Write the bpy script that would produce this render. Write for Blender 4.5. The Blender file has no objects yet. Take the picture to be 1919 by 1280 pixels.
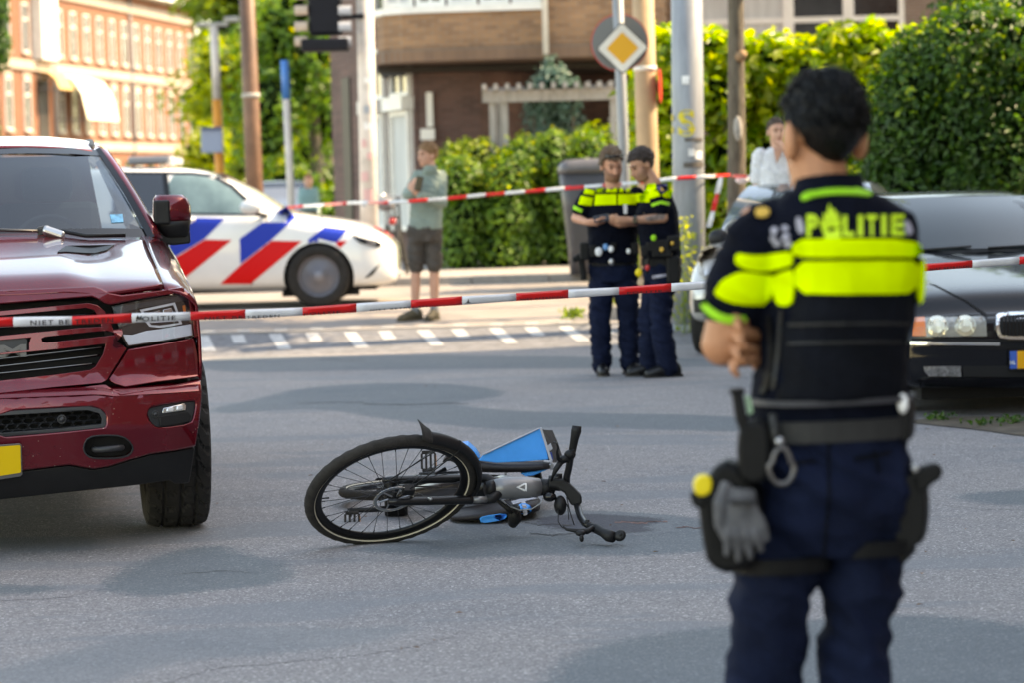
import bpy, bmesh, math, random
import numpy as np
from mathutils import Vector, Matrix
from mathutils.bvhtree import BVHTree
from mathutils.geometry import tessellate_polygon
R = math.radians
random.seed(7); rng = np.random.default_rng(7)
scene = bpy.context.scene
col = scene.collection

# ------------------------------------------------------------------ camera
FPX, CX, CY = 5331.0, 959.5, 640.0           # 100 mm lens, photograph 1919 px wide
CAM_H, PITCH, ROLL = 1.57, math.atan(300 / 5331.0), R(1.5)
CAM = Vector((0, 0, CAM_H))
_f0 = Vector((0, math.cos(PITCH), -math.sin(PITCH)))
_r0 = Vector((1, 0, 0)); _u0 = Vector((0, math.sin(PITCH), math.cos(PITCH)))
C_R = (_r0 * math.cos(ROLL) - _u0 * math.sin(ROLL)).normalized()
C_U = (_u0 * math.cos(ROLL) + _r0 * math.sin(ROLL)).normalized()
C_F = _f0
cam_data = bpy.data.cameras.new('camera'); cam = bpy.data.objects.new('camera', cam_data); col.objects.link(cam)
cam.matrix_world = Matrix(((C_R.x, C_U.x, -C_F.x, CAM.x), (C_R.y, C_U.y, -C_F.y, CAM.y), (C_R.z, C_U.z, -C_F.z, CAM.z), (0, 0, 0, 1)))
cam_data.lens = 100; cam_data.sensor_width = 36; cam_data.clip_start = 0.1; cam_data.clip_end = 3000
cam_data.dof.use_dof = True; cam_data.dof.focus_distance = 12.3; cam_data.dof.aperture_fstop = 3.2
scene.camera = cam
# ------------------------------------------------------------------ sky, sun, exposure
SUN_EL, SUN_AZ = R(46), math.atan2(0.98, 0.16)        # azimuth measured from +Y towards +X
world = bpy.data.worlds.new('World'); scene.world = world; world.use_nodes = True
wn = world.node_tree; bg = wn.nodes['Background']
skyt = wn.nodes.new('ShaderNodeTexSky'); skyt.sky_type = 'NISHITA'; skyt.sun_disc = False
skyt.sun_elevation = SUN_EL; skyt.sun_rotation = SUN_AZ; skyt.air_density = 1.0; skyt.dust_density = 0.7; skyt.ozone_density = 1.0
wn.links.new(skyt.outputs[0], bg.inputs[0]); bg.inputs[1].default_value = 0.15
sl = bpy.data.lights.new('sun', 'SUN'); sun = bpy.data.objects.new('sun', sl); col.objects.link(sun)
sl.energy = 2.6; sl.angle = R(0.6); sl.color = (1.0, 0.90, 0.80)
SUN_DIR = Vector((math.sin(SUN_AZ) * math.cos(SUN_EL), math.cos(SUN_AZ) * math.cos(SUN_EL), math.sin(SUN_EL)))
sun.rotation_euler = SUN_DIR.to_track_quat('Z', 'Y').to_euler()
scene.view_settings.view_transform = 'Standard'; scene.view_settings.look = 'None'
scene.view_settings.exposure = 2.35; scene.view_settings.gamma = 1.0
scene.view_settings.use_white_balance = True; scene.view_settings.white_balance_temperature = 10400; scene.view_settings.white_balance_tint = 9
scene.render.engine = 'CYCLES'; scene.cycles.use_denoising = True
scene.cycles.max_bounces = 8; scene.cycles.transparent_max_bounces = 16; scene.cycles.sample_clamp_indirect = 6

# ------------------------------------------------------------------ photograph pixel -> place
def ray(x, y):
    return (C_F + C_R * ((x - CX) / FPX) + C_U * ((CY - y) / FPX))
def P(x, y, Y):
    d = ray(x, y); return CAM + d * (Y / d.y)
def G(x, y, z=0.0):
    d = ray(x, y); return CAM + d * ((z - CAM.z) / d.z)
def ground_z(Y):
    if Y < 26.5: return 0.0
    if Y < 27.9: return 0.15 * (Y - 26.5) / 1.4
    if Y < 31.5: return 0.15 + 0.12 * (Y - 27.9) / 3.6
    return 0.27
def PX(p):
    d = Vector(p) - CAM; k = FPX / d.dot(C_F)
    return (CX + d.dot(C_R) * k, CY - d.dot(C_U) * k)

# ------------------------------------------------------------------ materials
MATS = {}
def mat(name, color=(0.5, 0.5, 0.5), rough=0.6, metal=0.0, coat=0.0, var=0.0, vscale=6.0, bump=0.0, bscale=40.0, color2=None,
        spec=0.5, trans=0.0, emit=None, sheen=0.0, alpha=1.0, rvar=0.0, coat_rough=0.04, stretch=None):
    if name in MATS: return MATS[name]
    m = bpy.data.materials.new(name); m.use_nodes = True; nt = m.node_tree; N = nt.nodes; L = nt.links
    b = N['Principled BSDF']; out = N['Material Output']
    b.inputs['Base Color'].default_value = (*color, 1); b.inputs['Roughness'].default_value = rough; b.inputs['Metallic'].default_value = metal
    b.inputs['Coat Weight'].default_value = coat; b.inputs['Coat Roughness'].default_value = coat_rough
    b.inputs['Specular IOR Level'].default_value = spec; b.inputs['Sheen Weight'].default_value = sheen
    if var > 0 or color2 or bump > 0 or rvar > 0:
        tc = N.new('ShaderNodeTexCoord'); co = tc.outputs['Object']
        if stretch:
            mp = N.new('ShaderNodeMapping'); mp.inputs['Scale'].default_value = stretch; L.new(co, mp.inputs[0]); co = mp.outputs[0]
        if var > 0 or color2 or rvar > 0:
            nz = N.new('ShaderNodeTexNoise'); nz.inputs['Scale'].default_value = vscale; nz.inputs['Detail'].default_value = 6; nz.inputs['Roughness'].default_value = 0.65
            L.new(co, nz.inputs['Vector'])
            rp = N.new('ShaderNodeValToRGB'); c2 = color2 or tuple(min(1, c * (1 + var)) for c in color); c1 = color if color2 else tuple(c * (1 - var) for c in color)
            rp.color_ramp.elements[0].position = 0.34; rp.color_ramp.elements[1].position = 0.68
            rp.color_ramp.elements[0].color = (*c1, 1); rp.color_ramp.elements[1].color = (*c2, 1)
            L.new(nz.outputs['Fac'], rp.inputs[0]); L.new(rp.outputs[0], b.inputs['Base Color'])
            if rvar > 0:
                mr = N.new('ShaderNodeMapRange'); mr.inputs[3].default_value = max(0.02, rough - rvar); mr.inputs[4].default_value = min(1, rough + rvar)
                L.new(nz.outputs['Fac'], mr.inputs[0]); L.new(mr.outputs[0], b.inputs['Roughness'])
        if bump > 0:
            n2 = N.new('ShaderNodeTexNoise'); n2.inputs['Scale'].default_value = bscale; n2.inputs['Detail'].default_value = 5; L.new(co, n2.inputs['Vector'])
            bp = N.new('ShaderNodeBump'); bp.inputs['Strength'].default_value = min(1, bump); bp.inputs['Distance'].default_value = 0.02 * max(1, bump)
            L.new(n2.outputs['Fac'], bp.inputs['Height']); L.new(bp.outputs[0], b.inputs['Normal'])
    if trans > 0: b.inputs['Transmission Weight'].default_value = trans
    if alpha < 1: b.inputs['Alpha'].default_value = alpha
    if emit:
        b.inputs['Emission Color'].default_value = (*emit[0], 1); b.inputs['Emission Strength'].default_value = emit[1]
    MATS[name] = m; return m

def leaf_mat(name, c1, c2, tl=0.45, rough=0.45):
    if name in MATS: return MATS[name]
    m = bpy.data.materials.new(name); m.use_nodes = True; nt = m.node_tree; N = nt.nodes; L = nt.links
    N.remove(N['Principled BSDF']); out = N['Material Output']
    geo = N.new('ShaderNodeNewGeometry')
    rp = N.new('ShaderNodeValToRGB'); rp.color_ramp.elements[0].color = (*c1, 1); rp.color_ramp.elements[1].color = (*c2, 1)
    L.new(geo.outputs['Random Per Island'], rp.inputs[0])
    p = N.new('ShaderNodeBsdfPrincipled'); p.inputs['Roughness'].default_value = rough
    t = N.new('ShaderNodeBsdfTranslucent'); mx = N.new('ShaderNodeMixShader'); mx.inputs[0].default_value = tl
    hs = N.new('ShaderNodeHueSaturation'); hs.inputs['Value'].default_value = 1.7; hs.inputs['Saturation'].default_value = 1.15; hs.inputs['Hue'].default_value = 0.475
    L.new(rp.outputs[0], p.inputs['Base Color']); L.new(rp.outputs[0], hs.inputs['Color']); L.new(hs.outputs[0], t.inputs['Color'])
    L.new(p.outputs[0], mx.inputs[1]); L.new(t.outputs[0], mx.inputs[2]); L.new(mx.outputs[0], out.inputs['Surface'])
    MATS[name] = m; return m

def glass_mat(name, tint=(0.55, 0.65, 0.68), alpha=0.45, rough=0.03):
    """thin pane: clear tinted transmission under a mirror-like gloss"""
    if name in MATS: return MATS[name]
    m = bpy.data.materials.new(name); m.use_nodes = True; nt = m.node_tree; N = nt.nodes; L = nt.links
    N.remove(N['Principled BSDF']); out = N['Material Output']
    tr = N.new('ShaderNodeBsdfTransparent'); tr.inputs[0].default_value = (*tint, 1)
    gl = N.new('ShaderNodeBsdfGlossy'); gl.inputs['Roughness'].default_value = rough; gl.inputs['Color'].default_value = (0.95, 0.97, 1, 1)
    fr = N.new('ShaderNodeLayerWeight'); pw = N.new('ShaderNodeMath'); pw.operation = 'POWER'; pw.inputs[1].default_value = 5.0; L.new(fr.outputs['Facing'], pw.inputs[0])
    mr = N.new('ShaderNodeMapRange'); mr.inputs[3].default_value = 0.04 + alpha; mr.inputs[4].default_value = 1.0
    mx = N.new('ShaderNodeMixShader'); L.new(pw.outputs[0], mr.inputs[0]); L.new(mr.outputs[0], mx.inputs[0])
    L.new(tr.outputs[0], mx.inputs[1]); L.new(gl.outputs[0], mx.inputs[2]); L.new(mx.outputs[0], out.inputs['Surface'])
    MATS[name] = m; return m

# ------------------------------------------------------------------ objects
def tag(o, label=None, cat=None, group=None, kind=None):
    if label: o['label'] = label
    if cat: o['category'] = cat
    if group: o['group'] = group
    if kind: o['kind'] = kind
    return o
def link(name, me, m=None, parent=None, smooth=False, world=True):
    o = bpy.data.objects.new(name, me); col.objects.link(o)
    if m is not None:
        for mm in (m if isinstance(m, (list, tuple)) else [m]): me.materials.append(mm)
    if smooth:
        me.polygons.foreach_set('use_smooth', [True] * len(me.polygons))
    if parent is not None:
        o.parent = parent
        if world: o.matrix_parent_inverse = MW(parent).inverted()
    return o
def MW(o):
    m = o.matrix_basis.copy()
    while o.parent is not None:
        m = o.parent.matrix_basis @ o.matrix_parent_inverse @ m if False else (o.parent.matrix_basis @ o.matrix_parent_inverse @ m); o = o.parent
    return m
def empty(name, loc=(0, 0, 0), label=None, cat=None, group=None, rz=0):
    o = bpy.data.objects.new(name, None); col.objects.link(o); o.location = loc; o.rotation_euler = (0, 0, rz); o.empty_display_size = 0.2
    return tag(o, label, cat, group)

class MB:
    """collects shapes into one mesh"""
    def __init__(s): s.v = []; s.f = []; s.m = []; s.cur = 0
    def add(s, vs, fs, mi=None):
        o = len(s.v); s.v += [tuple(v) for v in vs]; s.f += [tuple(i + o for i in f) for f in fs]; s.m += [s.cur if mi is None else mi] * len(fs); return s
    def box(s, c, size, M=None, top=1.0):
        x, y, z = (k / 2 for k in size); vs = []
        for sx, sy, sz in ((-1,-1,-1),(1,-1,-1),(1,1,-1),(-1,1,-1),(-1,-1,1),(1,-1,1),(1,1,1),(-1,1,1)):
            t = top if sz > 0 else 1; v = Vector((sx * x * t, sy * y * t, sz * z)); v = (M @ v if M else v) + Vector(c); vs.append(v)
        return s.add(vs, [(0,3,2,1),(4,5,6,7),(0,1,5,4),(1,2,6,5),(2,3,7,6),(3,0,4,7)])
    def tube(s, pts, rad, n=12, cap=True, flat=None, up=None):
        """tapered tube through pts; rad number or list, an entry may be (ra, rb) for an ellipse"""
        pts = [Vector(p) for p in pts]; k = len(pts)
        if not isinstance(rad, (list, tuple)): rad = [rad] * k
        rings = []; prev = None
        for i, p in enumerate(pts):
            t = (pts[min(i + 1, k - 1)] - pts[max(i - 1, 0)]).normalized()
            if prev is None:
                a = Vector(up) if up is not None else (Vector((0, 0, 1)) if abs(t.z) < 0.9 else Vector((0, 1, 0)))
            else: a = prev
            a = (a - t * a.dot(t)); a = a.normalized() if a.length > 1e-6 else t.orthogonal().normalized()
            prev = a; b = t.cross(a); r = rad[i]; ra, rb = r if isinstance(r, (list, tuple)) else (r, r)
            rings.append([p + a * (ra * math.cos(q * 2 * math.pi / n)) + b * (rb * math.sin(q * 2 * math.pi / n)) for q in range(n)])
        return s.loft(rings, True, cap)
    def loft(s, rings, closed=True, cap=True):
        n = len(rings[0]); vs = [v for r in rings for v in r]; fs = []
        for i in range(len(rings) - 1):
            for j in range(n if closed else n - 1):
                a = i * n + j; b = i * n + (j + 1) % n; fs.append((a, b, b + n, a + n))
        if cap and closed:
            fs.append(tuple(reversed(range(n)))); fs.append(tuple(range((len(rings) - 1) * n, len(rings) * n)))
        return s.add(vs, fs)
    def lathe(s, prof, M, n=24, cap=False):
        """prof: (radius, height) about local Z of matrix M"""
        rings = [[M @ Vector((r * math.cos(2 * math.pi * q / n), r * math.sin(2 * math.pi * q / n), h)) for q in range(n)] for r, h in prof]
        return s.loft(rings, True, cap)
    def torus(s, M, Rm, rr, n=48, k=10, a0=0.0, a1=2 * math.pi, sect=None):
        full = abs(a1 - a0 - 2 * math.pi) < 1e-4; rings = []; cnt = n if full else n + 1
        for i in range(cnt):
            a = a0 + (a1 - a0) * i / n; c, sn = math.cos(a), math.sin(a); ring = []
            for j in range(k):
                b = 2 * math.pi * j / k
                dr, dz = (rr * math.cos(b), rr * math.sin(b)) if sect is None else sect[j]
                ring.append(M @ Vector(((Rm + dr) * c, (Rm + dr) * sn, dz)))
            rings.append(ring)
        if full: rings.append(rings[0])
        return s.loft(rings, True, not full)
    def sphere(s, c, r, n=12, k=8, M=None):
        rr = r if isinstance(r, (list, tuple)) else (r, r, r); rings = []
        for i in range(k + 1):
            th = math.pi * max(0.02, min(i, k - 0.02)) / k
            rings.append([((M @ Vector((rr[0] * math.sin(th) * math.cos(2 * math.pi * q / n), rr[1] * math.sin(th) * math.sin(2 * math.pi * q / n), -rr[2] * math.cos(th)))) if M else Vector((rr[0] * math.sin(th) * math.cos(2 * math.pi * q / n), rr[1] * math.sin(th) * math.sin(2 * math.pi * q / n), -rr[2] * math.cos(th)))) + Vector(c) for q in range(n)])
        return s.loft(rings, True, True)
    def poly(s, pts): return s.add(pts, [tuple(range(len(pts)))])
    def prism(s, pts, d):
        """closed polygon extruded by vector d"""
        n = len(pts); d = Vector(d); vs = [Vector(p) for p in pts] + [Vector(p) + d for p in pts]
        return s.add(vs, [tuple(reversed(range(n))), tuple(range(n, 2 * n))] + [(i, (i + 1) % n, (i + 1) % n + n, i + n) for i in range(n)])
    def mesh(s, name):
        me = bpy.data.meshes.new(name); me.from_pydata(s.v, [], s.f); me.validate(); me.update()
        if len(me.polygons) == len(s.m): me.polygons.foreach_set('material_index', s.m)
        return me
    def build(s, name, m=None, parent=None, smooth=False, fix=True, bevel=0, sub=0, seg=2):
        me = s.mesh(name)
        if fix or bevel:
            bm = bmesh.new(); bm.from_mesh(me); bmesh.ops.recalc_face_normals(bm, faces=bm.faces)
            bm.to_mesh(me); bm.free()
        o = link(name, me, m, parent, smooth)
        if bevel:
            md = o.modifiers.new('bevel', 'BEVEL'); md.width = bevel; md.segments = seg; md.limit_method = 'ANGLE'; md.angle_limit = R(35); md.harden_normals = False
        if sub:
            md = o.modifiers.new('sub', 'SUBSURF'); md.levels = sub; md.render_levels = sub
        return o

def apply_mods(o):
    dg = bpy.context.evaluated_depsgraph_get(); ev = o.evaluated_get(dg)
    me = bpy.data.meshes.new_from_object(ev, depsgraph=dg); old = o.data; o.modifiers.clear(); o.data = me
    if old.users == 0: bpy.data.meshes.remove(old)
    return o
def bvh_of(objs):
    vs = []; fs = []
    for o in objs:
        dg = bpy.context.evaluated_depsgraph_get(); ev = o.evaluated_get(dg); me = ev.to_mesh(); M = ev.matrix_world; off = len(vs)
        vs += [M @ v.co for v in me.vertices]; fs += [tuple(i + off for i in p.vertices) for p in me.polygons]; ev.to_mesh_clear()
    return BVHTree.FromPolygons(vs, fs)

def smooth_poly(pts, it=2, closed=True):
    """round a polygon's corners (Chaikin)"""
    pts = [tuple(p) for p in pts]
    for _ in range(it):
        out = []; n = len(pts)
        for i in range(n if closed else n - 1):
            a, b = pts[i], pts[(i + 1) % n]
            out.append(tuple(0.75 * u + 0.25 * w for u, w in zip(a, b))); out.append(tuple(0.25 * u + 0.75 * w for u, w in zip(a, b)))
        if not closed: out = [pts[0]] + out + [pts[-1]]
        pts = out
    return pts
def fill2d(poly, holes=(), maxedge=None):
    """triangulated fill of a 2D polygon, subdivided until edges < maxedge -> verts2d, faces"""
    bm = bmesh.new(); loops = [poly, *holes]; co = []
    for lp in loops: co += [(p[0], p[1]) for p in lp]
    tris = tessellate_polygon([[Vector((p[0], p[1], 0)) for p in lp] for lp in loops])
    vs = [bm.verts.new((c[0], c[1], 0)) for c in co]
    for t in tris:
        try: bm.faces.new([vs[i] for i in t])
        except ValueError: pass
    if maxedge:
        bmesh.ops.beautify_fill(bm, faces=bm.faces, edges=bm.edges)
        for _ in range(6):
            lng = [e for e in bm.edges if e.calc_length() > maxedge]
            if not lng: break
            bmesh.ops.subdivide_edges(bm, edges=lng, cuts=1, use_grid_fill=False)
            bmesh.ops.triangulate(bm, faces=[f for f in bm.faces if len(f.verts) > 3])
    bm.verts.index_update(); v = [(w.co.x, w.co.y) for w in bm.verts]; f = [tuple(w.index for w in fc.verts) for fc in bm.faces]; bm.free()
    return v, f
def solid_from(fn_front, verts, faces, thick, name, m, parent, smooth=True, back=None):
    """sheet verts (2d) mapped by fn_front -> (point, normal); closed into a thin solid"""
    pts = []; nor = []
    for p in verts:
        q = fn_front(p); pts.append(q[0]); nor.append(q[1])
    n = len(pts); vs = [tuple(p) for p in pts] + [tuple(p - k * thick) for p, k in zip(pts, nor)]
    cnt = {}
    for f in faces:
        for i in range(len(f)):
            a, b = f[i], f[(i + 1) % len(f)]; cnt[(a, b)] = cnt.get((a, b), 0) + 1
    fs = [tuple(f) for f in faces] + [tuple(reversed([i + n for i in f])) for f in faces]
    for (a, b) in cnt:
        if (b, a) not in cnt: fs.append((b, a, a + n, b + n))
    mb = MB(); mb.add(vs, fs); return mb.build(name, m, parent, smooth=False)
def decal(name, polys, bvh, m, parent, off=0.003, maxedge=12, thick=0.002, origin=None, smooth=False):
    """patch traced in photograph pixels and laid on the surface it belongs to, as real geometry with thickness"""
    if polys and not isinstance(polys[0][0], (list, tuple)): polys = [polys]
    mb = MB()
    for poly in polys:
        v2, fs = fill2d(poly, maxedge=maxedge); pts = []; last = None
        for (x, y) in v2:
            d = ray(x, y).normalized(); h = bvh.ray_cast(CAM, d)
            if h[0] is None: pts.append(None)
            else:
                n = h[1]
                if n.dot(d) > 0: n = -n
                pts.append((h[0], n))
        good = [p for p in pts if p]
        if not good: continue
        ym = sorted(p[0].y for p in good)[len(good) // 2]
        for i, p in enumerate(pts):
            if p is None or abs(p[0].y - ym) > 0.35:
                q = P(v2[i][0], v2[i][1], ym); pts[i] = (q, -ray(*v2[i]).normalized())
        n = len(pts); dn = [(-ray(*v).normalized()) for v in v2]
        vs = [p[0] + p[1] * off * 0.5 + d * off * 0.5 for p, d in zip(pts, dn)] + [p[0] - p[1] * thick for p in pts]
        ed = {}
        for f in fs:
            for i in range(3): ed[(f[i], f[(i + 1) % 3])] = 1
        F = [tuple(f) for f in fs]
        for (a, b) in ed:
            if (b, a) not in ed: F.append((b, a, a + n, b + n))
        mb.add(vs, F)
    if not mb.v: return None
    return mb.build(name, m, parent, smooth=smooth)

def text_polys(s, size=1.0, bold=0.0, spacing=1.0):
    """mesh outline of a word (verts2d, faces) from the built-in font"""
    cu = bpy.data.curves.new('t', 'FONT'); cu.body = s; cu.size = size; cu.offset = bold; cu.space_character = spacing; cu.resolution_u = 3; cu.fill_mode = 'FRONT'
    o = bpy.data.objects.new('t', cu); col.objects.link(o); bpy.context.view_layer.update()
    dg = bpy.context.evaluated_depsgraph_get(); me = bpy.data.meshes.new_from_object(o.evaluated_get(dg))
    v = [(w.co.x, w.co.y) for w in me.vertices]; f = [tuple(p.vertices) for p in me.polygons]
    bpy.data.objects.remove(o); bpy.data.curves.remove(cu); bpy.data.meshes.remove(me)
    return v, f
def word(name, s, fn, m, parent, height, bold=0.0, spacing=1.0, fit=None):
    """word laid by fn(u,v) -> point; capital height = height; fit = wanted width"""
    v, f = text_polys(s, 1.0, bold, spacing); xs = [a for a, b in v]; ys = [b for a, b in v]
    k = height / max(1e-6, max(ys) - 0.0); x0 = min(xs); kx = k if fit is None else fit / (max(xs) - x0)
    mb = MB(); mb.add([fn((a - x0) * kx, b * k) for a, b in v], f); return mb.build(name, m, parent, fix=False)

def leaf_mesh(pts, nrm, sizes, aspect=0.45, fold=0.18):
    """many small folded leaves as one mesh; pts Nx3, nrm Nx3 rough facing"""
    n = len(pts); nrm = nrm + rng.normal(0, 0.55, (n, 3)); nrm /= np.linalg.norm(nrm, axis=1)[:, None] + 1e-9
    r = rng.normal(0, 1, (n, 3)); a = np.cross(nrm, r); a /= np.linalg.norm(a, axis=1)[:, None] + 1e-9; b = np.cross(nrm, a)
    L = sizes[:, None]; W = L * aspect
    p0 = pts - a * L * 0.5; p2 = pts + a * L * 0.5; p1 = pts + b * W * 0.5 + nrm * L * fold; p3 = pts - b * W * 0.5 + nrm * L * fold
    p4 = pts + a * L * 0.05
    V = np.stack([p0, p1, p2, p3], 1).reshape(-1, 3)
    base = np.arange(n) * 4
    F = np.stack([base, base + 1, base + 2, base, base + 2, base + 3], 1).reshape(-1, 3)
    me = bpy.data.meshes.new('leaves'); me.vertices.add(len(V)); me.vertices.foreach_set('co', V.ravel().astype(np.float32))
    me.loops.add(F.size); me.loops.foreach_set('vertex_index', F.ravel().astype(np.int32))
    me.polygons.add(len(F)); me.polygons.foreach_set('loop_start', (np.arange(len(F)) * 3).astype(np.int32))
    me.update(calc_edges=True); return me
def blob_points(blobs, n, shell=0.35):
    """points through the outer part of a union of ellipsoids [(cx,cy,cz,rx,ry,rz)] -> pts, outward normals"""
    B = np.array(blobs, float); w = (B[:, 3] * B[:, 4] * B[:, 5]) ** (2 / 3); idx = rng.choice(len(B), n, p=w / w.sum())
    d = rng.normal(0, 1, (n, 3)); d /= np.linalg.norm(d, axis=1)[:, None]
    rad = (1 - shell * rng.random(n) ** 1.6) * (1 + rng.normal(0, 0.06, n))
    c = B[idx]; return c[:, :3] + d * c[:, 3:] * rad[:, None], d
# ================================================================== SETTING
OLD_ROAD = ((0.235, 0.219, 0.219), (0.055, 0.05, 0.054), (0.70, 0.66, 0.63), 0.6)
def asphalt(name, base, dark, light, patch=0.0, soft=False, under=OLD_ROAD):
    m = bpy.data.materials.new(name); m.use_nodes = True; nt = m.node_tree; N = nt.nodes; L = nt.links; b = N['Principled BSDF']
    tc = N.new('ShaderNodeTexCoord'); co = tc.outputs['Object']
    def noise(sc, det=4, ro=0.6, vec=co):
        n = N.new('ShaderNodeTexNoise'); n.inputs['Scale'].default_value = sc; n.inputs['Detail'].default_value = det; n.inputs['Roughness'].default_value = ro; L.new(vec, n.inputs['Vector']); return n.outputs['Fac']
    def ramp(fac, stops):
        r = N.new('ShaderNodeValToRGB'); e = r.color_ramp.elements
        while len(e) < len(stops): e.new(0.5)
        for k, (p, c) in zip(e, stops): k.position = p; k.color = (*c, 1)
        L.new(fac, r.inputs[0]); return r.outputs[0]
    def mix(t, fac, a, c):
        x = N.new('ShaderNodeMix'); x.data_type = 'RGBA'; x.blend_type = t
        if isinstance(fac, float): x.inputs[0].default_value = fac
        else: L.new(fac, x.inputs[0])
        L.new(a, x.inputs[6]); L.new(c, x.inputs[7]); return x.outputs[2]
    v = N.new('ShaderNodeTexVoronoi'); v.inputs['Scale'].default_value = 120; L.new(co, v.inputs['Vector'])
    mp = N.new('ShaderNodeMapping'); mp.inputs['Scale'].default_value = (0.55, 0.9, 1); L.new(co, mp.inputs[0])
    big = ramp(noise(0.9, 6, 0.6, mp.outputs[0]), [(0.3, (0.78, 0.82, 0.86)), (0.5, (1, 1, 1)), (0.72, (1.0, 0.98, 0.96))]); med = ramp(noise(5.5, 5, 0.6), [(0.3, (0.86, 0.87, 0.89)), (0.6, (1, 1, 1))]); grain = noise(60, 5, 0.75)
    def net(base, dark, light, patch):
        stones = ramp(v.outputs['Color'], [(0.0, dark), (0.42, base), (0.72, base), (0.95, light)])
        fine = ramp(grain, [(0.34, tuple(c * 0.82 for c in base)), (0.66, tuple(min(1, c * 1.22) for c in base))])
        c2 = mix('MULTIPLY', 0.6, mix('MULTIPLY', 0.8, mix('MIX', 0.68, fine, stones), big), med)
        if patch:      # rubbed, smoother streaks in the old surface
            mp2 = N.new('ShaderNodeMapping'); mp2.inputs['Scale'].default_value = (0.45, 1.1, 1); mp2.inputs['Location'].default_value = (3.1, 1.7, 0); L.new(co, mp2.inputs[0])
            f = N.new('ShaderNodeMapRange'); f.inputs[1].default_value = 0.535; f.inputs[2].default_value = 0.60; f.inputs[4].default_value = patch; L.new(noise(1.3, 4, 0.55, mp2.outputs[0]), f.inputs[0])
            rgb = N.new('ShaderNodeRGB'); rgb.outputs[0].default_value = (0.165, 0.178, 0.195, 1)
            c2 = mix('MIX', f.outputs[0], c2, mix('MULTIPLY', 0.35, rgb.outputs[0], med))
        return c2
    c2 = net(base, dark, light, patch)
    if soft:      # the thin layer frays out into the old surface at its rim
        at = N.new('ShaderNodeAttribute'); at.attribute_name = 'rim'
        ad = N.new('ShaderNodeMath'); ad.operation = 'MULTIPLY_ADD'; ad.inputs[1].default_value = 1.5; L.new(noise(34, 5, 0.75), ad.inputs[0]); L.new(at.outputs['Fac'], ad.inputs[2])
        st = N.new('ShaderNodeMapRange'); st.inputs[1].default_value = 1.12; st.inputs[2].default_value = 1.42; L.new(ad.outputs[0], st.inputs[0])
        c2 = mix('MIX', st.outputs[0], net(*under), c2)
    L.new(c2, b.inputs['Base Color']); b.inputs['Roughness'].default_value = 0.82; b.inputs['Specular IOR Level'].default_value = 0.35
    bp = N.new('ShaderNodeBump'); bp.inputs['Strength'].default_value = 0.55; bp.inputs['Distance'].default_value = 0.004
    L.new(v.outputs['Distance'], bp.inputs['Height']); L.new(bp.outputs[0], b.inputs['Normal'])
    MATS[name] = m; return m
M_ROAD = asphalt('asphalt_old', *OLD_ROAD)
M_PATCH = asphalt('asphalt_patch', (0.124, 0.141, 0.153), (0.065, 0.07, 0.078), (0.30, 0.31, 0.315), soft=True)
M_FAINT = asphalt('asphalt_rubbed', (0.195, 0.198, 0.206), (0.09, 0.092, 0.1), (0.34, 0.34, 0.345), soft=True)
M_CRACK = mat('crack_dark', (0.03, 0.028, 0.028), 0.95)
M_RUST = mat('crack_reddish', (0.16, 0.085, 0.075), 0.9, var=0.5, vscale=30)
M_PAINT = mat('road_paint', (0.40, 0.40, 0.40), 0.6, var=0.22, vscale=9, bump=0.2, bscale=60)
M_BRICKRAMP = mat('grey_klinker', (0.135, 0.138, 0.15), 0.8, var=0.3, vscale=9, bump=0.4, bscale=30)
M_TABLE = mat('table_paving', (0.225, 0.20, 0.185), 0.85, var=0.2, vscale=1.6, bump=0.3, bscale=25)
M_KERB = mat('kerb_concrete', (0.30, 0.28, 0.265), 0.85, var=0.2, vscale=5, bump=0.2, bscale=40)
M_SLAB = mat('pavement_slab', (0.27, 0.245, 0.225), 0.85, var=0.18, vscale=2.2, bump=0.2, bscale=30)
M_EARTH = mat('earth', (0.09, 0.07, 0.05), 0.95, var=0.5, vscale=5, bump=0.6, bscale=14)

def sheet(name, rows, m, kind='structure'):
    mb = MB(); mb.loft([[Vector(p) for p in r] for r in rows], closed=False, cap=False); o = mb.build(name, m, fix=False); tag(o, kind=kind); return o
xs = [-60, -20, -8, -3, 0, 3, 8, 20, 60]
sheet('ground', [[(x, y, -0.05) for x in (-900, 0, 900)] for y in (-300, 0, 700, 1600)], mat('far_ground', (0.16, 0.16, 0.13), 0.95, var=0.3, vscale=0.05))
sheet('road', [[(x, y, 0.0) for x in xs] for y in (-40, 0, 8, 16, 26.5)], M_ROAD)
sheet('ramp', [[(x, y, z) for x in xs] for y, z in ((26.5, 0.0), (27.9, 0.15))], M_BRICKRAMP)
sheet('raised_table', [[(x, y, ground_z(y)) for x in xs] for y in (27.9, 29.7, 31.5, 36.6)], M_TABLE)
# concrete edge band along the top of the ramp
mb = MB(); mb.box((0, 28.02, 0.158), (120, 0.22, 0.014)); tag(mb.build('edge_band', M_KERB), kind='structure')
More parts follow.
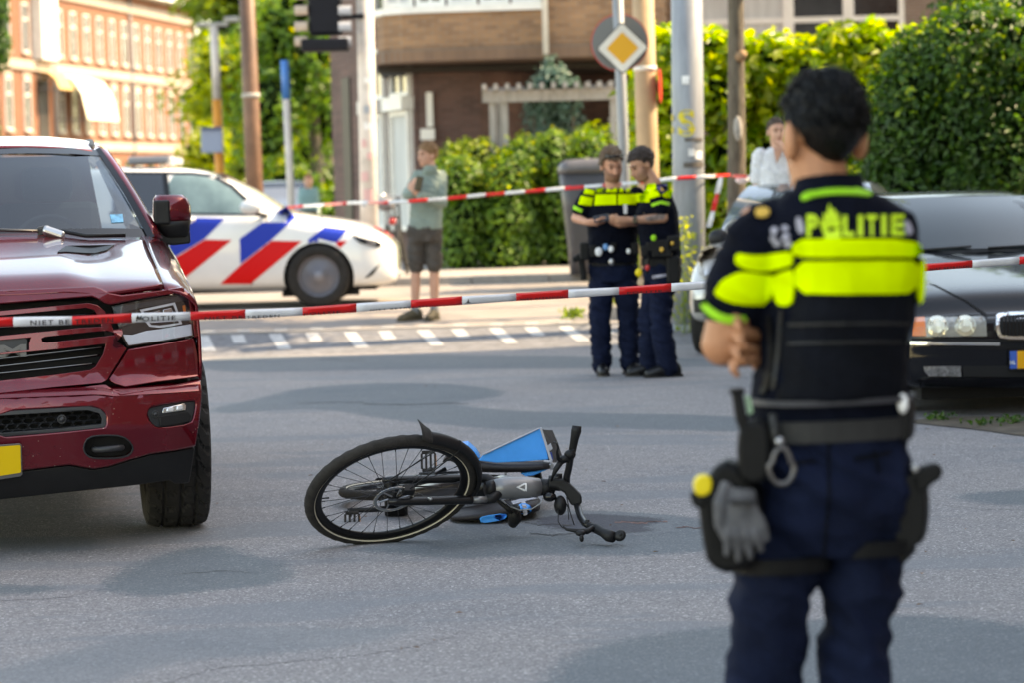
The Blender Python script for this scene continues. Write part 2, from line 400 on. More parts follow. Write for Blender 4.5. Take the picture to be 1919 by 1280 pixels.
# white blocks of the ramp: a long and a short one in turn, and small ones on the band behind
def gpoly(name, pts, m, z=None, th=0.004, par=None, smooth=False):
    pts = smooth_poly(pts, 3) if smooth else pts
    v2, fs = fill2d([(a[0], a[1]) for a in pts], maxedge=None)
    mb = MB(); mb.add([(x, y, (ground_z(y) if z is None else z) + th) for x, y in v2], fs); return mb.build(name, m, par, fix=False)
ramp_marks = empty('ramp_markings', (0, 27.2, 0.1)); tag(ramp_marks, kind='structure')
def on_ramp(px, t): # t 0 bottom .. 1 top of the ramp
    y = 26.5 + 1.4 * t; d = ray(px, 620 + (1 - t) * 28); return ((px - CX) / FPX * y * 1.0, y)
tops = [298, 366, 432, 503, 572, 643, 708, 780, 845, 915, 982, 1046, 1112, 1180]
for i, px in enumerate(tops):
    x = (px - CX) / FPX * 27.8; lng = i % 2 == 1; w = 0.125; y0 = 26.85 if lng else 27.28; sx = 0.17 if lng else 0.08
    gpoly('white_block', [(x, 27.8), (x + w, 27.8), (x + w + sx, y0), (x + sx, y0)], M_PAINT, par=ramp_marks)
    gpoly('white_block', [(x + 0.02, 28.30), (x + 0.15, 28.30), (x + 0.15, 28.18), (x + 0.02, 28.18)], M_PAINT, par=ramp_marks)
# repaired patches in the asphalt, traced on the ground
n_patch = 0
def gpatch(name, px, m, th, z=0.0, rough=0.03, n=3, rim=0.15):
    """worn patch traced on the ground; the attribute rim says how far inside its edge a point lies"""
    global n_patch; n_patch += 1; th = 0.0003 + 0.00012 * n_patch
    pts = np.array(smooth_poly([(p.x, p.y) for p in (G(x, y, z) for x, y in px)], n)); lo = pts.min(0) - rim; hi = pts.max(0) + rim; st = max(0.035, (hi - lo).max() / 110)
    gx = np.arange(lo[0], hi[0] + st, st); gy = np.arange(lo[1], hi[1] + st, st); XX, YY = np.meshgrid(gx, gy); q = np.stack([XX.ravel(), YY.ravel()], 1)
    a = pts; b = np.roll(pts, -1, 0); d = np.full(len(q), 1e9); ins = np.zeros(len(q), bool)
    for (p0, p1) in zip(a, b):
        e_ = p1 - p0; t = np.clip(((q - p0) @ e_) / max(1e-9, e_ @ e_), 0, 1); d = np.minimum(d, np.linalg.norm(q - p0 - t[:, None] * e_, axis=1))
        c = (p0[1] > q[:, 1]) != (p1[1] > q[:, 1]); xi = p0[0] + (q[:, 1] - p0[1]) / (p1[1] - p0[1] if abs(p1[1] - p0[1]) > 1e-9 else 1e-9) * (p1[0] - p0[0]); ins ^= c & (q[:, 0] < xi)
    sd = np.where(ins, d, -d); fac = np.clip(0.5 + sd / (2 * rim), 0, 1); nx, ny = len(gx), len(gy); F = []
    for jj in range(ny - 1):
        for ii in range(nx - 1):
            k = jj * nx + ii
            if max(fac[k], fac[k + 1], fac[k + nx], fac[k + nx + 1]) > 0: F.append((k, k + 1, k + nx + 1, k + nx))
    mb = MB(); mb.add([(x, y, z + th) for x, y in q], F); me = mb.mesh(name); at_ = me.attributes.new('rim', 'FLOAT', 'POINT'); at_.data.foreach_set('value', fac.astype(np.float32))
    return tag(link(name, me, m), kind='structure')
gpatch('asphalt_patch', [(170, 1103), (260, 1052), (340, 1028), (430, 1022), (455, 1040), (530, 1050), (558, 1078), (520, 1098), (400, 1108), (280, 1122), (215, 1112)], M_PATCH, 0.0012)
gpatch('asphalt_patch', [(1020, 1285), (1050, 1235), (1150, 1200), (1300, 1180), (1400, 1172), (1620, 1155), (1760, 1153), (1940, 1175), (2300, 1240), (2300, 1420), (900, 1420)], M_PATCH, 0.0012)
gpatch('asphalt_patch', [(640, 1034), (720, 1020), (830, 985), (960, 955), (1100, 958), (1240, 965), (1330, 975), (1400, 1000), (1380, 1030), (1200, 1045), (1000, 1040), (850, 1052), (700, 1035)], M_PATCH, 0.0012)
gpatch('asphalt_patch', [(380, 672), (520, 668), (760, 666), (1000, 668), (1330, 672), (1500, 682), (1300, 690), (1000, 692), (700, 694), (420, 700), (360, 688)], M_PATCH, 0.0012)
gpatch('asphalt_patch', [(380, 768), (470, 752), (560, 728), (700, 718), (860, 720), (960, 735), (920, 748), (830, 757), (960, 772), (1140, 775), (1320, 778), (1500, 790), (1450, 812), (1200, 806), (1050, 800), (960, 808), (860, 800), (700, 785), (620, 768), (500, 770), (420, 778)], M_PATCH, 0.0012)
gpatch('asphalt_patch', [(1780, 930), (1850, 922), (1960, 918), (2050, 940), (1900, 950), (1820, 944)], M_PATCH, 0.0012)
gpatch('asphalt_patch', [(-200, 1075), (30, 1100), (110, 1098), (110, 1108), (30, 1118), (-220, 1110)], M_PATCH, 0.0010)
gpatch('asphalt_patch', [(-150, 1300), (60, 1235), (260, 1188), (480, 1172), (640, 1180), (800, 1172), (720, 1205), (520, 1228), (330, 1240), (160, 1300)], M_FAINT, 0.0010, rim=0.16)
M_STAIN = asphalt('wet_stain', (0.06, 0.062, 0.075), (0.03, 0.03, 0.036), (0.11, 0.11, 0.12), soft=True, under=((0.140, 0.155, 0.166), (0.065, 0.07, 0.078), (0.30, 0.31, 0.315), 0.0))
gpatch('oil_stain', [(985, 975), (1080, 962), (1190, 968), (1260, 975), (1205, 988), (1240, 998), (1120, 1003), (1040, 996)], M_STAIN, 0.003, rim=0.08)
# cracks
def crack(pts, w, m, z=0.0):
    P3 = [G(x, y, z) for x, y in pts]; fine = []
    for a, b in zip(P3[:-1], P3[1:]):
        for k in range(6):
            t = k / 6; p = a.lerp(b, t); fine.append((p.x + random.gauss(0, 0.008), p.y + random.gauss(0, 0.02), random.uniform(0.3, 1.0) * w))
    mb = MB(); ring = [[Vector((x, y - q, 0.0026)), Vector((x, y + q, 0.0026))] for x, y, q in fine]; mb.loft(ring, closed=False, cap=False)
    o = mb.build('crack', m, fix=False); tag(o, kind='structure'); return o
crack([(985, 982), (1010, 986), (1040, 983), (1075, 987)], 0.02, M_CRACK); crack([(990, 1000), (1040, 1004), (1090, 1001)], 0.015, M_CRACK)
crack([(1158, 980), (1190, 982), (1230, 979), (1250, 981)], 0.035, M_RUST); crack([(1160, 978), (1200, 980), (1245, 978)], 0.012, M_CRACK); crack([(1262, 988), (1300, 990), (1345, 988)], 0.016, M_RUST)
crack([(680, 758), (760, 760), (830, 757), (890, 758)], 0.03, M_CRACK); crack([(560, 757), (620, 755), (690, 756)], 0.02, M_CRACK); crack([(600, 674), (650, 677), (690, 675)], 0.025, M_CRACK)
crack([(330, 1078), (420, 1072), (480, 1076)], 0.006, M_CRACK); crack([(1110, 1023), (1150, 1022), (1175, 1024)], 0.008, M_CRACK)
# small dry leaf litter on the road
for i in range(46):
    x, y = random.uniform(380, 1900), random.uniform(700, 1240)
    g = G(x, y); a = random.uniform(0, 6); s_ = random.uniform(0.008, 0.022)
    mb = MB(); mb.poly([(g.x + math.cos(a + k * 1.571) * s_ * (0.45 if k % 2 else 1), g.y + math.sin(a + k * 1.571) * s_ * (0.45 if k % 2 else 1), 0.009 + (0.004 if k % 2 else 0)) for k in range(4)])
    if i == 0: lit = MB()
    lit.add(mb.v, mb.f)
tag(lit.build('leaf_litter', mat('dry_leaf', (0.20, 0.11, 0.06), 0.8, var=0.6, vscale=3), fix=False), 'scattered dry brown leaf scraps and grit on the asphalt', 'litter', kind='stuff')

# pavements ------------------------------------------------------------
def slab(name, pts, z0, z1, m):
    mb = MB(); mb.prism([(x, y, z0) for x, y in pts], (0, 0, z1 - z0)); o = mb.build(name, m, bevel=0.012); tag(o, kind='structure'); return o
# far pavement, with its kerb
slab('pavement', [(-30, 36.9), (30, 36.9), (30, 62), (-30, 62)], -0.05, 0.36, M_SLAB)
far_kerb = empty('kerb', (0, 36.75, 0.27)); tag(far_kerb, kind='structure')
KS = MB(); KS.box((0, 0, 0), (0.985, 0.30, 0.42)); KSm = KS.mesh('kerb_stone')
def kerb_stone(x, y, z, rz, par):
    o = bpy.data.objects.new('kerb_stone', KSm); col.objects.link(o); o.location = (x, y, z); o.rotation_euler = (0, 0, rz); o.parent = par; o.matrix_parent_inverse = par.matrix_basis.inverted(); return o
KSm.materials.append(M_KERB)
for i in range(-9, 8): kerb_stone(i * 1.0 + random.uniform(-.004, .004), 36.75, 0.16 + random.uniform(-.004, .004), 0, far_kerb)
# right pavement: strip with earth and the parked cars' kerb
slab('pavement', [(5.2, -20), (8.6, -20), (8.6, 26.2), (5.2, 26.2)], -0.05, 0.12, M_SLAB)
slab('pavement', [(0.9, 28.4), (8.6, 26.2), (30, 26.2), (30, 36.6), (3.2, 36.6)], -0.05, 0.30, M_SLAB)
pts = [G(x, y) for x, y in ((1690, 792), (1760, 784), (1880, 782), (2050, 785), (2050, 828), (1930, 822), (1840, 808), (1760, 800))]
o = gpoly('soil_strip', smooth_poly([(p.x, p.y) for p in pts], 2), M_EARTH, z=0, th=0.006); tag(o, kind='structure')
# ================================================================== BUILDINGS
def brick_mat(name, c1, c2, mortar, vec=(1, 0, 0), scale=1.0, rowh=0.062, bw=0.21, bumpy=0.5, mottled=0.35):
    m = bpy.data.materials.new(name); m.use_nodes = True; nt = m.node_tree; N = nt.nodes; L = nt.links; b = N['Principled BSDF']
    tc = N.new('ShaderNodeTexCoord'); sep = N.new('ShaderNodeSeparateXYZ'); L.new(tc.outputs['Object'], sep.inputs[0])
    dot = N.new('ShaderNodeVectorMath'); dot.operation = 'DOT_PRODUCT'; dot.inputs[1].default_value = vec; L.new(tc.outputs['Object'], dot.inputs[0])
    cmb = N.new('ShaderNodeCombineXYZ'); L.new(dot.outputs['Value'], cmb.inputs[0]); L.new(sep.outputs[2], cmb.inputs[1])
    bt = N.new('ShaderNodeTexBrick'); bt.inputs['Scale'].default_value = 1; bt.inputs['Brick Width'].default_value = bw * scale; bt.inputs['Row Height'].default_value = rowh * scale
    bt.inputs['Mortar Size'].default_value = 0.008 * scale; bt.inputs['Color1'].default_value = (*c1, 1); bt.inputs['Color2'].default_value = (*c2, 1); bt.inputs['Mortar'].default_value = (*mortar, 1)
    L.new(cmb.outputs[0], bt.inputs['Vector'])
    nz = N.new('ShaderNodeTexNoise'); nz.inputs['Scale'].default_value = 1.3; nz.inputs['Detail'].default_value = 6; L.new(tc.outputs['Object'], nz.inputs['Vector'])
    rp = N.new('ShaderNodeValToRGB'); rp.color_ramp.elements[0].position = 0.3; rp.color_ramp.elements[1].position = 0.7
    rp.color_ramp.elements[0].color = (1 - mottled,) * 3 + (1,); rp.color_ramp.elements[1].color = (1, 1, 1, 1); L.new(nz.outputs['Fac'], rp.inputs[0])
    mx = N.new('ShaderNodeMix'); mx.data_type = 'RGBA'; mx.blend_type = 'MULTIPLY'; mx.inputs[0].default_value = 1.0; L.new(bt.outputs['Color'], mx.inputs[6]); L.new(rp.outputs[0], mx.inputs[7])
    L.new(mx.outputs[2], b.inputs['Base Color']); b.inputs['Roughness'].default_value = 0.9
    bp = N.new('ShaderNodeBump'); bp.inputs['Strength'].default_value = bumpy; bp.inputs['Distance'].default_value = 0.01; L.new(bt.outputs['Fac'], bp.inputs['Height']); bp.invert = True; L.new(bp.outputs[0], b.inputs['Normal'])
    return m
M_BROWN = brick_mat('brown_brick', (0.40, 0.215, 0.11), (0.25, 0.13, 0.07), (0.28, 0.21, 0.16), (1, 0.35, 0), mottled=0.3)
M_PURPLE = brick_mat('purple_brick', (0.17, 0.088, 0.075), (0.11, 0.058, 0.052), (0.14, 0.10, 0.09), (1, 0.5, 0))
M_SALMON = brick_mat('salmon_brick', (0.25, 0.09, 0.045), (0.19, 0.066, 0.034), (0.22, 0.12, 0.08), (0.14, 0.99, 0), mottled=0.15)
M_RED = brick_mat('red_brick', (0.24, 0.115, 0.085), (0.19, 0.09, 0.07), (0.25, 0.2, 0.17), (0, 1, 0), mottled=0.2)
M_WHITE = mat('white_paint', (0.72, 0.71, 0.68), 0.5, var=0.1, vscale=3)
M_CREAM = mat('cream_stone', (0.40, 0.32, 0.26), 0.8, var=0.12, vscale=2)
M_DGLASS = mat('window_glass', (0.03, 0.035, 0.04), 0.06, spec=0.6, var=0.6, vscale=0.7)
M_CURTAIN = mat('curtain', (0.50, 0.52, 0.52), 0.8, var=0.12, vscale=1.2, stretch=(9, 9, 0.6))
M_CONC = mat('concrete', (0.36, 0.35, 0.33), 0.9, var=0.2, vscale=2)
M_WOODSHADE = mat('dark_wood', (0.022, 0.016, 0.013), 0.6, var=0.3, vscale=3)  # wood, and the shade of the recess and loggia panels

class Frame:
    """facade frame: origin o, along e (unit), outward n"""
    def __init__(s, o, e, n): s.o = Vector(o); s.e = Vector(e).normalized(); s.n = Vector(n).normalized()
    def p(s, t, z, d=0.0): return s.o + s.e * t + s.n * d + Vector((0, 0, z))
    def box(s, mb, t0, t1, z0, z1, d0, d1):
        mb.prism([s.p(t0, z0, d0), s.p(t1, z0, d0), s.p(t1, z1, d0), s.p(t0, z1, d0)], s.n * (d1 - d0)); return mb
def window(fr, par, t0, t1, z0, z1, glass, frame=None, bars=(), mull=(), fw=0.07, sill=True, depth=0.05):
    frame = frame or M_WHITE; mb = MB()
    for a in ((t0, t1, z1 - fw, z1), (t0, t1, z0, z0 + fw)): fr.box(mb, *a, 0.0, depth)
    for a in ((t0, t0 + fw, z0 + fw, z1 - fw), (t1 - fw, t1, z0 + fw, z1 - fw)): fr.box(mb, *a, 0.0, depth)
    for b in bars: fr.box(mb, t0 + fw, t1 - fw, b - fw * 0.5, b + fw * 0.5, 0.0, depth * 0.9)
    for b in mull: fr.box(mb, b - fw * 0.35, b + fw * 0.35, z0 + fw, z1 - fw, 0.0, depth * 0.8)
    w = mb.build('window', frame, par)
    g = MB(); fr.box(g, t0 + fw * 0.5, t1 - fw * 0.5, z0 + fw * 0.5, z1 - fw * 0.5, 0.003, depth * 0.4); link_sub(g, 'pane', glass, w)
    if sill:
        q = MB(); fr.box(q, t0 - 0.06, t1 + 0.06, z0 - 0.1, z0 - 0.002, 0.0, depth + 0.08); link_sub(q, 'sill', M_CREAM if frame is M_WHITE else frame, w)
    return w
def link_sub(mb, name, m, par): return mb.build(name, m, par)

# corner building with the overhanging bay --------------------------------
cb = empty('corner_building', P(900, 500, 44), 'brown brick corner building with rounded overhanging upper floor and dark porch', 'building')
cb.location.z = 0.3
a0 = P(790, 400, 44.0); z0 = 0.3
def part(par, name, m, fn, **k):
    mb = MB(); fn(mb); return mb.build(name, m, par, **k)
fr_g = Frame((a0.x, 44.0, 0), (1, 0, 0), (0, -1, 0))          # ground floor front
X = lambda px, D: (px - CX) / FPX * D
def wall_front(mb):
    fr_g.box(mb, 0, 0.95, z0, 3.4, -0.3, 0)
    # porch: side wall sweeping back, rear wall
    ring = [(0.95, 0.0), (1.3, -0.25), (1.6, -0.7), (1.8, -1.4), (1.9, -2.4)]
    mb.loft([[fr_g.p(t, z0, d), fr_g.p(t, 3.4, d)] for t, d in ring], closed=False, cap=False)
    fr_g.box(mb, 1.9, 5.2, z0, 3.4, -2.7, -2.4); fr_g.box(mb, 4.2, 5.2, z0, 3.4, -2.4, -0.2)
part(cb, 'wall', M_PURPLE, wall_front)
part(cb, 'porch_ceiling', M_WOODSHADE, lambda mb: fr_g.box(mb, -0.6, 6.0, 3.28, 3.38, -2.7, 0.2))
part(cb, 'door', M_WOODSHADE, lambda mb: fr_g.box(mb, 2.4, 3.35, z0, 2.5, -2.38, -2.33))
part(cb, 'porch_frame', M_WHITE, lambda mb: (fr_g.box(mb, 3.30, 3.38, 2.55, 3.0, -2.38, -2.3), fr_g.box(mb, 3.0, 4.0, 2.5, 2.57, -2.38, -2.3), fr_g.box(mb, 3.0, 4.0, 2.98, 3.05, -2.38, -2.3)))
part(cb, 'wall_lamp', M_WHITE, lambda mb: (fr_g.box(mb, 0.12, 0.22, 2.45, 2.98, 0.0, 0.09), fr_g.box(mb, 0.02, 0.24, 2.25, 2.42, 0.0, 0.16)))
# left facade: recedes to the left
c1 = Vector((X(790, 44.0), 44.0, 0)); c2 = Vector((X(634, 49.4), 49.4, 0)); e = (c2 - c1).normalized(); n = Vector((e.y, -e.x, 0)); n = n if n.y < 0 else -n
fr_l = Frame(c1, e, n); Lw = (c2 - c1).length
part(cb, 'wall', M_PURPLE, lambda mb: fr_l.box(mb, 0.0, Lw, z0, 8.5, -0.3, 0))
zz = lambda y, D, x=740: CAM_H + (346 - y) / (FPX / D)
for t0_, t1_ in ((0.14, 1.28), (1.75, 2.9)):
    w = window(fr_l, cb, t0_, t1_, 0.85, 2.72, M_CURTAIN, depth=0.1, sill=False)
    w2 = window(fr_l, cb, t0_, t1_, 2.95, 3.75, M_DGLASS, depth=0.08, mull=((t0_ + t1_) / 2,), sill=False, fw=0.06)
    part(cb, 'transom', M_WHITE, lambda mb: fr_l.box(mb, t0_ - 0.05, t1_ + 0.05, 2.73, 2.94, 0.0, 0.2))
part(cb, 'recess', M_WOODSHADE, lambda mb: fr_l.box(mb, 4.2, 4.75, z0, 3.4, 0.0, 0.03))  # flat panel, the shade of the recess is put into its dark colour
window(fr_l, cb, 0.9, 2.2, 4.3, 6.2, M_DGLASS, depth=0.08, mull=(1.55,))
# overhang, rounded at its left end
ring = [(X(722, 44.2), 44.2), (X(722, 43.5), 43.5), (X(735, 43.05), 43.05), (X(770, 42.8), 42.8), (X(830, 42.65), 42.65), (X(1040, 42.5), 42.5), (X(1180, 42.4), 42.4), (X(1262, 42.4), 42.4), (X(1262, 46), 46), (X(722, 46), 46)]
def offset_ring(r, d):
    out = []; cx_ = sum(p[0] for p in r) / len(r); cy_ = sum(p[1] for p in r) / len(r)
    for x, y in r: out.append((x + (d if x > cx_ else -d) * (1 if abs(x - cx_) > 2 else 0.2), y - (d if y < 44.1 else 0)))
    return out
def band(mb, r, za, zb): mb.prism([(x, y, za) for x, y in r], (0, 0, zb - za))
part(cb, 'bay_wall', M_BROWN, lambda mb: band(mb, ring, 3.62, 4.12))
part(cb, 'soldier_course', brick_mat('soldier_brick', (0.27, 0.15, 0.09), (0.2, 0.11, 0.07), (0.2, 0.16, 0.13), (1, 0.35, 0), rowh=0.21, bw=0.062), lambda mb: band(mb, offset_ring(ring, 0.03), 3.4, 3.619))
part(cb, 'bay_sill', M_WHITE, lambda mb: band(mb, offset_ring(ring[:6] + [(X(1040, 46), 46), ring[-1]], 0.05), 4.121, 4.22))
part(cb, 'bay_wall', M_BROWN, lambda mb: band(mb, [ring[5], ring[6], ring[7], ring[8], (X(1040, 46), 46)], 4.121, 8.5))
part(cb, 'bay_wall', M_BROWN, lambda mb: band(mb, [(x, y + 0.12) for x, y in ring[:6]] + [(X(1036, 46), 46), ring[-1]], 6.2, 8.5))
fr_b = Frame((X(735, 42.95), 42.97, 0), (X(1036, 42.6) - X(735, 42.95), -0.32, 0), (-0.05, -1, 0)); Lb = X(1036, 42.6) - X(735, 42.95)
for k in range(5): window(fr_b, cb, k * Lb / 5 + 0.02, (k + 1) * Lb / 5 - 0.02, 4.23, 6.18, M_DGLASS if k % 2 else M_CURTAIN, depth=0.06, sill=False, mull=((k + 0.5) * Lb / 5,))
part(cb, 'drainpipe', M_WHITE, lambda mb: mb.tube([(X(1037, 42.4), 42.37, 3.45), (X(1037, 42.4), 42.37, 8.4)], 0.045, 10), smooth=True)
part(cb, 'roof', mat('roof_tile', (0.16, 0.08, 0.05), 0.8, var=0.3), lambda mb: mb.prism([(X(628, 49.6), 49.6, 8.5), (X(722, 44), 43.8, 8.5), (X(1275, 42), 42.1, 8.5), (X(1275, 52), 52, 8.5)], (0.0, 0.6, 2.2)))
part(cb, 'wall', M_BROWN, lambda mb: mb.box((X(1010, 47), 48.2, 5.9), (4.6, 4.2, 5.0)))

# white-framed building behind the tall hedge -----------------------------
rb = empty('office_building', P(1520, 400, 52), 'brick building with long bands of white framed windows behind the hedge', 'building'); rb.location.z = 0.3
fr_r = Frame((X(1290, 52), 52.0, 0), (1, 0, 0), (0, -1, 0)); sR = FPX / 52
part(rb, 'wall', brick_mat('office_brick', (0.30, 0.2, 0.16), (0.24, 0.16, 0.13), (0.3, 0.27, 0.24), (1, 0, 0)), lambda mb: (fr_r.box(mb, -0.6, 14, 0, 3.85, -0.3, 0), fr_r.box(mb, 4.05, 14, 3.85, 8.5, -0.3, 0), fr_r.box(mb, -0.6, 14, 6.3, 8.5, -0.3, 0), fr_r.box(mb, -0.6, 0, 3.85, 6.3, -0.3, 0)))
tx = lambda px: (px - 1290) / FPX * 52
for (a, b, g) in ((1293, 1392, M_CURTAIN), (1392, 1490, M_CURTAIN), (1490, 1602, M_DGLASS), (1602, 1706, M_DGLASS)):
    window(fr_r, rb, tx(a), tx(b), 3.9, 5.0, g, bars=(4.37,), fw=0.10, depth=0.08, sill=False)
    window(fr_r, rb, tx(a), tx(b), 5.02, 6.28, g, fw=0.10, depth=0.08, sill=False)
part(rb, 'sill', M_WHITE, lambda mb: fr_r.box(mb, -0.1, 4.1, 3.68, 3.89, 0, 0.16))
part(rb, 'roof', M_CONC, lambda mb: fr_r.box(mb, -0.8, 14.2, 8.5, 8.75, -8, 0.25))

# row of sunlit houses far down the street on the left ----------------------
e = Vector((0.1377, 0.9905, 0)); n = Vector((0.9905, -0.1377, 0))
row0 = Vector((-38.2 + 0.139 * 120.6, 120.6, 0)); row0.x = -20.0 + 0.139 * (120.6 - 131)
specs = [(0.0, 7.9, 'salmon brick row house with a dark loggia, nearest of the far row', 3),
         (7.9, 21.0, 'wide salmon brick row house with cream bands and a big white awning', 6),
         (21.0, 34.0, 'salmon brick row house with overhanging eave at the far end of the row', 6)]
for hi, (ta, tb, lab, nw) in enumerate(specs):
    H = empty('row_house', row0 + e * ta, lab, 'house', 'row houses down the side street'); fr = Frame(row0 + e * ta, e, n); W = tb - ta
    top = 11.6
    part(H, 'wall', M_SALMON, lambda mb: fr.box(mb, 0, W, 0, top, -7, 0))
    for zb in (3.55, 7.0, 10.4): part(H, 'cream_band', M_CREAM, lambda mb: fr.box(mb, 0.1, W - 0.1, zb, zb + 0.42, 0, 0.14))
    part(H, 'roof', MATS['roof_tile'], lambda mb: mb.prism([fr.p(-0.1, top, 0.7), fr.p(-0.1, top, -7.5), fr.p(-0.1, top + 3.2, -3.4)], e * (W + 0.2)))
    part(H, 'eave', M_WHITE, lambda mb: fr.box(mb, -0.1, W + 0.1, top - 0.35, top - 0.02, 0.0, 0.75))
    sp = W / nw
    for k in range(nw):
        t0_ = sp * (k + 0.5) - 0.42; t1_ = t0_ + 0.84
        if hi == 0 and k == 2: t0_ -= 0.5
        window(fr, H, t0_, t1_, 7.75, 9.9, M_DGLASS, bars=(9.2,), depth=0.09)
        if not (hi == 0 and k == 2): window(fr, H, t0_, t1_, 4.35, 6.6, M_DGLASS, bars=(5.9,), depth=0.09)
        if k % 2 == 0: window(fr, H, t0_, t1_, 1.0, 3.1, M_DGLASS, bars=(2.5,), depth=0.09)
        else:
            d_ = part(H, 'door', mat('door_brown', (0.10, 0.045, 0.025), 0.5, var=0.2), lambda mb: fr.box(mb, t0_ - 0.05, t1_ + 0.1, 0.15, 2.5, 0.002, 0.06))
            part(d_, 'fanlight', M_DGLASS, lambda mb: fr.box(mb, t0_ - 0.05, t1_ + 0.1, 2.52, 3.1, 0.002, 0.05))
        part(H, 'lintel', M_CREAM, lambda mb: fr.box(mb, t0_ - 0.12, t1_ + 0.12, 6.62, 6.85, 0, 0.08))
    if hi == 0:
        part(H, 'loggia', M_WOODSHADE, lambda mb: fr.box(mb, 5.6, 7.2, 3.98, 6.9, 0.002, 0.04))  # opening drawn flat, its inner shade given by the dark colour
        part(H, 'bay_window', M_WHITE, lambda mb: (fr.box(mb, 5.0, 7.4, 7.5, 10.3, 0.0, 0.5)))
    part(H, 'drainpipe', mat('pipe_grey', (0.12, 0.12, 0.13), 0.5), lambda mb: mb.tube([fr.p(W - 0.15, 0.2, 0.12), fr.p(W - 0.15, top - 0.4, 0.12)], 0.08, 8), smooth=True)
def awning(name, lab, fr, t0_, t1_, zt, zb, out, m):
    A = empty(name, fr.p(t0_, zb, 0), lab, 'awning')
    arc = [(0.0, zt), (out * 0.45, zt - 0.1 * (zt - zb)), (out * 0.8, zt - 0.42 * (zt - zb)), (out, zb)]
    part(A, 'canopy', m, lambda mb: mb.loft([[fr.p(t, z, d + 0.16) for d, z in arc] + [fr.p(t, z - 0.04, d + 0.13) for d, z in reversed(arc)] for t in (t0_, t0_ + 0.001 + (t1_ - t0_) * 0.33, t0_ + (t1_ - t0_) * 0.66, t1_)], True, True), smooth=False)
    [part(A, 'bracket', MATS['pipe_grey'], lambda mb: mb.tube([fr.p(t_, zb, 0.02), fr.p(t_, zb, out + 0.1)], 0.03, 6)) for t_ in (t0_, t1_)]
M_AWN = mat('awning_white', (0.78, 0.70, 0.55), 0.8, var=0.05)
fr1 = Frame(row0 + e * 7.9, e, n); fr0 = Frame(row0, e, n)
awning('window_awning', 'large cream white awning bulging over a first floor window of the wide row house', fr1, 0.5, 5.6, 6.95, 4.9, 1.3, M_AWN)
awning('window_awning', 'small ochre awning over the dark loggia of the nearest row house', fr0, 5.5, 7.6, 7.0, 6.2, 0.9, mat('awning_ochre', (0.55, 0.34, 0.14), 0.8, var=0.1))

# unseen brick block added right of the street, keeps the near road in shade -----
sb = empty('street_block', (12, 8, 0), 'long red brick apartment block along the right pavement, outside the picture', 'building')
fr_s = Frame((9.2, -22, 0), (0, 1, 0), (-1, 0, 0))
part(sb, 'wall', M_RED, lambda mb: fr_s.box(mb, 0, 50.0, 0, 13.0, -9, 0))
part(sb, 'roof', MATS['roof_tile'], lambda mb: mb.prism([fr_s.p(-0.1, 13.0, 0.3), fr_s.p(-0.1, 13.0, -9.3), fr_s.p(-0.1, 14.4, -4.5)], (0, 50.2, 0)))
for k in range(11):
    for zf in (1.0, 4.2, 7.4, 10.3): window(fr_s, sb, 1.4 + k * 4.2, 3.2 + k * 4.2, zf, zf + 1.7, M_DGLASS, mull=(2.3 + k * 4.2,), depth=0.06)

# ================================================================== POLES, SIGNS, LIGHTS
M_GALV = mat('galvanised', (0.25, 0.27, 0.30), 0.5, metal=0.2, var=0.18, vscale=3, stretch=(4, 4, 0.7))
M_BROWNP = mat('brown_pole', (0.13, 0.065, 0.04), 0.55, var=0.35, vscale=3)
M_OFFW = mat('offwhite_pole', (0.58, 0.53, 0.50), 0.6, var=0.2, vscale=3)
M_BEIGE = mat('beige_pole', (0.42, 0.29, 0.18), 0.7, var=0.15, vscale=2)
M_STICK = mat('sticker', (0.75, 0.75, 0.75), 0.5, var=0.3, vscale=10)
M_GRIME = mat('grime', (0.10, 0.085, 0.075), 0.8, var=0.4, vscale=9)
def pole(name, lab, px0, px1, y0, y1, D, r0, r1, m, zb, cat='pole'):
    """standing pole whose axis passes the two traced points"""
    t = P(px0, y0, D); b = P(px1, y1, D); k = (zb - b.z) / (t.z - b.z); base = b + (t - b) * k; base.z = zb; topp = b + (t - b) * 1.55
    o = empty(name, base, lab, cat); mb = MB(); mb.tube([base, base.lerp(topp, 0.4), topp], [r0, (r0 + r1) / 2, r1], 20); mb.build('shaft', m, o, smooth=True)
    mb = MB(); mb.tube([base, base + Vector((0, 0, 0.14))], [r0 * 1.35, r0 * 1.3], 20); mb.build('base_collar', m, o, smooth=True)
    return o, base, topp
def at_pole(base, top, z): k = (z - base.z) / (top.z - base.z); return base.lerp(top, k)
gp, gb, gt = pole('lamp_post', 'thick grey galvanised lamp post with a yellow letter and stickers', 1287, 1291, 0, 430, 27.6, 0.158, 0.15, M_GALV, 0.0, 'lamp post')
def on_pole(par, base, top, r, name, m, px, y, D, w, h, smoothit=True):
    c = P(px, y, D); ax = at_pole(base, top, c.z); mb = MB(); pts = []
    a0_ = math.asin(max(-1, min(1, (c.x - ax.x) / r))); n_ = 8
    rings = []
    for i in range(n_ + 1):
        a = a0_ + (i / n_ - 0.5) * w / r; rr = r + 0.003
        rings.append([Vector((ax.x + rr * math.sin(a), ax.y - rr * math.cos(a), c.z - h / 2)), Vector((ax.x + rr * math.sin(a), ax.y - rr * math.cos(a), c.z + h / 2))])
    mb.loft(rings, closed=False, cap=False); return mb.build(name, m, par, fix=False)
on_pole(gp, gb, gt, 0.158, 'sticker', M_STICK, 1283, 150, 27.6, 0.07, 0.08)
on_pole(gp, gb, gt, 0.158, 'sticker', M_STICK, 1294, 285, 27.6, 0.06, 0.07); on_pole(gp, gb, gt, 0.158, 'sticker', M_STICK, 1308, 290, 27.6, 0.08, 0.08)
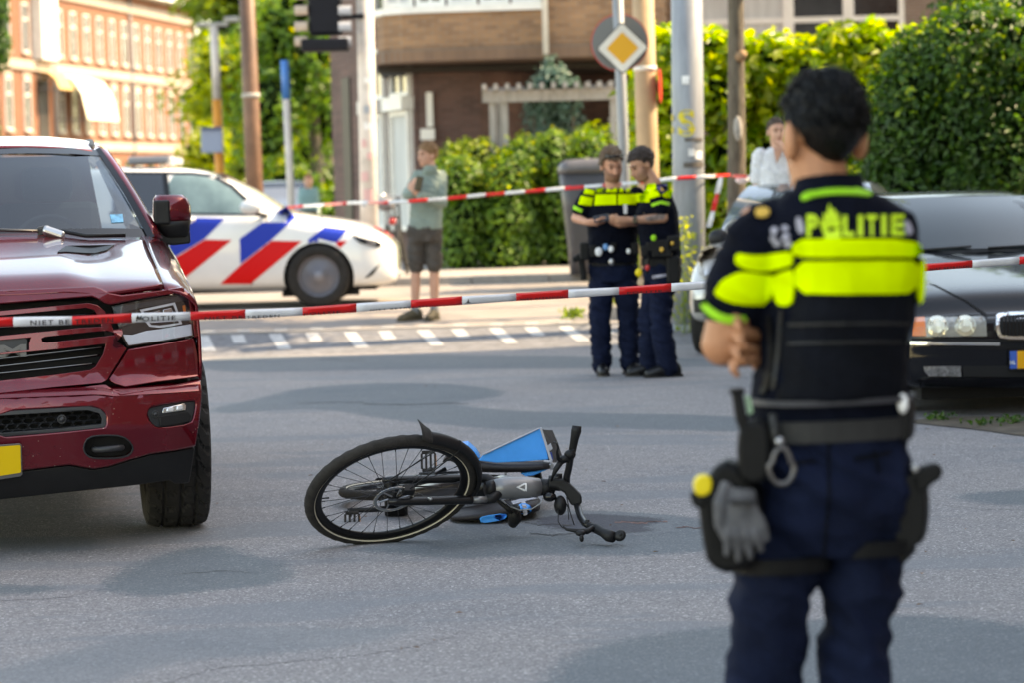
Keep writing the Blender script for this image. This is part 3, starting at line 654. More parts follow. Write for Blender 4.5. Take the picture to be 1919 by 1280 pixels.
on_pole(gp, gb, gt, 0.158, 'grime_band', M_GRIME, 1300, 261, 27.6, 0.2, 0.03); on_pole(gp, gb, gt, 0.158, 'grime_band', M_GRIME, 1300, 308, 27.6, 0.22, 0.05)
M_YEL = mat('yellow_paint', (0.62, 0.50, 0.04), 0.6)
def wrap_word(name, s, base, top, r, px, y, D, height, m, par, bold=0.02, fit=None):
    c = P(px, y, D); ax = at_pole(base, top, c.z); a0_ = math.asin(max(-1, min(1, (c.x - ax.x) / r)))
    fn = lambda u, v: Vector((ax.x + (r + 0.004) * math.sin(a0_ + u / r), ax.y - (r + 0.004) * math.cos(a0_ + u / r), c.z + v))
    return word(name, s, fn, m, par, height, bold, fit=fit)
wrap_word('letter', 'S', gb, gt, 0.158, 1270, 253, 27.6, 0.245, M_YEL, gp, 0.03, fit=0.17)
wrap_word('letter', ':', gb, gt, 0.158, 1259, 246, 27.6, 0.17, M_YEL, gp, 0.05, fit=0.05)

bp_, bb, bt = pole('catenary_mast', 'beige painted mast behind the priority sign', 1205, 1214, 0, 300, 32.2, 0.125, 0.12, M_BEIGE, 0.3, 'mast')
mb = MB(); c = at_pole(bb, bt, 2.78); mb.tube([c, c + Vector((0, 0, 0.05))], 0.132, 16); mb.build('clamp', M_WHITE, bp_, smooth=True)
c = P(1236, 160, 32.1); mb = MB(); mb.lathe([(0.0, 0.0), (0.19, 0.0), (0.19, 0.012), (0, 0.012)], Matrix.Translation(c) @ Matrix.Rotation(R(82), 4, 'Z') @ Matrix.Rotation(R(90), 4, 'X'), 24); mb.build('side_sign', mat('sign_red', (0.55, 0.03, 0.025), 0.4), bp_)
sp_, sbs, stp = pole('sign_post', 'slim grey post carrying the yellow and white priority sign', 1158, 1169, 0, 290, 30.6, 0.058, 0.058, M_GALV, 0.28, 'sign post')
def sign(name, lab, cat, c, parts, par_pole=None):
    o = empty(name, c, lab, cat)
    for nm, m, pts, d0, d1 in parts:
        mb = MB(); mb.prism([Vector((c.x + u, c.y - d1, c.z + v)) for u, v in pts], (0, d1 - d0, 0)); mb.build(nm, m, o)
    return o
def disc(r, n=36): return [(r * math.cos(2 * math.pi * k / n), r * math.sin(2 * math.pi * k / n)) for k in range(n)]
def dia(r, k=0.06): return smooth_poly([(0, -r), (r, 0), (0, r), (-r, 0)], 0) if k == 0 else [(-r * k, -r * (1 - k)), (r * k, -r * (1 - k)), (r * (1 - k), -r * k), (r * (1 - k), r * k), (r * k, r * (1 - k)), (-r * k, r * (1 - k)), (-r * (1 - k), r * k), (-r * (1 - k), -r * k)]
cs = P(1162, 78, 30.6)
sign('round_sign', 'round traffic sign seen from behind, grey back with thin red rim', 'traffic sign', cs + Vector((0, 0.10, 0)), [('plate', mat('sign_back', (0.16, 0.17, 0.18), 0.5, metal=0.3), disc(0.298), -0.008, 0.008), ('rim', MATS['sign_red'], disc(0.31), -0.014, -0.009)])
cs2 = P(1166, 90, 30.6)
sign('priority_sign', 'diamond priority road sign, orange yellow with white border', 'traffic sign', cs2 + Vector((0, -0.075, 0)), [('back_plate', mat('sign_edge', (0.07, 0.07, 0.075), 0.5), dia(0.285), 0.0, 0.012), ('border', M_WHITE, dia(0.268), 0.013, 0.018), ('centre', mat('sign_amber', (0.74, 0.36, 0.015), 0.45), dia(0.172, 0.04), 0.0185, 0.022)])

wp, wb_, wt_ = pole('traffic_mast', 'off-white mast covered with stickers beside the brick corner', 684, 692, 0, 420, 36.4, 0.118, 0.105, M_OFFW, 0.36, 'mast')
for (x, y, w, h) in ((688, 205, 0.08, 0.1), (690, 235, 0.1, 0.09), (683, 268, 0.07, 0.1), (695, 292, 0.09, 0.08), (684, 330, 0.1, 0.12), (692, 365, 0.14, 0.16), (682, 380, 0.06, 0.08), (690, 150, 0.09, 0.07)):
    on_pole(wp, wb_, wt_, 0.118, 'sticker', random.choice([M_STICK, M_STICK, mat('sticker_grey', (0.3, 0.33, 0.38), 0.5), mat('sticker_pink', (0.6, 0.36, 0.36), 0.5)]), x, y, 36.4, w, h)
# traffic light hanging beside that mast
tl = empty('traffic_light', P(606, 95, 36.2), 'dark blue black traffic light with visors on both sides, cut by the top edge', 'traffic light')
M_TL = mat('traffic_black', (0.003, 0.004, 0.010), 0.5, spec=0.2, var=0.2); M_VIS = mat('visor_tan', (0.42, 0.33, 0.26), 0.5, var=0.2); M_VISG = mat('visor_grey', (0.30, 0.32, 0.36), 0.45)
c = P(608, -40, 36.2); part(tl, 'housing', M_TL, lambda mb: mb.box(c, (0.42, 0.34, 1.42)), bevel=0.04)
part(tl, 'lower_plate', M_TL, lambda mb: mb.box(P(610, 84, 36.1), (0.60, 0.40, 0.16)), bevel=0.03)
for i, yv in enumerate((80, 52, 22, -8, -38, -68)):
    for sx, px, mm in ((-1, 563, M_VIS), (1, 648, M_VISG)):
        c0 = P(px, yv, 36.05); v_ = MB(); rr = 0.085
        v_.loft([[c0 + Vector((sx * (q - 0.09), rr * math.cos(a), rr * math.sin(a))) for a in np.linspace(-0.4, 3.54, 9)] + [c0 + Vector((sx * (q - 0.09), rr * 0.9 * math.cos(a), rr * 0.9 * math.sin(a))) for a in np.linspace(3.54, -0.4, 9)] for q in (0.0, 0.16)], True, True); v_.build('visor', mm, tl, smooth=False)
c = P(665, -30, 36.3); [part(tl, 'bracket', M_TL, lambda mb: mb.box(P(660, y_, 36.3), (0.3, 0.06, 0.06))) for y_ in (-20, 30)]

pole('lamp_post', 'dark brown lamp post standing behind the police car', 463, 476, 0, 330, 39.0, 0.13, 0.10, M_BROWNP, 0.28, 'lamp post')
mb = MB(); o = bpy.data.objects['lamp_post.001']; c = P(470, 182, 39.0); mb.tube([c, c + Vector((0, 0, 0.06))], 0.128, 16); mb.build('collar', M_CONC, o, smooth=True)
po, pb, pt = pole('marker_post', 'slender post, blue above and white below, behind the police car', 533, 546, 110, 385, 45, 0.06, 0.055, M_OFFW, 0.28)
for ch in po.children:
    if ch.name.startswith('shaft'): bpy.data.objects.remove(ch)
tz = P(533, 112, 45).z; mz = P(536, 185, 45).z
mb = MB(); mb.tube([pb, at_pole(pb, pt, mz)], 0.058, 14); mb.build('lower_shaft', M_OFFW, po, smooth=True)
mb = MB(); mb.tube([at_pole(pb, pt, mz + .002), at_pole(pb, pt, tz)], 0.066, 14); mb.build('upper_shaft', mat('blue_paint', (0.03, 0.18, 0.50), 0.45), po, smooth=True)
so, s0, s1 = pole('stop_post', 'white and orange post with a T arm and a small blue grey board', 401, 411, 50, 300, 48, 0.07, 0.065, M_OFFW, 0.28, 'post')
for ch in so.children:
    if ch.name.startswith('shaft'): bpy.data.objects.remove(ch)
za, zb_ = P(405, 186, 48).z, P(401, 45, 48).z
mb = MB(); mb.tube([s0, at_pole(s0, s1, za)], 0.082, 14); mb.build('lower_shaft', mat('orange_paint', (0.62, 0.24, 0.03), 0.55, var=0.15), so, smooth=True)
mb = MB(); mb.tube([at_pole(s0, s1, za + .002), at_pole(s0, s1, zb_)], 0.072, 14); mb.build('upper_shaft', M_OFFW, so, smooth=True)
mb = MB(); c = P(403, 45, 48); mb.box(c + Vector((-0.05, 0, 0)), (0.55, 0.14, 0.07)); mb.box(c + Vector((0.28, 0, 0.08)), (0.25, 0.16, 0.09)); mb.build('arm', M_CONC, so, bevel=0.02)
mb = MB(); mb.box(P(397, 262, 47.85), (0.36, 0.05, 0.42)); mb.build('board', mat('board_blue', (0.25, 0.30, 0.42), 0.5), so, bevel=0.015)
mb = MB(); mb.box(P(397, 240, 47.82), (0.35, 0.06, 0.05)); mb.build('board_cap', mat('board_dark', (0.04, 0.07, 0.16), 0.5), so)

# grey container by the hedge
gc = empty('waste_container', P(1095, 515, 36.6), 'dark grey domed waste container in front of the hedge', 'container'); gc.location.z = 0.36
c = P(1092, 500, 36.6); M_GREYC = mat('container_grey', (0.05, 0.05, 0.06), 0.45, var=0.15, vscale=4)
def sqr(cx_, cy_, z, a, b, k=0.3): return [Vector((cx_ + x, cy_ + y, z)) for x, y in smooth_poly([(-a, -b), (-a * 0.5, -b), (a * 0.5, -b), (a, -b), (a, b), (a * 0.5, b), (-a * 0.5, b), (-a, b)], 2)]
c = P(1112, 500, 36.6)
part(gc, 'body', M_GREYC, lambda mb: mb.loft([sqr(c.x, c.y, z, a, a * 0.8) for z, a in ((0.36, 0.30), (0.7, 0.32), (1.2, 0.37), (1.66, 0.415))]), smooth=True)
part(gc, 'lid', mat('container_lid', (0.085, 0.085, 0.098), 0.4, var=0.1), lambda mb: mb.loft([sqr(c.x, c.y, z, a, a * 0.8) for z, a in ((1.662, 0.43), (1.72, 0.43), (1.79, 0.40), (1.83, 0.33), (1.845, 0.1))]), smooth=True)

# pergola
pg = empty('pergola', P(1040, 480, 41.6), 'weathered white wooden pergola with slatted top in front of the porch', 'pergola'); pg.location.z = 0.36
M_OLDW = mat('old_white_wood', (0.34, 0.31, 0.29), 0.8, var=0.2, vscale=3, bump=0.2, bscale=20, stretch=(8, 8, 1))
zt_ = P(1040, 180, 41.6).z
for px in (934, 948, 957, 1160):
    part(pg, 'post', M_OLDW, lambda mb: mb.box((X(px, 41.6 if px != 948 else 42.0), 41.6 if px != 948 else 42.0, (zt_ + 0.36) / 2), (0.095, 0.095, zt_ - 0.36)))
part(pg, 'beam', M_OLDW, lambda mb: mb.box((X(1040, 41.6), 41.54, zt_ + 0.02), (X(1162, 41.6) - X(914, 41.6), 0.05, 0.17)))
part(pg, 'beam', M_OLDW, lambda mb: mb.box((X(1040, 42.6), 42.4, zt_ + 0.10), (X(1162, 41.6) - X(930, 41.6), 0.05, 0.15)))
for k in range(12):
    px = 920 + k * 21.5; part(pg, 'slat', M_OLDW, lambda mb: mb.box((X(px, 41.6), 41.9, zt_ + 0.155), (0.06, 1.2, 0.085)))

# ================================================================== PLANTS
LEAF_A = leaf_mat('leaf_hedge', (0.035, 0.11, 0.015), (0.14, 0.27, 0.03), 0.4)
LEAF_B = leaf_mat('leaf_laurel', (0.08, 0.20, 0.012), (0.32, 0.46, 0.03), 0.55, 0.3)
LEAF_C = leaf_mat('leaf_dark', (0.014, 0.055, 0.012), (0.055, 0.15, 0.02), 0.4)
LEAF_T = leaf_mat('leaf_tree', (0.07, 0.15, 0.022), (0.22, 0.32, 0.045), 0.5)
LEAF_Y = leaf_mat('leaf_yellow', (0.14, 0.22, 0.015), (0.34, 0.40, 0.03), 0.55)
LEAF_G = leaf_mat('leaf_conifer', (0.06, 0.13, 0.11), (0.13, 0.22, 0.18), 0.2)
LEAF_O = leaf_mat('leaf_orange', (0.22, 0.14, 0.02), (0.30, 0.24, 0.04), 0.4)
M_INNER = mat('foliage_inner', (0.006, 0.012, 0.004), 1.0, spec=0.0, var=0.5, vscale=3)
M_BARK = mat('bark', (0.075, 0.058, 0.045), 0.9, var=0.5, vscale=7, bump=1.2, bscale=16, stretch=(3, 3, 0.6), color2=(0.17, 0.145, 0.11))
def shrub(name, lab, cat, blobs, n, size, lm, core=0.78, stems=True, group=None, extra=None, zbase=0.3, shell=0.4):
    B = blobs; cx_ = sum(b[0] for b in B) / len(B); cy_ = sum(b[1] for b in B) / len(B)
    o = empty(name, (cx_, cy_, zbase), lab, cat, group)
    pts, nr = blob_points(B, n, shell); keep = pts[:, 2] > zbase + 0.02; pts = pts[keep]; nr = nr[keep]
    sz = size * rng.uniform(0.6, 1.35, len(pts)); link('foliage', leaf_mesh(pts, nr + np.array([0, 0, 0.35]), sz), lm, o)
    if extra:
        m2, frac, filt = extra; k = rng.random(len(pts)) < frac
        if filt is not None: k &= filt(pts)
        p2 = pts[k] + nr[k] * size * 0.5; link('young_leaves', leaf_mesh(p2, nr[k] + np.array([0, 0, 0.6]), size * rng.uniform(0.7, 1.3, len(p2))), m2, o)  # second, brighter leaf colour; filtered cases put sunlight on the tops
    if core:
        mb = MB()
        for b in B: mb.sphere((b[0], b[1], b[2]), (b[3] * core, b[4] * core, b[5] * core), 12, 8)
        mb.build('inner_mass', M_INNER, o, smooth=True)['kind'] = 'stuff'  # dark core added to stop light passing through the foliage
    if stems:
        mb = MB()
        for k in range(stems if isinstance(stems, int) and stems is not True else 4):
            b = random.choice(B); x = b[0] + random.uniform(-.5, .5) * b[3]; mb.tube([(x, b[1], zbase - 0.02), (x + random.uniform(-.1, .1), b[1], b[2])], [0.035, 0.015], 6)
        mb.build('stems', M_BARK, o)
    return o
def boxy(px0, px1, D, dep, ztop, zbot, step=0.6, rz=None, jit=0.08):
    out = []; x0, x1 = X(px0, D), X(px1, D); nx = max(1, round((x1 - x0) / step)); nz = max(1, round((ztop - zbot) / step))
    for i in range(nx):
        for k in range(nz):
            x = x0 + (i + 0.5) * (x1 - x0) / nx; z = zbot + (k + 0.5) * (ztop - zbot) / nz
            out.append((x + random.uniform(-jit, jit), D + dep / 2 + random.uniform(-jit, jit), z + random.uniform(-jit, jit) * 0.6, (x1 - x0) / nx * 0.72, dep / 2, (ztop - zbot) / nz * 0.72))
    return out
zpx = lambda y, D, x: P(x, y, D).z
# clipped hedge behind the man in the green jacket
bl = boxy(840, 985, 40.0, 1.4, zpx(306, 40, 900), 0.34, 0.5) + boxy(965, 1150, 40.3, 1.5, zpx(262, 40, 1040), 0.34, 0.55)
shrub('hedge', 'dense clipped green hedge behind the man in the green jacket, yellowish on top', 'hedge', bl, 17000, 0.085, LEAF_A, extra=(LEAF_Y, 0.10, lambda p: p[:, 2] > 1.4), zbase=0.36)  # yellow leaves on the upper part put sunlight into the colour
shrub('shrub', 'rounded bright green shrub at the left end of the clipped hedge', 'shrub', [(X(860, 41), 41.2, 1.65, 0.42, 0.5, 0.5), (X(900, 41), 41.3, 1.75, 0.42, 0.5, 0.48), (X(880, 41), 41.2, 1.0, 0.5, 0.5, 0.6)], 3200, 0.09, LEAF_T, extra=(LEAF_Y, 0.15, None), zbase=0.36)
shrub('conifer_shrub', 'blue green feathery conifer rising above the pergola', 'conifer', [(X(1052, 41.6) + 0.0, 42.9, 2.5, 0.5, 0.4, 0.45), (X(1045, 41.6), 41.8, 3.0, 0.26, 0.26, 0.42), (X(1020, 41.6), 41.8, 2.75, 0.22, 0.22, 0.34), (X(1075, 41.6), 41.8, 2.8, 0.24, 0.24, 0.34), (X(1090, 41.6), 41.8, 1.9, 0.5, 0.3, 0.4), (X(1030, 41.6), 41.8, 1.9, 0.5, 0.3, 0.5)], 4200, 0.085, LEAF_G, core=0.5, zbase=0.36, shell=0.7)
shrub('garden_bush', 'leafy garden bush in the shade under the pergola', 'bush', boxy(1075, 1190, 41.5, 1.0, 2.3, 0.4, 0.6), 2600, 0.12, LEAF_T, zbase=0.36)
# tall laurel hedge
bl = boxy(1225, 1420, 33.6, 1.6, zpx(130, 33.6, 1300), 0.3, 0.7, jit=0.14) + boxy(1400, 1700, 33.8, 1.6, zpx(95, 33.8, 1500), 0.3, 0.7, jit=0.14)
for k in range(16):
    px = random.uniform(1250, 1690); bl.append((X(px, 33.6), 34.1, zpx(random.uniform(75, 125), 33.6, px), random.uniform(.2, .35), 0.3, random.uniform(.2, .4)))
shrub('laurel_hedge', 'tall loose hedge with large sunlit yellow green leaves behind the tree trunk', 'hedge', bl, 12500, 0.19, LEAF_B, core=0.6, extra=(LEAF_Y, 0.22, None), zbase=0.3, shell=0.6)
# dark bush right
bl = []
for k in range(60):
    px = random.uniform(1660, 1985); yy = random.uniform(60, 380); edge = 1632 + max(0, (250 - yy)) * 0.40 + random.uniform(0, 30)
    bl.append((X(max(px, edge + 40), 28.0), 28.3 + random.uniform(-.25, .4), zpx(yy, 28, 1750), 0.36, 0.45, 0.36))
bl += [(X(1800, 28), 28.5, 1.0, 0.9, 0.5, 0.8), (X(1930, 28), 28.5, 1.2, 0.8, 0.5, 0.9), (X(1715, 28), 28.5, 1.0, 0.5, 0.5, 0.8), (X(1860, 28), 28.6, 2.1, 0.8, 0.5, 0.8), (X(1745, 28), 28.6, 1.8, 0.5, 0.45, 0.6)]
shrub('evergreen_bush', 'large dense dark green bush filling the right side behind the black car', 'bush', bl, 46000, 0.088, LEAF_C, core=0.55, shell=0.6, extra=(LEAF_B, 0.12, lambda p: p[:, 2] > 2.1 + 0.25 * (p[:, 0] - 4)), zbase=0.3)  # lighter leaves towards the top stand for sunlight on the bush
bl = [(X(random.uniform(1800, 2010), 31), 31.5 + random.uniform(-.4, .4), zpx(random.uniform(-90, 110), 31, 1850), 0.5, 0.5, 0.45) for k in range(14)] + [(X(1900, 31), 31.6, 1.6, 0.7, 0.5, 1.2)]
shrub('evergreen_bush', 'dark bush at the top right corner behind the big evergreen bush', 'bush', bl, 11000, 0.09, LEAF_C, core=0.55, extra=(LEAF_B, 0.10, None), zbase=0.3)

def tree(name, lab, base, th, tr, blobs, n, size, lm, group=None, lean=(0, 0), extra=None, limbs=6, core=0.55, bark=None):
    o = empty(name, base, lab, 'tree', group); b = Vector(base); top = b + Vector((lean[0], lean[1], th))
    mb = MB(); mb.tube([b - Vector((0, 0, .05)), b + (top - b) * 0.08, b.lerp(top, 0.35) + Vector((random.uniform(-.03, .03), 0, 0)), b.lerp(top, 0.7), top], [tr * 1.35, tr * 1.08, tr, tr * 0.85, tr * 0.6], 14)
    for k in range(limbs):
        q = random.choice(blobs); s_ = b.lerp(top, random.uniform(0.72, 1.0)); e_ = Vector(q[:3]); mid = s_.lerp(e_, 0.5) + Vector((0, 0, 0.12 * (e_ - s_).length)); mb.tube([s_, mid, e_], [tr * 0.5, tr * 0.3, tr * 0.1], 7)
    mb.build('trunk', bark or M_BARK, o, smooth=True)
    pts, nr = blob_points(blobs, n, 0.6); sz = size * rng.uniform(0.6, 1.4, len(pts)); link('crown', leaf_mesh(pts, nr + np.array([0, 0, .4]), sz), lm, o)
    if extra: p2 = pts[rng.random(len(pts)) < extra[1]]; link('sunlit_leaves', leaf_mesh(p2 + 0.1, rng.normal(0, 1, p2.shape), size * rng.uniform(0.7, 1.3, len(p2))), extra[0], o)
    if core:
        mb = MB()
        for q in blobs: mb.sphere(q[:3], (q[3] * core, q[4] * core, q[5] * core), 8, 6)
        mb.build('inner_mass', M_INNER, o)['kind'] = 'stuff'  # dark core added inside the crown to block light
    return o
# street tree whose trunk stands behind the silver car
tb_ = P(1380, 420, 29.2); crown = [(tb_.x + random.uniform(-1.6, 1.2), 29.2 + random.uniform(-1.3, 1.3), random.uniform(5.3, 7.6), 0.9, 0.9, 0.7) for k in range(12)]
tree('street_tree', 'slim street tree trunk with grey patch of bark between lamp post and officer', (tb_.x - 0.02, 29.2, 0.28), 4.9, 0.092, crown, 5000, 0.13, LEAF_T, lean=(0.10, 0))
o = bpy.data.objects['street_tree']; mb = MB(); c = P(1383, 240, 29.08); mb.sphere(c, (0.045, 0.03, 0.13), 10, 8); mb.build('bark_scar', mat('scar', (0.34, 0.32, 0.30), 0.9, var=0.4, vscale=12), o, smooth=True)
mb = MB(); c = P(1388, 105, 29.08); mb.tube([c + Vector((0, 0.05, 0)), c + Vector((0.02, -0.06, 0.02))], [0.06, 0.045], 10); mb.build('branch_stub', mat('cut_wood', (0.30, 0.18, 0.10), 0.8, var=0.3), o, smooth=True)
# trees down the side street
def blobs_at(px, y, D, w, h, k, r):
    c = P(px, y, D); return [(c.x + random.uniform(-.5, .5) * w, D + random.uniform(-.5, .5) * w, c.z + random.uniform(-.5, .5) * h, r * random.uniform(.8, 1.3), r * random.uniform(.8, 1.3), r * random.uniform(.7, 1.1)) for _ in range(k)]
GR = 'trees down the side street'
def bt_(lab, px, y, D, w, h, k, r, n, size, lm, extra=None, name='broadleaf_tree'):
    c = P(px, y, D); zg = 0.27; tree(name, lab, (c.x, D, zg), max(0.5, c.z - zg), 0.22 * r / 2 + 0.08, blobs_at(px, y, D, w, h, k, r), n, size, lm, GR, extra=extra, limbs=5, core=0.5)
bt_('broad green tree above the far end of the row houses', 420, -40, 175, 16, 20, 26, 3.4, 6000, 0.8, LEAF_T, (LEAF_Y, 0.12))
bt_('sunlit yellow green tree left of the brown lamp post', 437, 225, 92, 2.2, 4.0, 14, 0.85, 3600, 0.26, LEAF_Y, (LEAF_T, 0.2))
bt_('tall pale green tree right of the brown lamp post', 515, 30, 105, 5.5, 11, 26, 1.7, 7000, 0.36, LEAF_T, (LEAF_Y, 0.25))
bt_('dense dark green tree filling the gap before the brick corner', 590, 215, 78, 2.6, 6.5, 22, 1.1, 7000, 0.24, LEAF_A, (LEAF_Y, 0.06))
bt_('bright low tree just right of the brown lamp post', 500, 290, 82, 1.6, 2.4, 10, 0.65, 2600, 0.22, LEAF_Y, (LEAF_T, 0.25))
bt_('dark green tree high above the traffic light', 600, -30, 120, 5, 10, 20, 2.2, 5000, 0.5, LEAF_A)
bt_('small bush tree below the blue grey board', 375, 300, 88, 1.0, 1.6, 6, 0.6, 1300, 0.2, LEAF_Y)
shrub('green_shrub', 'strip of dark green leaves at the left edge in front of the row houses', 'shrub', [(P(-6, y, 60).x, 60, P(-6, y, 60).z, 0.28, 0.3, 0.4) for y in (-10, 20, 50, 80, 100)] + [(P(-20, 200, 60).x, 60, z, 0.25, .3, .6) for z in (0.9, 1.9, 2.9)], 1500, 0.16, LEAF_C, zbase=0.27, core=0.6)
# unseen tall trees added behind the laurel hedge to darken car reflections
for k, (x_, y_) in enumerate(((11.0, 47.5), (15.5, 47.0))):
    cr = [(x_ + random.uniform(-2.2, 2.2), y_ + random.uniform(-1.8, 1.8), random.uniform(6.5, 12.5), 1.6, 1.5, 1.4) for _ in range(16)]
    tree('garden_tree', ['garden tree beyond the right edge behind the evergreen bush', 'farthest garden tree outside the right edge of the picture'][k], (x_, y_, 0.3), 6.5, 0.22, cr, 5000, 0.32, LEAF_A, 'trees in the garden at the right', core=0.8)
# far wood closing the street
bl = [(x, 230 + random.uniform(-6, 6), random.uniform(2, 13), 5, 4, 4.5) for x in np.arange(-60, 60, 2.6)] + [(x, 232, random.uniform(10, 19), 4.5, 4, 4.5) for x in np.arange(-60, 60, 3.4)]
pts, nr = blob_points(bl, 12000, 0.5); o = link('far_trees', leaf_mesh(pts, nr, 1.1 * rng.uniform(0.6, 1.4, len(pts))), LEAF_T); tag(o, 'far mass of green trees closing the side street', 'trees', kind='stuff')
# weeds
def weed(lab, c, h, n, w, lm=None, size=0.06):
    o = empty('weed', c, lab, 'weed', 'weeds growing in the paving'); c = Vector(c)
    p = np.array([[c.x + random.gauss(0, w), c.y + random.gauss(0, w * 0.8), c.z + random.uniform(0.01, h)] for _ in range(n)]); link('leaves', leaf_mesh(p, rng.normal(0, 1, p.shape), size * rng.uniform(0.6, 1.3, n)), lm or LEAF_T, o)
    mb = MB()
    for k in range(4): mb.tube([c, c + Vector((random.uniform(-w, w), random.uniform(-w, w), h * 0.8))], [0.006, 0.003], 5)
    mb.build('stems', mat('stem_green', (0.12, 0.18, 0.05), 0.7), o)
weed('low green weed tuft on the raised table left of the two officers', G(1075, 597, 0.2), 0.10, 90, 0.06)
weed('tall weeds at the foot of the sign post behind the officers', P(1160, 600, 29.0) * Vector((1, 1, 0)) + Vector((0, 0, 0.2)) if False else Vector((X(1163, 28.6), 28.6, 0.2)), 0.45, 150, 0.09, LEAF_Y)
weed('tall weeds at the foot of the thick grey lamp post', Vector((X(1283, 27.2), 27.2, 0.05)), 1.15, 220, 0.09, LEAF_Y)
for i, (x, y, s_) in enumerate(((1762, 789, 'between the officer and the plate of the black car'), (1840, 800, 'in the soil below the black car, middle tuft'), (1895, 796, 'in the soil at the right edge of the picture'))): weed('short green weed ' + s_, G(x, y), 0.05, 40, 0.05, LEAF_C, size=0.04)
# ================================================================== VEHICLES
def paint(name, c, spec=0.25, c2=None, coat=1.0, metal=0.35, rough=0.35, dirt=0.0):
    m = mat(name, c, rough, metal=metal, coat=coat, var=0.06, vscale=2.0, spec=spec)
    if dirt:
        nt = m.node_tree; N = nt.nodes; L = nt.links; b = N['Principled BSDF']
        tc = N.new('ShaderNodeTexCoord'); v = N.new('ShaderNodeTexVoronoi'); v.inputs['Scale'].default_value = 40; L.new(tc.outputs['Object'], v.inputs['Vector'])
        n = N.new('ShaderNodeTexNoise'); n.inputs['Scale'].default_value = 2.4; L.new(tc.outputs['Object'], n.inputs['Vector'])
        sep = N.new('ShaderNodeSeparateXYZ'); L.new(tc.outputs['Object'], sep.inputs[0])
        low = N.new('ShaderNodeMapRange'); low.inputs[1].default_value = 0.95; low.inputs[2].default_value = 0.55; L.new(sep.outputs[2], low.inputs[0])
        a = N.new('ShaderNodeMath'); a.operation = 'LESS_THAN'; a.inputs[1].default_value = 0.11; L.new(v.outputs['Distance'], a.inputs[0])
        w = N.new('ShaderNodeMath'); w.operation = 'GREATER_THAN'; w.inputs[1].default_value = 0.5; L.new(n.outputs['Fac'], w.inputs[0])
        mu = N.new('ShaderNodeMath'); mu.operation = 'MULTIPLY'; L.new(a.outputs[0], mu.inputs[0]); L.new(w.outputs[0], mu.inputs[1])
        mu2 = N.new('ShaderNodeMath'); mu2.operation = 'MULTIPLY'; L.new(mu.outputs[0], mu2.inputs[0]); L.new(low.outputs[0], mu2.inputs[1])
        old = b.inputs['Base Color'].links[0].from_socket
        mx = N.new('ShaderNodeMix'); mx.data_type = 'RGBA'; L.new(mu2.outputs[0], mx.inputs[0]); L.new(old, mx.inputs[6]); mx.inputs[7].default_value = (0.38, 0.27, 0.23, 1); L.new(mx.outputs[2], b.inputs['Base Color'])
        k = N.new('ShaderNodeMath'); k.operation = 'SUBTRACT'; k.inputs[0].default_value = 1.0; L.new(mu2.outputs[0], k.inputs[1]); L.new(k.outputs[0], b.inputs['Coat Weight'])
    return m
M_BURG = paint('burgundy_paint', (0.155, 0.002, 0.010), metal=0.5, rough=0.22, dirt=1.0)
M_BLK = mat('black_plastic', (0.008, 0.008, 0.009), 0.5, spec=0.35, var=0.25, vscale=8, bump=0.1, bscale=200)
M_GLOSSB = mat('gloss_black', (0.004, 0.004, 0.005), 0.15, coat=0.3, spec=0.3)
M_DKGREY = mat('dark_grey_plastic', (0.022, 0.023, 0.026), 0.5, var=0.2, vscale=5)
M_TYRE = mat('tyre_rubber', (0.016, 0.0145, 0.0135), 0.85, var=0.4, vscale=12, bump=0.2, bscale=60)
M_CHROME = mat('chrome', (0.75, 0.76, 0.78), 0.12, metal=1.0)
M_SILVER = mat('satin_silver', (0.48, 0.49, 0.51), 0.28, metal=0.8)
M_LENS = glass_mat('lamp_lens', (0.97, 0.98, 1.0), 0.04)
M_LAMPW = mat('lamp_white', (0.8, 0.82, 0.85), 0.2, metal=0.4)
M_AMBER = mat('amber_lens', (0.75, 0.16, 0.01), 0.2, coat=0.6)
M_REDL = mat('red_lens', (0.45, 0.01, 0.01), 0.2, coat=0.6)
M_WSHIELD = glass_mat('windscreen', (0.22, 0.30, 0.36), 0.045)
M_SIDEGL = glass_mat('side_glass', (0.35, 0.45, 0.45), 0.08)
M_INT = mat('car_interior', (0.02, 0.021, 0.024), 0.7, var=0.3)
M_SEAT = mat('car_seat', (0.05, 0.05, 0.055), 0.8, var=0.2)
M_PLATEY = mat('plate_yellow', (0.78, 0.50, 0.015), 0.35)
M_UNDER = mat('underbody', (0.008, 0.008, 0.009), 0.9)
M_EMBL = mat('emblem_grey', (0.13, 0.13, 0.135), 0.35, metal=0.3)

def tyre_mesh(Rr, W, n=120, tread=True, name='tyre', depth=0.014):
    """tyre about local X axis with tread blocks"""
    prof = []; k = 26
    for j in range(k):   # across the tread, inner to outer
        t = j / (k - 1) * 2 - 1; prof.append((t * W / 2 * 0.94, Rr - 0.020 * abs(t) ** 4, t))
    side = [(W * 0.5, Rr - 0.045), (W * 0.515, Rr - 0.09), (W * 0.50, Rr * 0.72), (W * 0.46, Rr * 0.66), (W * 0.36, Rr * 0.64)]
    full = [(-x, r, None) for x, r in reversed(side)] + prof + [(x, r, None) for x, r in side]
    rings = []
    for i in range(n):
        a = 2 * math.pi * i / n; ring = []
        for x, r, t in full:
            if t is not None and tread:
                g = 0
                for gx in (-0.5, 0.02, 0.5):
                    if abs(t - gx) < 0.055: g = 1
                ph = i + 2.0 * math.sin(t * 5.0) * 2
                if (ph % 6) < 1.4 and abs(t) > 0.12: g = max(g, 0.8)
                r = r - depth * g
            ring.append(Vector((x, r * math.cos(a), r * math.sin(a))))
        rings.append(ring)
    rings.append(rings[0]); mb = MB(); mb.loft(rings, closed=False, cap=False); return mb.mesh(name)
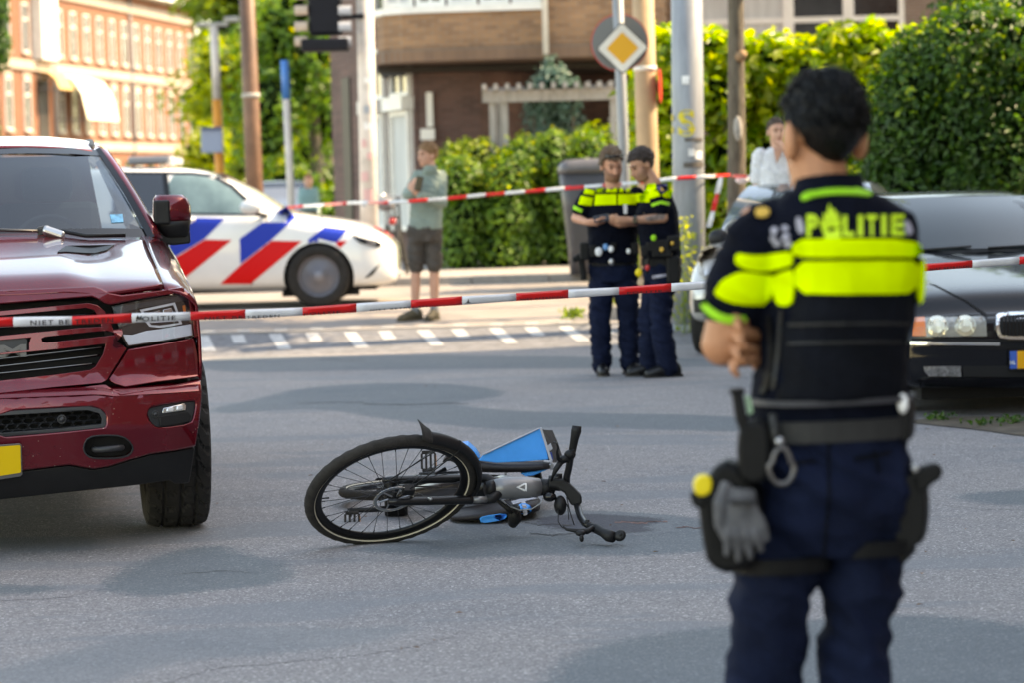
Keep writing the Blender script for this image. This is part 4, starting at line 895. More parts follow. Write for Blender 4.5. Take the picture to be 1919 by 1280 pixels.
def rim_mesh(Rr, W, spokes=5, name='rim'):
    mb = MB(); M = Matrix.Rotation(R(90), 4, 'Y')
    mb.lathe([(Rr * 0.66, -W * 0.36), (Rr * 0.62, -W * 0.3), (Rr * 0.58, 0.0), (Rr * 0.6, W * 0.32), (Rr * 0.655, W * 0.42)], M, 36)
    mb.lathe([(0.0, W * 0.33), (0.07, W * 0.33), (0.08, W * 0.2), (Rr * 0.56, W * 0.12), (Rr * 0.59, W * 0.1)] if spokes == 0 else [(0.0, W * 0.36), (0.075, W * 0.34), (0.085, W * 0.1)], M, 24)
    for q in range(spokes):
        a = 2 * math.pi * q / spokes
        p0 = Vector((W * 0.26, 0.05 * math.cos(a), 0.05 * math.sin(a))); p1 = Vector((W * 0.34, Rr * 0.63 * math.cos(a), Rr * 0.63 * math.sin(a)))
        mb.tube([p0, p0.lerp(p1, 0.5), p1], [(0.025, 0.05), (0.022, 0.04), (0.02, 0.05)], 8, up=(1, 0, 0))
    return mb.mesh(name)
def wheel(par, loc, rz, Rr, W, tread=False, spokes=5, rim_m=None, flip=False, n=72):
    o = empty('wheel', loc, rz=rz + (math.pi if flip else 0)); o.parent = par; o.matrix_parent_inverse = par.matrix_basis.inverted()
    t = link('tyre', tyre_mesh(Rr, W, n, tread), M_TYRE, o, smooth=not tread, world=False); bm = bmesh.new(); bm.from_mesh(t.data); bmesh.ops.recalc_face_normals(bm, faces=bm.faces); bm.to_mesh(t.data); bm.free()
    link('rim', rim_mesh(Rr, W, spokes), rim_m or M_SILVER, o, smooth=True, world=False); return o

# ------------------------------------------------------------------ burgundy pickup
TR_PSI = R(11); TR_O = Vector((-2.27, 12.1, 0)); TR_L = Vector((math.cos(TR_PSI), math.sin(TR_PSI), 0)); TR_B = Vector((-math.sin(TR_PSI), math.cos(TR_PSI), 0))
truck = empty('pickup_truck', TR_O + TR_B * 0.9, 'burgundy red pickup truck with black grille at the left edge, front towards the camera', 'truck')
def T3(u, v, z): return TR_O + TR_L * u + TR_B * v + Vector((0, 0, z))
def lin(x, pts):
    if x <= pts[0][0]: return pts[0][1]
    for (a, b), (c, d) in zip(pts[:-1], pts[1:]):
        if x <= c: return b + (d - b) * (x - a) / (c - a)
    return pts[-1][1]
def F_tr(u, z):
    a = min(abs(u), 1.05) / 0.95
    return 0.15 * a ** 3.4 + lin(z, [(0.20, 0.16), (0.33, 0.07), (0.46, 0.03), (0.55, 0.0), (0.70, 0.02), (0.735, 0.06), (0.76, 0.09), (1.0, 0.115), (1.12, 0.13), (1.2, 0.17)])
def tr_uz(x, y, F=F_tr):
    d = ray(x, y); v = 0.1
    for _ in range(6):
        pp = TR_O + TR_B * v; t = (pp - CAM).dot(TR_B) / d.dot(TR_B); q = CAM + d * t - TR_O; u, z = q.dot(TR_L), q.z; v = F(u, z)
    return u, z
def tr_panel(name, px, m, off=0.0, thick=0.03, smooth=0, mirror=True, center=False, holes=(), maxedge=0.09, par=None, bevel=0.004, label=None):
    conv = lambda poly: [tr_uz(*p) for p in poly]
    uz = conv(px); hz = [conv(h) for h in holes]
    if smooth: uz = smooth_poly(uz, smooth); hz = [smooth_poly(h, smooth) for h in hz]
    if center: uz = [(max(0.0, u), z) for u, z in uz]
    out = []
    for sgn in ((1, -1) if mirror else (1,)):
        v2, fs = fill2d(uz, hz, maxedge=maxedge)
        mb = MB(); n = len(v2); vs = [T3(sgn * u, F_tr(u, z) - off, z) for u, z in v2] + [T3(sgn * u, F_tr(u, z) - off + thick, z) for u, z in v2]
        ed = {}
        for f in fs:
            for i in range(3): ed[(f[i], f[(i + 1) % 3])] = 1
        Fc = list(fs) + [tuple(reversed([i + n for i in f])) for f in fs]
        for (a, b) in ed:
            if (b, a) not in ed:
                if center and v2[a][0] < 1e-6 and v2[b][0] < 1e-6: continue
                Fc.append((b, a, a + n, b + n))
        mb.add(vs, Fc)
        if center and sgn == -1:
            first.add(mb.v, mb.f); break
        if center: first = mb; continue
        out.append(mb)
    if center: out = [first]
    objs = []
    for mb in out:
        me = mb.mesh(name); bm = bmesh.new(); bm.from_mesh(me); bmesh.ops.remove_doubles(bm, verts=bm.verts, dist=0.0006); bmesh.ops.recalc_face_normals(bm, faces=bm.faces); bm.to_mesh(me); bm.free()
        o = link(name, me, m, par or truck)
        if bevel: md = o.modifiers.new('bevel', 'BEVEL'); md.width = bevel; md.segments = 2; md.limit_method = 'ANGLE'; md.angle_limit = R(50)
        sm_by_angle(o); objs.append(o)
    return objs
def sm_by_angle(o, ang=40):
    me = o.data; me.polygons.foreach_set('use_smooth', [True] * len(me.polygons))
    bm = bmesh.new(); bm.from_mesh(me)
    for e_ in bm.edges:
        if len(e_.link_faces) == 2 and e_.calc_face_angle(0) > R(ang): e_.smooth = False
    bm.to_mesh(me); bm.free()
# dark backing behind the whole nose
def nose(mb):
    rows = []
    for z in (0.34, 0.5, 0.72, 0.95, 1.10):
        rows.append([T3(u, F_tr(u, z) + 0.10, z) for u in np.linspace(-0.9, 0.9, 19)])
    mb.loft(rows, closed=False, cap=False)
part(truck, 'nose_backing', M_UNDER, nose)
# lower bumper
bump_lo = [(-60, 893), (130, 872), (175, 880), (205, 875), (245, 862), (285, 851), (330, 845), (366, 838)]
bump_hi = [(376, 712), (330, 722), (270, 730), (228, 737), (208, 729), (198, 722), (190, 722), (100, 733), (-60, 748)]
mesh_op = [(-60, 776), (-20, 773), (165, 762), (188, 767), (199, 778), (199, 800), (190, 803), (100, 812), (-20, 822), (-60, 826)]
tow_op = [(158, 836), (166, 822), (190, 818), (228, 819), (246, 833), (248, 846), (236, 856), (205, 859), (172, 858), (160, 850)]
fog_op = [(276, 772), (284, 763), (362, 751), (367, 756), (363, 780), (358, 795), (300, 803), (288, 799), (278, 785)]
tr_panel('front_bumper', bump_lo + [(374, 790), (378, 750)] + bump_hi, M_BURG, 0.0, 0.09, center=True, holes=[smooth_poly([p for p in mesh_op if p[0] > -30], 1), smooth_poly(tow_op, 1), smooth_poly(fog_op, 1)], maxedge=0.06, bevel=0.007)
# bright ledge on the bumper's top
def ledge(mb):
    rows = [[], [], []]
    for u in np.linspace(-0.94, 0.94, 41):
        zt_ = 0.735 - 0.012 * max(0, min(1, (abs(u) - 0.5) / 0.06))
        rows[0].append(T3(u, F_tr(u, 0.70) - 0.004, zt_ - 0.035)); rows[1].append(T3(u, F_tr(u, 0.72) - 0.002, zt_ - 0.008)); rows[2].append(T3(u, F_tr(u, 0.76) + 0.05, zt_ + 0.004))
    mb.loft(rows, closed=False, cap=False)
part(truck, 'bumper_ledge', M_BURG, ledge, smooth=True)
# intake mesh
tr_panel('intake_trim', mesh_op, M_DKGREY, -0.002, 0.05, center=True, holes=[[(-30, 782), (164, 770), (186, 776), (191, 786), (190, 796), (100, 805), (-30, 815)]], bevel=0.003)
def hexmesh(mb):
    for r in range(5):
        for c in range(26):
            u = -0.58 + c * 0.047 + (0.0235 if r % 2 else 0); z = 0.522 + r * 0.024 + 0.008 * abs(u)
            if abs(u) > 0.545: continue
            v = F_tr(u, z) + 0.035
            q = [(0.025, 0), (0.014, 0.0125), (-0.014, 0.0125), (-0.025, 0), (-0.014, -0.0125), (0.014, -0.0125)]
            for (a, b), (c_, d) in zip(q, q[1:] + q[:1]):
                mb.tube([T3(u + a, v, z + b), T3(u + c_, v - 0.004, z + d)], 0.0042, 4, cap=False)
part(truck, 'intake_mesh', M_BLK, hexmesh)
bpy.data.objects['intake_mesh']['kind'] = 'stuff'
def cyl(name, x, y, r, m, off=0.0, h=0.02, par=None, n=20, mirror=False):
    u, z = tr_uz(x, y)
    for s_ in ((1, -1) if mirror else (1,)):
        mb = MB(); M = Matrix.Translation(T3(s_ * u, F_tr(u, z) - off, z)) @ Matrix.Rotation(TR_PSI, 4, 'Z') @ Matrix.Rotation(R(90), 4, 'X')
        mb.lathe([(r, -h), (r, 0), (r * 0.85, h * 0.12), (r * 0.7, 0.0), (r * 0.55, 0.0), (r * 0.5, h * 0.25), (0, h * 0.3)], M, n); o = mb.build(name, m, par or truck, smooth=True)
    return o
cyl('parking_sensor', 116, 787, 0.020, M_DKGREY, 0.002, 0.05, mirror=True)
# tow eye recess
tr_panel('tow_recess', tow_op, M_UNDER, -0.05, 0.02)
tr_panel('tow_rim', [(155, 836), (164, 819), (190, 815), (230, 816), (249, 832), (251, 847), (238, 859), (205, 862), (170, 861), (157, 851)], M_DKGREY, 0.003, 0.02, smooth=1, holes=[tow_op], bevel=0.002)
u0, z0_ = tr_uz(202, 842)
for s_ in (1, -1):
    mb = MB(); v0 = F_tr(u0, z0_); mb.tube([T3(s_ * (u0 - 0.06), v0 + 0.05, z0_), T3(s_ * (u0 - 0.055), v0 - 0.012, z0_), T3(s_ * (u0 - 0.03), v0 - 0.025, z0_), T3(s_ * (u0 + 0.04), v0 - 0.025, z0_ + 0.004), T3(s_ * (u0 + 0.06), v0 - 0.01, z0_ + 0.004), T3(s_ * (u0 + 0.062), v0 + 0.05, z0_)], 0.013, 10); mb.build('tow_hook', M_DKGREY, truck, smooth=True)
# fog lamp
for o in tr_panel('fog_bezel', fog_op, M_DKGREY, -0.012, 0.05, smooth=1, bevel=0.004):
    pass
tr_panel('fog_lamp', [(304, 776), (306, 766), (345, 757), (349, 760), (348, 770)], M_CHROME, -0.004, 0.02, bevel=0.002)
tr_panel('fog_lamp_led', [(312, 773), (313, 766), (325, 763), (326, 771)], M_LAMPW, 0.002, 0.01); tr_panel('fog_lamp_led', [(331, 770), (332, 761), (342, 759), (343, 768)], M_LAMPW, 0.002, 0.01)
tr_panel('fog_blade', [(298, 782), (352, 772), (358, 780), (355, 792), (300, 800)], M_BLK, 0.0, 0.02, bevel=0.003)
cyl('parking_sensor', 291, 777, 0.016, M_DKGREY, 0.006, 0.04, mirror=True)
# air dam
tr_panel('air_dam', [(-60, 940), (0, 938), (120, 925), (255, 911), (318, 902), (330, 909), (355, 907), (362, 868), (366, 840), (330, 847), (285, 853), (245, 864), (205, 877), (175, 882), (130, 874), (-60, 895)], M_BLK, -0.02, 0.05, center=True, bevel=0.006)
# plate
tr_panel('licence_plate', [(-64, 838), (36, 831), (40, 834), (42, 889), (38, 893), (-64, 905)], M_EMBL, 0.02, 0.015, center=True, bevel=0.002)
tr_panel('plate_face', [(-64, 841), (36, 834), (38, 836), (39, 884), (37, 886), (-64, 898)], M_PLATEY, 0.024, 0.003, center=True, bevel=0)
# grille
g_top = [(-60, 588), (0, 582), (165, 567), (182, 571), (195, 581), (205, 597), (213, 620), (220, 640), (237, 653)]
g_bot = [(200, 713), (190, 718), (100, 726), (-60, 742)]
up_in = [(-30, 594), (0, 591), (160, 576), (176, 580), (188, 600), (190, 612), (150, 614), (-30, 632)]
lo_in = [(-30, 668), (60, 659), (120, 653), (198, 644), (193, 664), (178, 688), (168, 694), (100, 703), (-30, 717)]
slot_l = [(-30, 640), (58, 632), (54, 644), (54, 656), (-30, 665)]
slot_r = [(78, 634), (84, 631), (196, 619), (228, 616), (230, 626), (196, 630), (86, 642), (79, 640)]
tr_panel('grille_surround', g_top + g_bot, M_BURG, 0.012, 0.05, center=True, holes=[up_in, slot_r, lo_in, slot_l], maxedge=0.05, bevel=0.006)
def slat(y0, x1, y1, m, off, r):
    a = tr_uz(-36, y0); b = tr_uz(x1, y1)
    for s_ in (1, -1):
        mb = MB(); pts = [(a[0] + (b[0] - a[0]) * k / 6, a[1] + (b[1] - a[1]) * k / 6) for k in range(7)]
        mb.tube([T3(s_ * u, F_tr(u, z) - off, z) for u, z in pts], [(r, r * 2.6)] * 7, 8); mb.build('grille_slat', m, truck, smooth=True)
for (y0, x1, y1) in ((678, 196, 652), (692, 188, 667), (705, 178, 683)): slat(y0, x1, y1, M_GLOSSB, -0.02, 0.005); slat(y0 - 1.5, x1 - 6, y1 - 1.2, M_SILVER, -0.003, 0.0014)
for (y0, x1, y1) in ((602, 186, 587), (616, 189, 600)): slat(y0, x1, y1, M_GLOSSB, -0.02, 0.006)
tr_panel('slot_trim', [(196, 620), (228, 616), (230, 626), (196, 630)], M_GLOSSB, -0.01, 0.01, bevel=0)
# wide badge with the letters across the grille bar
tr_panel('badge', [(-60, 637), (0, 634), (48, 630), (51, 634), (51, 658), (48, 661), (-60, 672)], M_DKGREY, 0.004, 0.03, center=True, bevel=0.005)
u_l = [-0.165, -0.055, 0.07]
for ch, cu in zip('RAM', (-0.165, -0.045, 0.085)):
    zb = 0.872; kk = 0.115 if ch == 'M' else 0.095
    fn = lambda a, b: T3(cu + a, F_tr(cu, 0.9) - 0.008, zb + b)
    w = word('badge_letter', ch, fn, M_EMBL, truck, 0.052, 0.03, fit=kk); md = w.modifiers.new('s', 'SOLIDIFY'); md.thickness = 0.006
# header panel between bonnet edge and grille
tr_panel('header_panel', [(-60, 547), (0, 543), (176, 536), (190, 540), (205, 548), (228, 552), (305, 542), (344, 537), (347, 546), (260, 560), (208, 570), (196, 568), (184, 560), (172, 555), (0, 569), (-60, 576)], M_BURG, 0.008, 0.05, center=True, maxedge=0.06, bevel=0.008)
# headlamp
hl = [(210, 574), (260, 563), (346, 549), (352, 556), (357, 590), (361, 606), (362, 630), (300, 641), (239, 650), (233, 640), (222, 610)]
for s_i, o in enumerate(tr_panel('headlamp', hl, M_BLK, -0.035, 0.03, bevel=0)):
    pass
tr_panel('headlamp_upper', [(212, 576), (346, 552), (350, 562), (262, 577), (220, 588)], M_DKGREY, -0.012, 0.02, bevel=0.002)
tr_panel('headlamp_trim', [(230, 627), (248, 628), (275, 620), (300, 617), (359, 607), (361, 628), (300, 639), (241, 648)], mat('lamp_silver', (0.70, 0.71, 0.74), 0.35), -0.004, 0.02, smooth=0, bevel=0.004)
tr_panel('led_ring', [(262, 580), (328, 566), (333, 580), (338, 594), (275, 600)], M_LAMPW, -0.008, 0.012, holes=[[(269, 583), (325, 571), (329, 581), (332, 589), (277, 595)]], bevel=0)
tr_panel('led_ring', [(272, 602), (338, 597), (342, 607), (300, 614), (280, 612)], M_LAMPW, -0.008, 0.012, holes=[[(280, 605), (334, 601), (336, 605), (300, 610), (284, 609)]], bevel=0)
tr_panel('projector', [(280, 586), (300, 581), (303, 591), (284, 594)], M_CHROME, -0.014, 0.012, bevel=0.003); tr_panel('projector', [(305, 580), (322, 576), (326, 587), (308, 590)], M_CHROME, -0.014, 0.012, bevel=0.003); tr_panel('reflector', [(222, 596), (262, 588), (268, 602), (228, 612)], mat('smoked_chrome', (0.16, 0.165, 0.17), 0.25, metal=0.8, var=0.6, vscale=60), -0.02, 0.012, bevel=0.002)
tr_panel('turn_signal', [(342, 572), (347, 571), (350, 597), (345, 598)], M_AMBER, -0.002, 0.01, bevel=0)
tr_panel('headlamp_lens', hl, M_LENS, 0.003, 0.002, bevel=0)
# red panel below the lamp
tr_panel('lower_fender', [(240, 655), (300, 645), (363, 633), (369, 660), (373, 700), (374, 707), (300, 716), (235, 726), (215, 720), (203, 713)], M_BURG, 0.004, 0.06, maxedge=0.06, bevel=0.012)
tr_panel('lamp_corner', [(348, 548), (356, 548), (366, 590), (370, 632), (364, 633), (362, 606), (358, 590), (353, 558)], M_BURG, 0.004, 0.06, bevel=0.004)
# bonnet ---------------------------------------------------------------
def ss(a, b, x): t = max(0, min(1, (x - a) / (b - a))); return t * t * (3 - 2 * t)
def H_tr(u, v):
    a = abs(u); zc = 1.158 + 0.205 * (max(0, v - 0.12) / 1.28) ** 0.72
    z = zc - 0.035 * ss(0.36, 0.56, a) * (1 - 0.35 * ss(0.9, 1.4, v)) - 0.10 * max(0, a - 0.55) ** 1.6 - 1.6 * max(0, a - 0.80) ** 2 - 5.0 * max(0, a - 0.88) ** 2
    return z - 0.05 * (1 - ss(0.10, 0.26, v)) * (1 - 0.3 * ss(.4, .6, a))
def hv0(u): return F_tr(u, 1.13) + 0.0
def surf(par, name, m, us, vs, fn, smooth=True):
    mb = MB(); mb.loft([[fn(u, v) for u in us] for v in vs], closed=False, cap=False); o = mb.build(name, m, par, smooth=smooth); md = o.modifiers.new('s', 'SOLIDIFY'); md.thickness = 0.02; md.offset = -1; return o
us = np.linspace(-0.80, 0.80, 65); 
def hood_pt(u, t):
    v = hv0(u) + 0.005 + t * (1.40 + 0.04 * (1 - (u / 0.8) ** 2) - hv0(u)); return T3(u, v, H_tr(u, v))
o = surf(truck, 'bonnet', M_BURG, us, [0, .01, .025, .05, .08, .12, .17, .23, .3, .38, .46, .54, .62, .7, .78, .86, .93, 1.0], hood_pt)
# fenders beside the bonnet, falling to the side
for s_ in (1, -1):
    def fpt(q, v):
        if q <= 0: u = 0.807; z = H_tr(u, v)
        a = 0.807 + 0.145 * min(1, q); u = a; z = H_tr(a, v)
        if q > 1: z = z - (q - 1) * 0.42; u = 0.952 + 0.012 * math.sin(min(1, q - 1) * 3.0)
        return T3(s_ * u, v, z)
    mb = MB(); mb.loft([[fpt(q, hv0(0.8) + 0.004 + t * (1.75 - hv0(0.8))) for q in (0, .15, .3, .5, .7, .85, 1.0, 1.15, 1.35, 1.6, 1.8)] for t in np.linspace(0, 1, 14)], closed=False, cap=False); o = mb.build('fender', M_BURG, truck, smooth=True)
    md = o.modifiers.new('s', 'SOLIDIFY'); md.thickness = 0.012
    # wheel-arch flare down to the bumper
    mb = MB(); rings = []
    for a in np.linspace(R(40), R(188), 18):
        cv, cz = 0.95, 0.42; r1, r2 = 0.475, 0.56
        rings.append([T3(s_ * uu, cv - rr * math.cos(a), cz + rr * math.sin(a)) for uu, rr in ((0.80, r1), (0.958, r1), (0.978, r1 + 0.02), (0.97, r2), (0.94, r2 + .12))])
    mb.loft(rings, closed=False, cap=False); mb.build('wheel_arch', M_BURG, truck, smooth=True)
    o = bpy.data.objects.new('dummy', None); bpy.data.objects.remove(o)
# bonnet vents
def h_uv(x, y):
    us_ = np.linspace(0.0, 0.9, 31); vs_ = np.linspace(0.2, 1.42, 41)
    for _ in range(3):
        best = min(((abs(q[0] - x) + 2 * abs(q[1] - y), u, v) for u in us_ for v in vs_ for q in [PX(T3(u, v, H_tr(u, v)))])); du, dv = us_[1] - us_[0], vs_[1] - vs_[0]
        us_ = np.linspace(best[1] - du, best[1] + du, 9); vs_ = np.linspace(best[2] - dv, best[2] + dv, 9)
    return best[1], best[2]
def on_hood(name, px, m, off, th, par=truck):
    uv = [h_uv(*p) for p in px]; v2, fs = fill2d(uv, maxedge=0.06)
    for s_ in (1, -1):
        mb = MB(); n = len(v2); mb.add([T3(s_ * u, v, H_tr(u, v) + off) for u, v in v2] + [T3(s_ * u, v, H_tr(u, v) + off - th) for u, v in v2], list(fs) + [(i, (i + 1) % len(uv), (i + 1) % len(uv) + n, i + n) for i in range(len(uv))]); mb.build(name, m, par)
on_hood('bonnet_vent', [(102, 484), (122, 468), (222, 466), (205, 480), (180, 487)], M_DKGREY, 0.020, 0.03)
on_hood('vent_grille', [(108, 482), (126, 470), (214, 468), (200, 478), (178, 484)], M_BLK, 0.026, 0.01)
# cab --------------------------------------------------------------------
WB = [(0.0, 1.46, 1.352), (0.33, 1.48, 1.350), (0.65, 1.55, 1.345), (0.87, 1.66, 1.335)]; WT = [(0.0, 2.22, 1.81), (0.28, 2.24, 1.808), (0.5, 2.29, 1.80), (0.655, 2.36, 1.785)]
wb_pts = [(-u, v, z) for u, v, z in reversed(WB[1:])] + WB; wt_pts = [(-u, v, z) for u, v, z in reversed(WT[1:])] + WT
def ws_pt(i, t, off=0.0):
    a = wb_pts[i]; b = wt_pts[i]; bow = 0.03 * math.sin(math.pi * t); return T3(a[0] + (b[0] - a[0]) * t, a[1] + (b[1] - a[1]) * t - bow - off, a[2] + (b[2] - a[2]) * t + bow * 0.6 + off * 0.3)
mb = MB(); mb.loft([[ws_pt(i, t) for i in range(7)] for t in np.linspace(0.02, 0.98, 8)], closed=False, cap=False); o = mb.build('windscreen', M_WSHIELD, truck, smooth=True, sub=1)
# black frit round the glass
mb = MB()
mb.loft([[ws_pt(i, t, 0.004) for i in range(7)] for t in (0.0, 0.05, 0.10)], closed=False, cap=False); mb.loft([[ws_pt(i, t, 0.004) for i in range(7)] for t in (0.92, 0.96, 1.0)], closed=False, cap=False)
o = mb.build('windscreen_border', M_GLOSSB, truck, smooth=True)
for s_ in (1, -1):
    i = 6 if s_ > 0 else 0; j = 5 if s_ > 0 else 1; mb = MB(); rings = []
    for t in np.linspace(0, 1, 8):
        a = ws_pt(i, t, 0.012); c_ = ws_pt(j, t, 0.012); inn = a.lerp(c_, 0.14); outw = a + TR_L * s_ * 0.045 + TR_B * 0.05 + Vector((0, 0, -0.0)); rear = a + TR_L * s_ * 0.05 + TR_B * 0.17; rings.append([inn, a + Vector((0, 0, 0.008)) - TR_B * 0.01, outw, rear])
    mb.loft([[r[1], r[2], r[3], r[3] - TR_L * s_ * 0.06] for r in rings], True, True); mb.build('pillar', M_BURG, truck, smooth=True)
    mb = MB(); mb.loft([[r[0], r[1] + Vector((0, 0, 0.004))] for r in rings], closed=False, cap=False); mb.build('pillar_trim', M_GLOSSB, truck, smooth=True)
# roof
def rf(u, v):
    a = abs(u) / 0.71; z = 1.815 + 0.065 * ss(2.15, 2.75, v) - 0.05 * a ** 3 - 0.06 * ss(3.4, 4.1, v) - 0.06 * ss(0.9, 1.06, a); vv = v + (0.14 * a ** 2) * (1 - ss(2.2, 2.6, v)); return T3(u, vv, z)
surf(truck, 'roof', M_BURG, np.linspace(-0.72, 0.72, 25), [2.215, 2.25, 2.32, 2.45, 2.6, 2.8, 3.1, 3.5, 3.9, 4.05], rf)
for s_ in (1, -1): mb = MB(); mb.tube([rf(s_ * 0.62, v) + Vector((0, 0, -0.002)) for v in (2.34, 2.45, 2.7, 3.1, 3.6, 3.9)], [(0.003, 0.012), (0.006, 0.02), (0.007, 0.022), (0.007, 0.022), (0.007, 0.022), (0.004, 0.015)], 8); mb.build('roof_trim', M_BLK, truck, smooth=True)
# sides, doors, bed
for s_ in (1, -1):
    mb = MB(); mb.loft([[T3(s_ * u, v, z) for v in (1.74, 2.6, 3.2, 3.9, 5.5)] for u, z in ((0.90, 0.48), (0.95, 0.60), (0.955, 0.95), (0.93, 1.20), (0.89, 1.29))], closed=False, cap=False); o = mb.build('side_panel', M_BURG, truck, smooth=True); md = o.modifiers.new('s', 'SOLIDIFY'); md.thickness = 0.02
    q = [T3(s_ * u, v, z) for u, v, z in ((0.885, 1.95, 1.30), (0.885, 3.75, 1.30), (0.70, 3.75, 1.74), (0.70, 2.62, 1.76))]
    mb = MB(); mb.poly(q); mb.build('side_window', M_SIDEGL, truck)
    wheel(truck, T3(s_ * 0.88, 0.98, 0.405), TR_PSI, 0.405, 0.29, True, 6, MATS['satin_silver'], flip=(s_ < 0), n=150)
    wheel(truck, T3(s_ * 0.85, 4.5, 0.405), TR_PSI, 0.405, 0.29, False, 6, MATS['satin_silver'], flip=(s_ < 0))
part(truck, 'bed', M_BURG, lambda mb: mb.prism([T3(-0.9, 3.95, 0.6), T3(0.9, 3.95, 0.6), T3(0.9, 3.95, 1.28), T3(-0.9, 3.95, 1.28)], TR_B * 1.5))
part(truck, 'cab_rear', M_BURG, lambda mb: mb.prism([T3(-0.85, 3.8, 0.6), T3(0.85, 3.8, 0.6), T3(0.66, 3.8, 1.78), T3(-0.66, 3.8, 1.78)], TR_B * 0.12))
part(truck, 'underbody', M_UNDER, lambda mb: (mb.prism([T3(-0.70, 0.35, 0.30), T3(0.70, 0.35, 0.30), T3(0.70, 0.35, 0.7), T3(-0.70, 0.35, 0.7)], TR_B * 4.9)))
part(truck, 'wheel_well', M_UNDER, lambda mb: mb.prism([T3(-0.9, 1.55, 0.42), T3(0.9, 1.55, 0.42), T3(0.9, 1.55, 1.1), T3(-0.9, 1.55, 1.1)], TR_B * 0.03))
part(truck, 'dashboard', M_INT, lambda mb: mb.prism([T3(-0.8, 1.66, 0.9), T3(-0.8, 1.66, 1.30), T3(-0.8, 1.95, 1.33), T3(-0.8, 2.1, 1.2), T3(-0.8, 2.1, 0.9)], TR_L * 1.6))
for u in (-0.4, 0.4):
    part(truck, 'seat', M_SEAT, lambda mb: (mb.box(T3(u, 2.75, 1.15), (0.52, 0.16, 0.75), Matrix.Rotation(TR_PSI, 3, 'Z') @ Matrix.Rotation(R(-12), 3, 'X')), mb.box(T3(u, 2.85, 1.62), (0.26, 0.1, 0.18), Matrix.Rotation(TR_PSI, 3, 'Z'))), bevel=0.04)
mb = MB(); mb.torus(Matrix.Translation(T3(0.38, 2.05, 1.30)) @ Matrix.Rotation(TR_PSI, 4, 'Z') @ Matrix.Rotation(R(60), 4, 'X'), 0.18, 0.014, 32, 8); mb.build('steering_wheel', M_SEAT, truck, smooth=True)
# wipers and cowl
part(truck, 'cowl', M_BLK, lambda mb: mb.loft([[T3(u, 1.41 + 0.04 * (1 - (u / .8) ** 2) + 0.10 * (u / 0.8) ** 2, 1.338 - 0.03 * abs(u) ** 2), T3(u, 1.50 + 0.17 * (u / .8) ** 2, 1.352 - 0.02 * abs(u) ** 2)] for u in np.linspace(-0.8, 0.8, 17)], closed=False, cap=False))
def pt_ws(x, y, D): return P(x, y, D)
mb = MB(); mb.tube([pt_ws(235, 440, 13.55), pt_ws(160, 441, 13.5), pt_ws(115, 432, 13.5)], 0.010, 8); mb.build('wiper', M_BLK, truck, smooth=True)
mb = MB(); mb.tube([pt_ws(-40, 428, 13.45), pt_ws(20, 431, 13.45), pt_ws(70, 432, 13.45)], [(0.008, 0.02)] * 3, 8); mb.build('wiper', M_DKGREY, truck, smooth=True)
mb = MB(); c = pt_ws(101, 436, 13.42); mb.box(c, (0.105, 0.06, 0.038), Matrix.Rotation(R(20), 3, 'Y') @ Matrix.Rotation(R(-20), 3, 'X')); mb.build('washer_block', M_SILVER, truck, bevel=0.012)
mb = MB(); c = pt_ws(82, 432, 13.5); mb.box(c, (0.06, 0.05, 0.05), Matrix.Rotation(R(-10), 3, 'Y')); mb.build('wiper_pivot', M_DKGREY, truck, bevel=0.012)
bv = bvh_of([bpy.data.objects['windscreen']])
decal('inspection_sticker', [(206, 402), (229, 401), (231, 416), (209, 417)], bv, mat('sticker_blue', (0.12, 0.42, 0.62), 0.5, var=0.5, vscale=30), truck, 0.006)
# door mirror
for s_ in (1, -1):
    cM = T3(s_ * 0.975, 1.86, 1.415); mr = empty('door_mirror', cM); mr.parent = truck; mr.matrix_parent_inverse = truck.matrix_basis.inverted()
    def ring(z, a, b, dx=0.0, dv=0.0): return [cM + TR_L * (s_ * (x + dx)) + TR_B * (y + dv) + Vector((0, 0, z)) for x, y in smooth_poly([(-a, -b), (a, -b * 0.8), (a, b), (-a, b)], 2)]
    mb = MB(); mb.loft([ring(0.00, 0.088, 0.07), ring(0.03, 0.094, 0.085), ring(0.08, 0.092, 0.085), ring(0.115, 0.084, 0.075, -0.006), ring(0.135, 0.066, 0.05, -0.012)]); mb.build('cap', M_BURG, mr, smooth=True)
    mb = MB(); mb.loft([ring(-0.075, 0.062, 0.045, 0.02), ring(-0.065, 0.07, 0.06, 0.014), ring(-0.02, 0.086, 0.075), ring(0.005, 0.093, 0.078)]); mb.build('shell', M_BLK, mr, smooth=True)
    mb = MB(); mb.loft([[cM + TR_L * (s_ * x) + TR_B * y + Vector((0, 0, z + dz)) for y, dz in ((-0.03, -0.03), (0.05, -0.03), (0.05, 0.03), (-0.03, 0.03))] for x, z in ((-0.21, -0.03), (-0.12, -0.07), (0.0, -0.085), (0.085, -0.078))]); mb.build('arm', M_BLK, mr, bevel=0.008)
    mb = MB(); mb.box(cM + TR_L * (s_ * -0.055) - TR_B * 0.078 + Vector((0, 0, 0.05)), (0.08, 0.02, 0.12), Matrix.Rotation(TR_PSI, 3, 'Z')); mb.build('face_trim', M_BLK, mr, bevel=0.015)
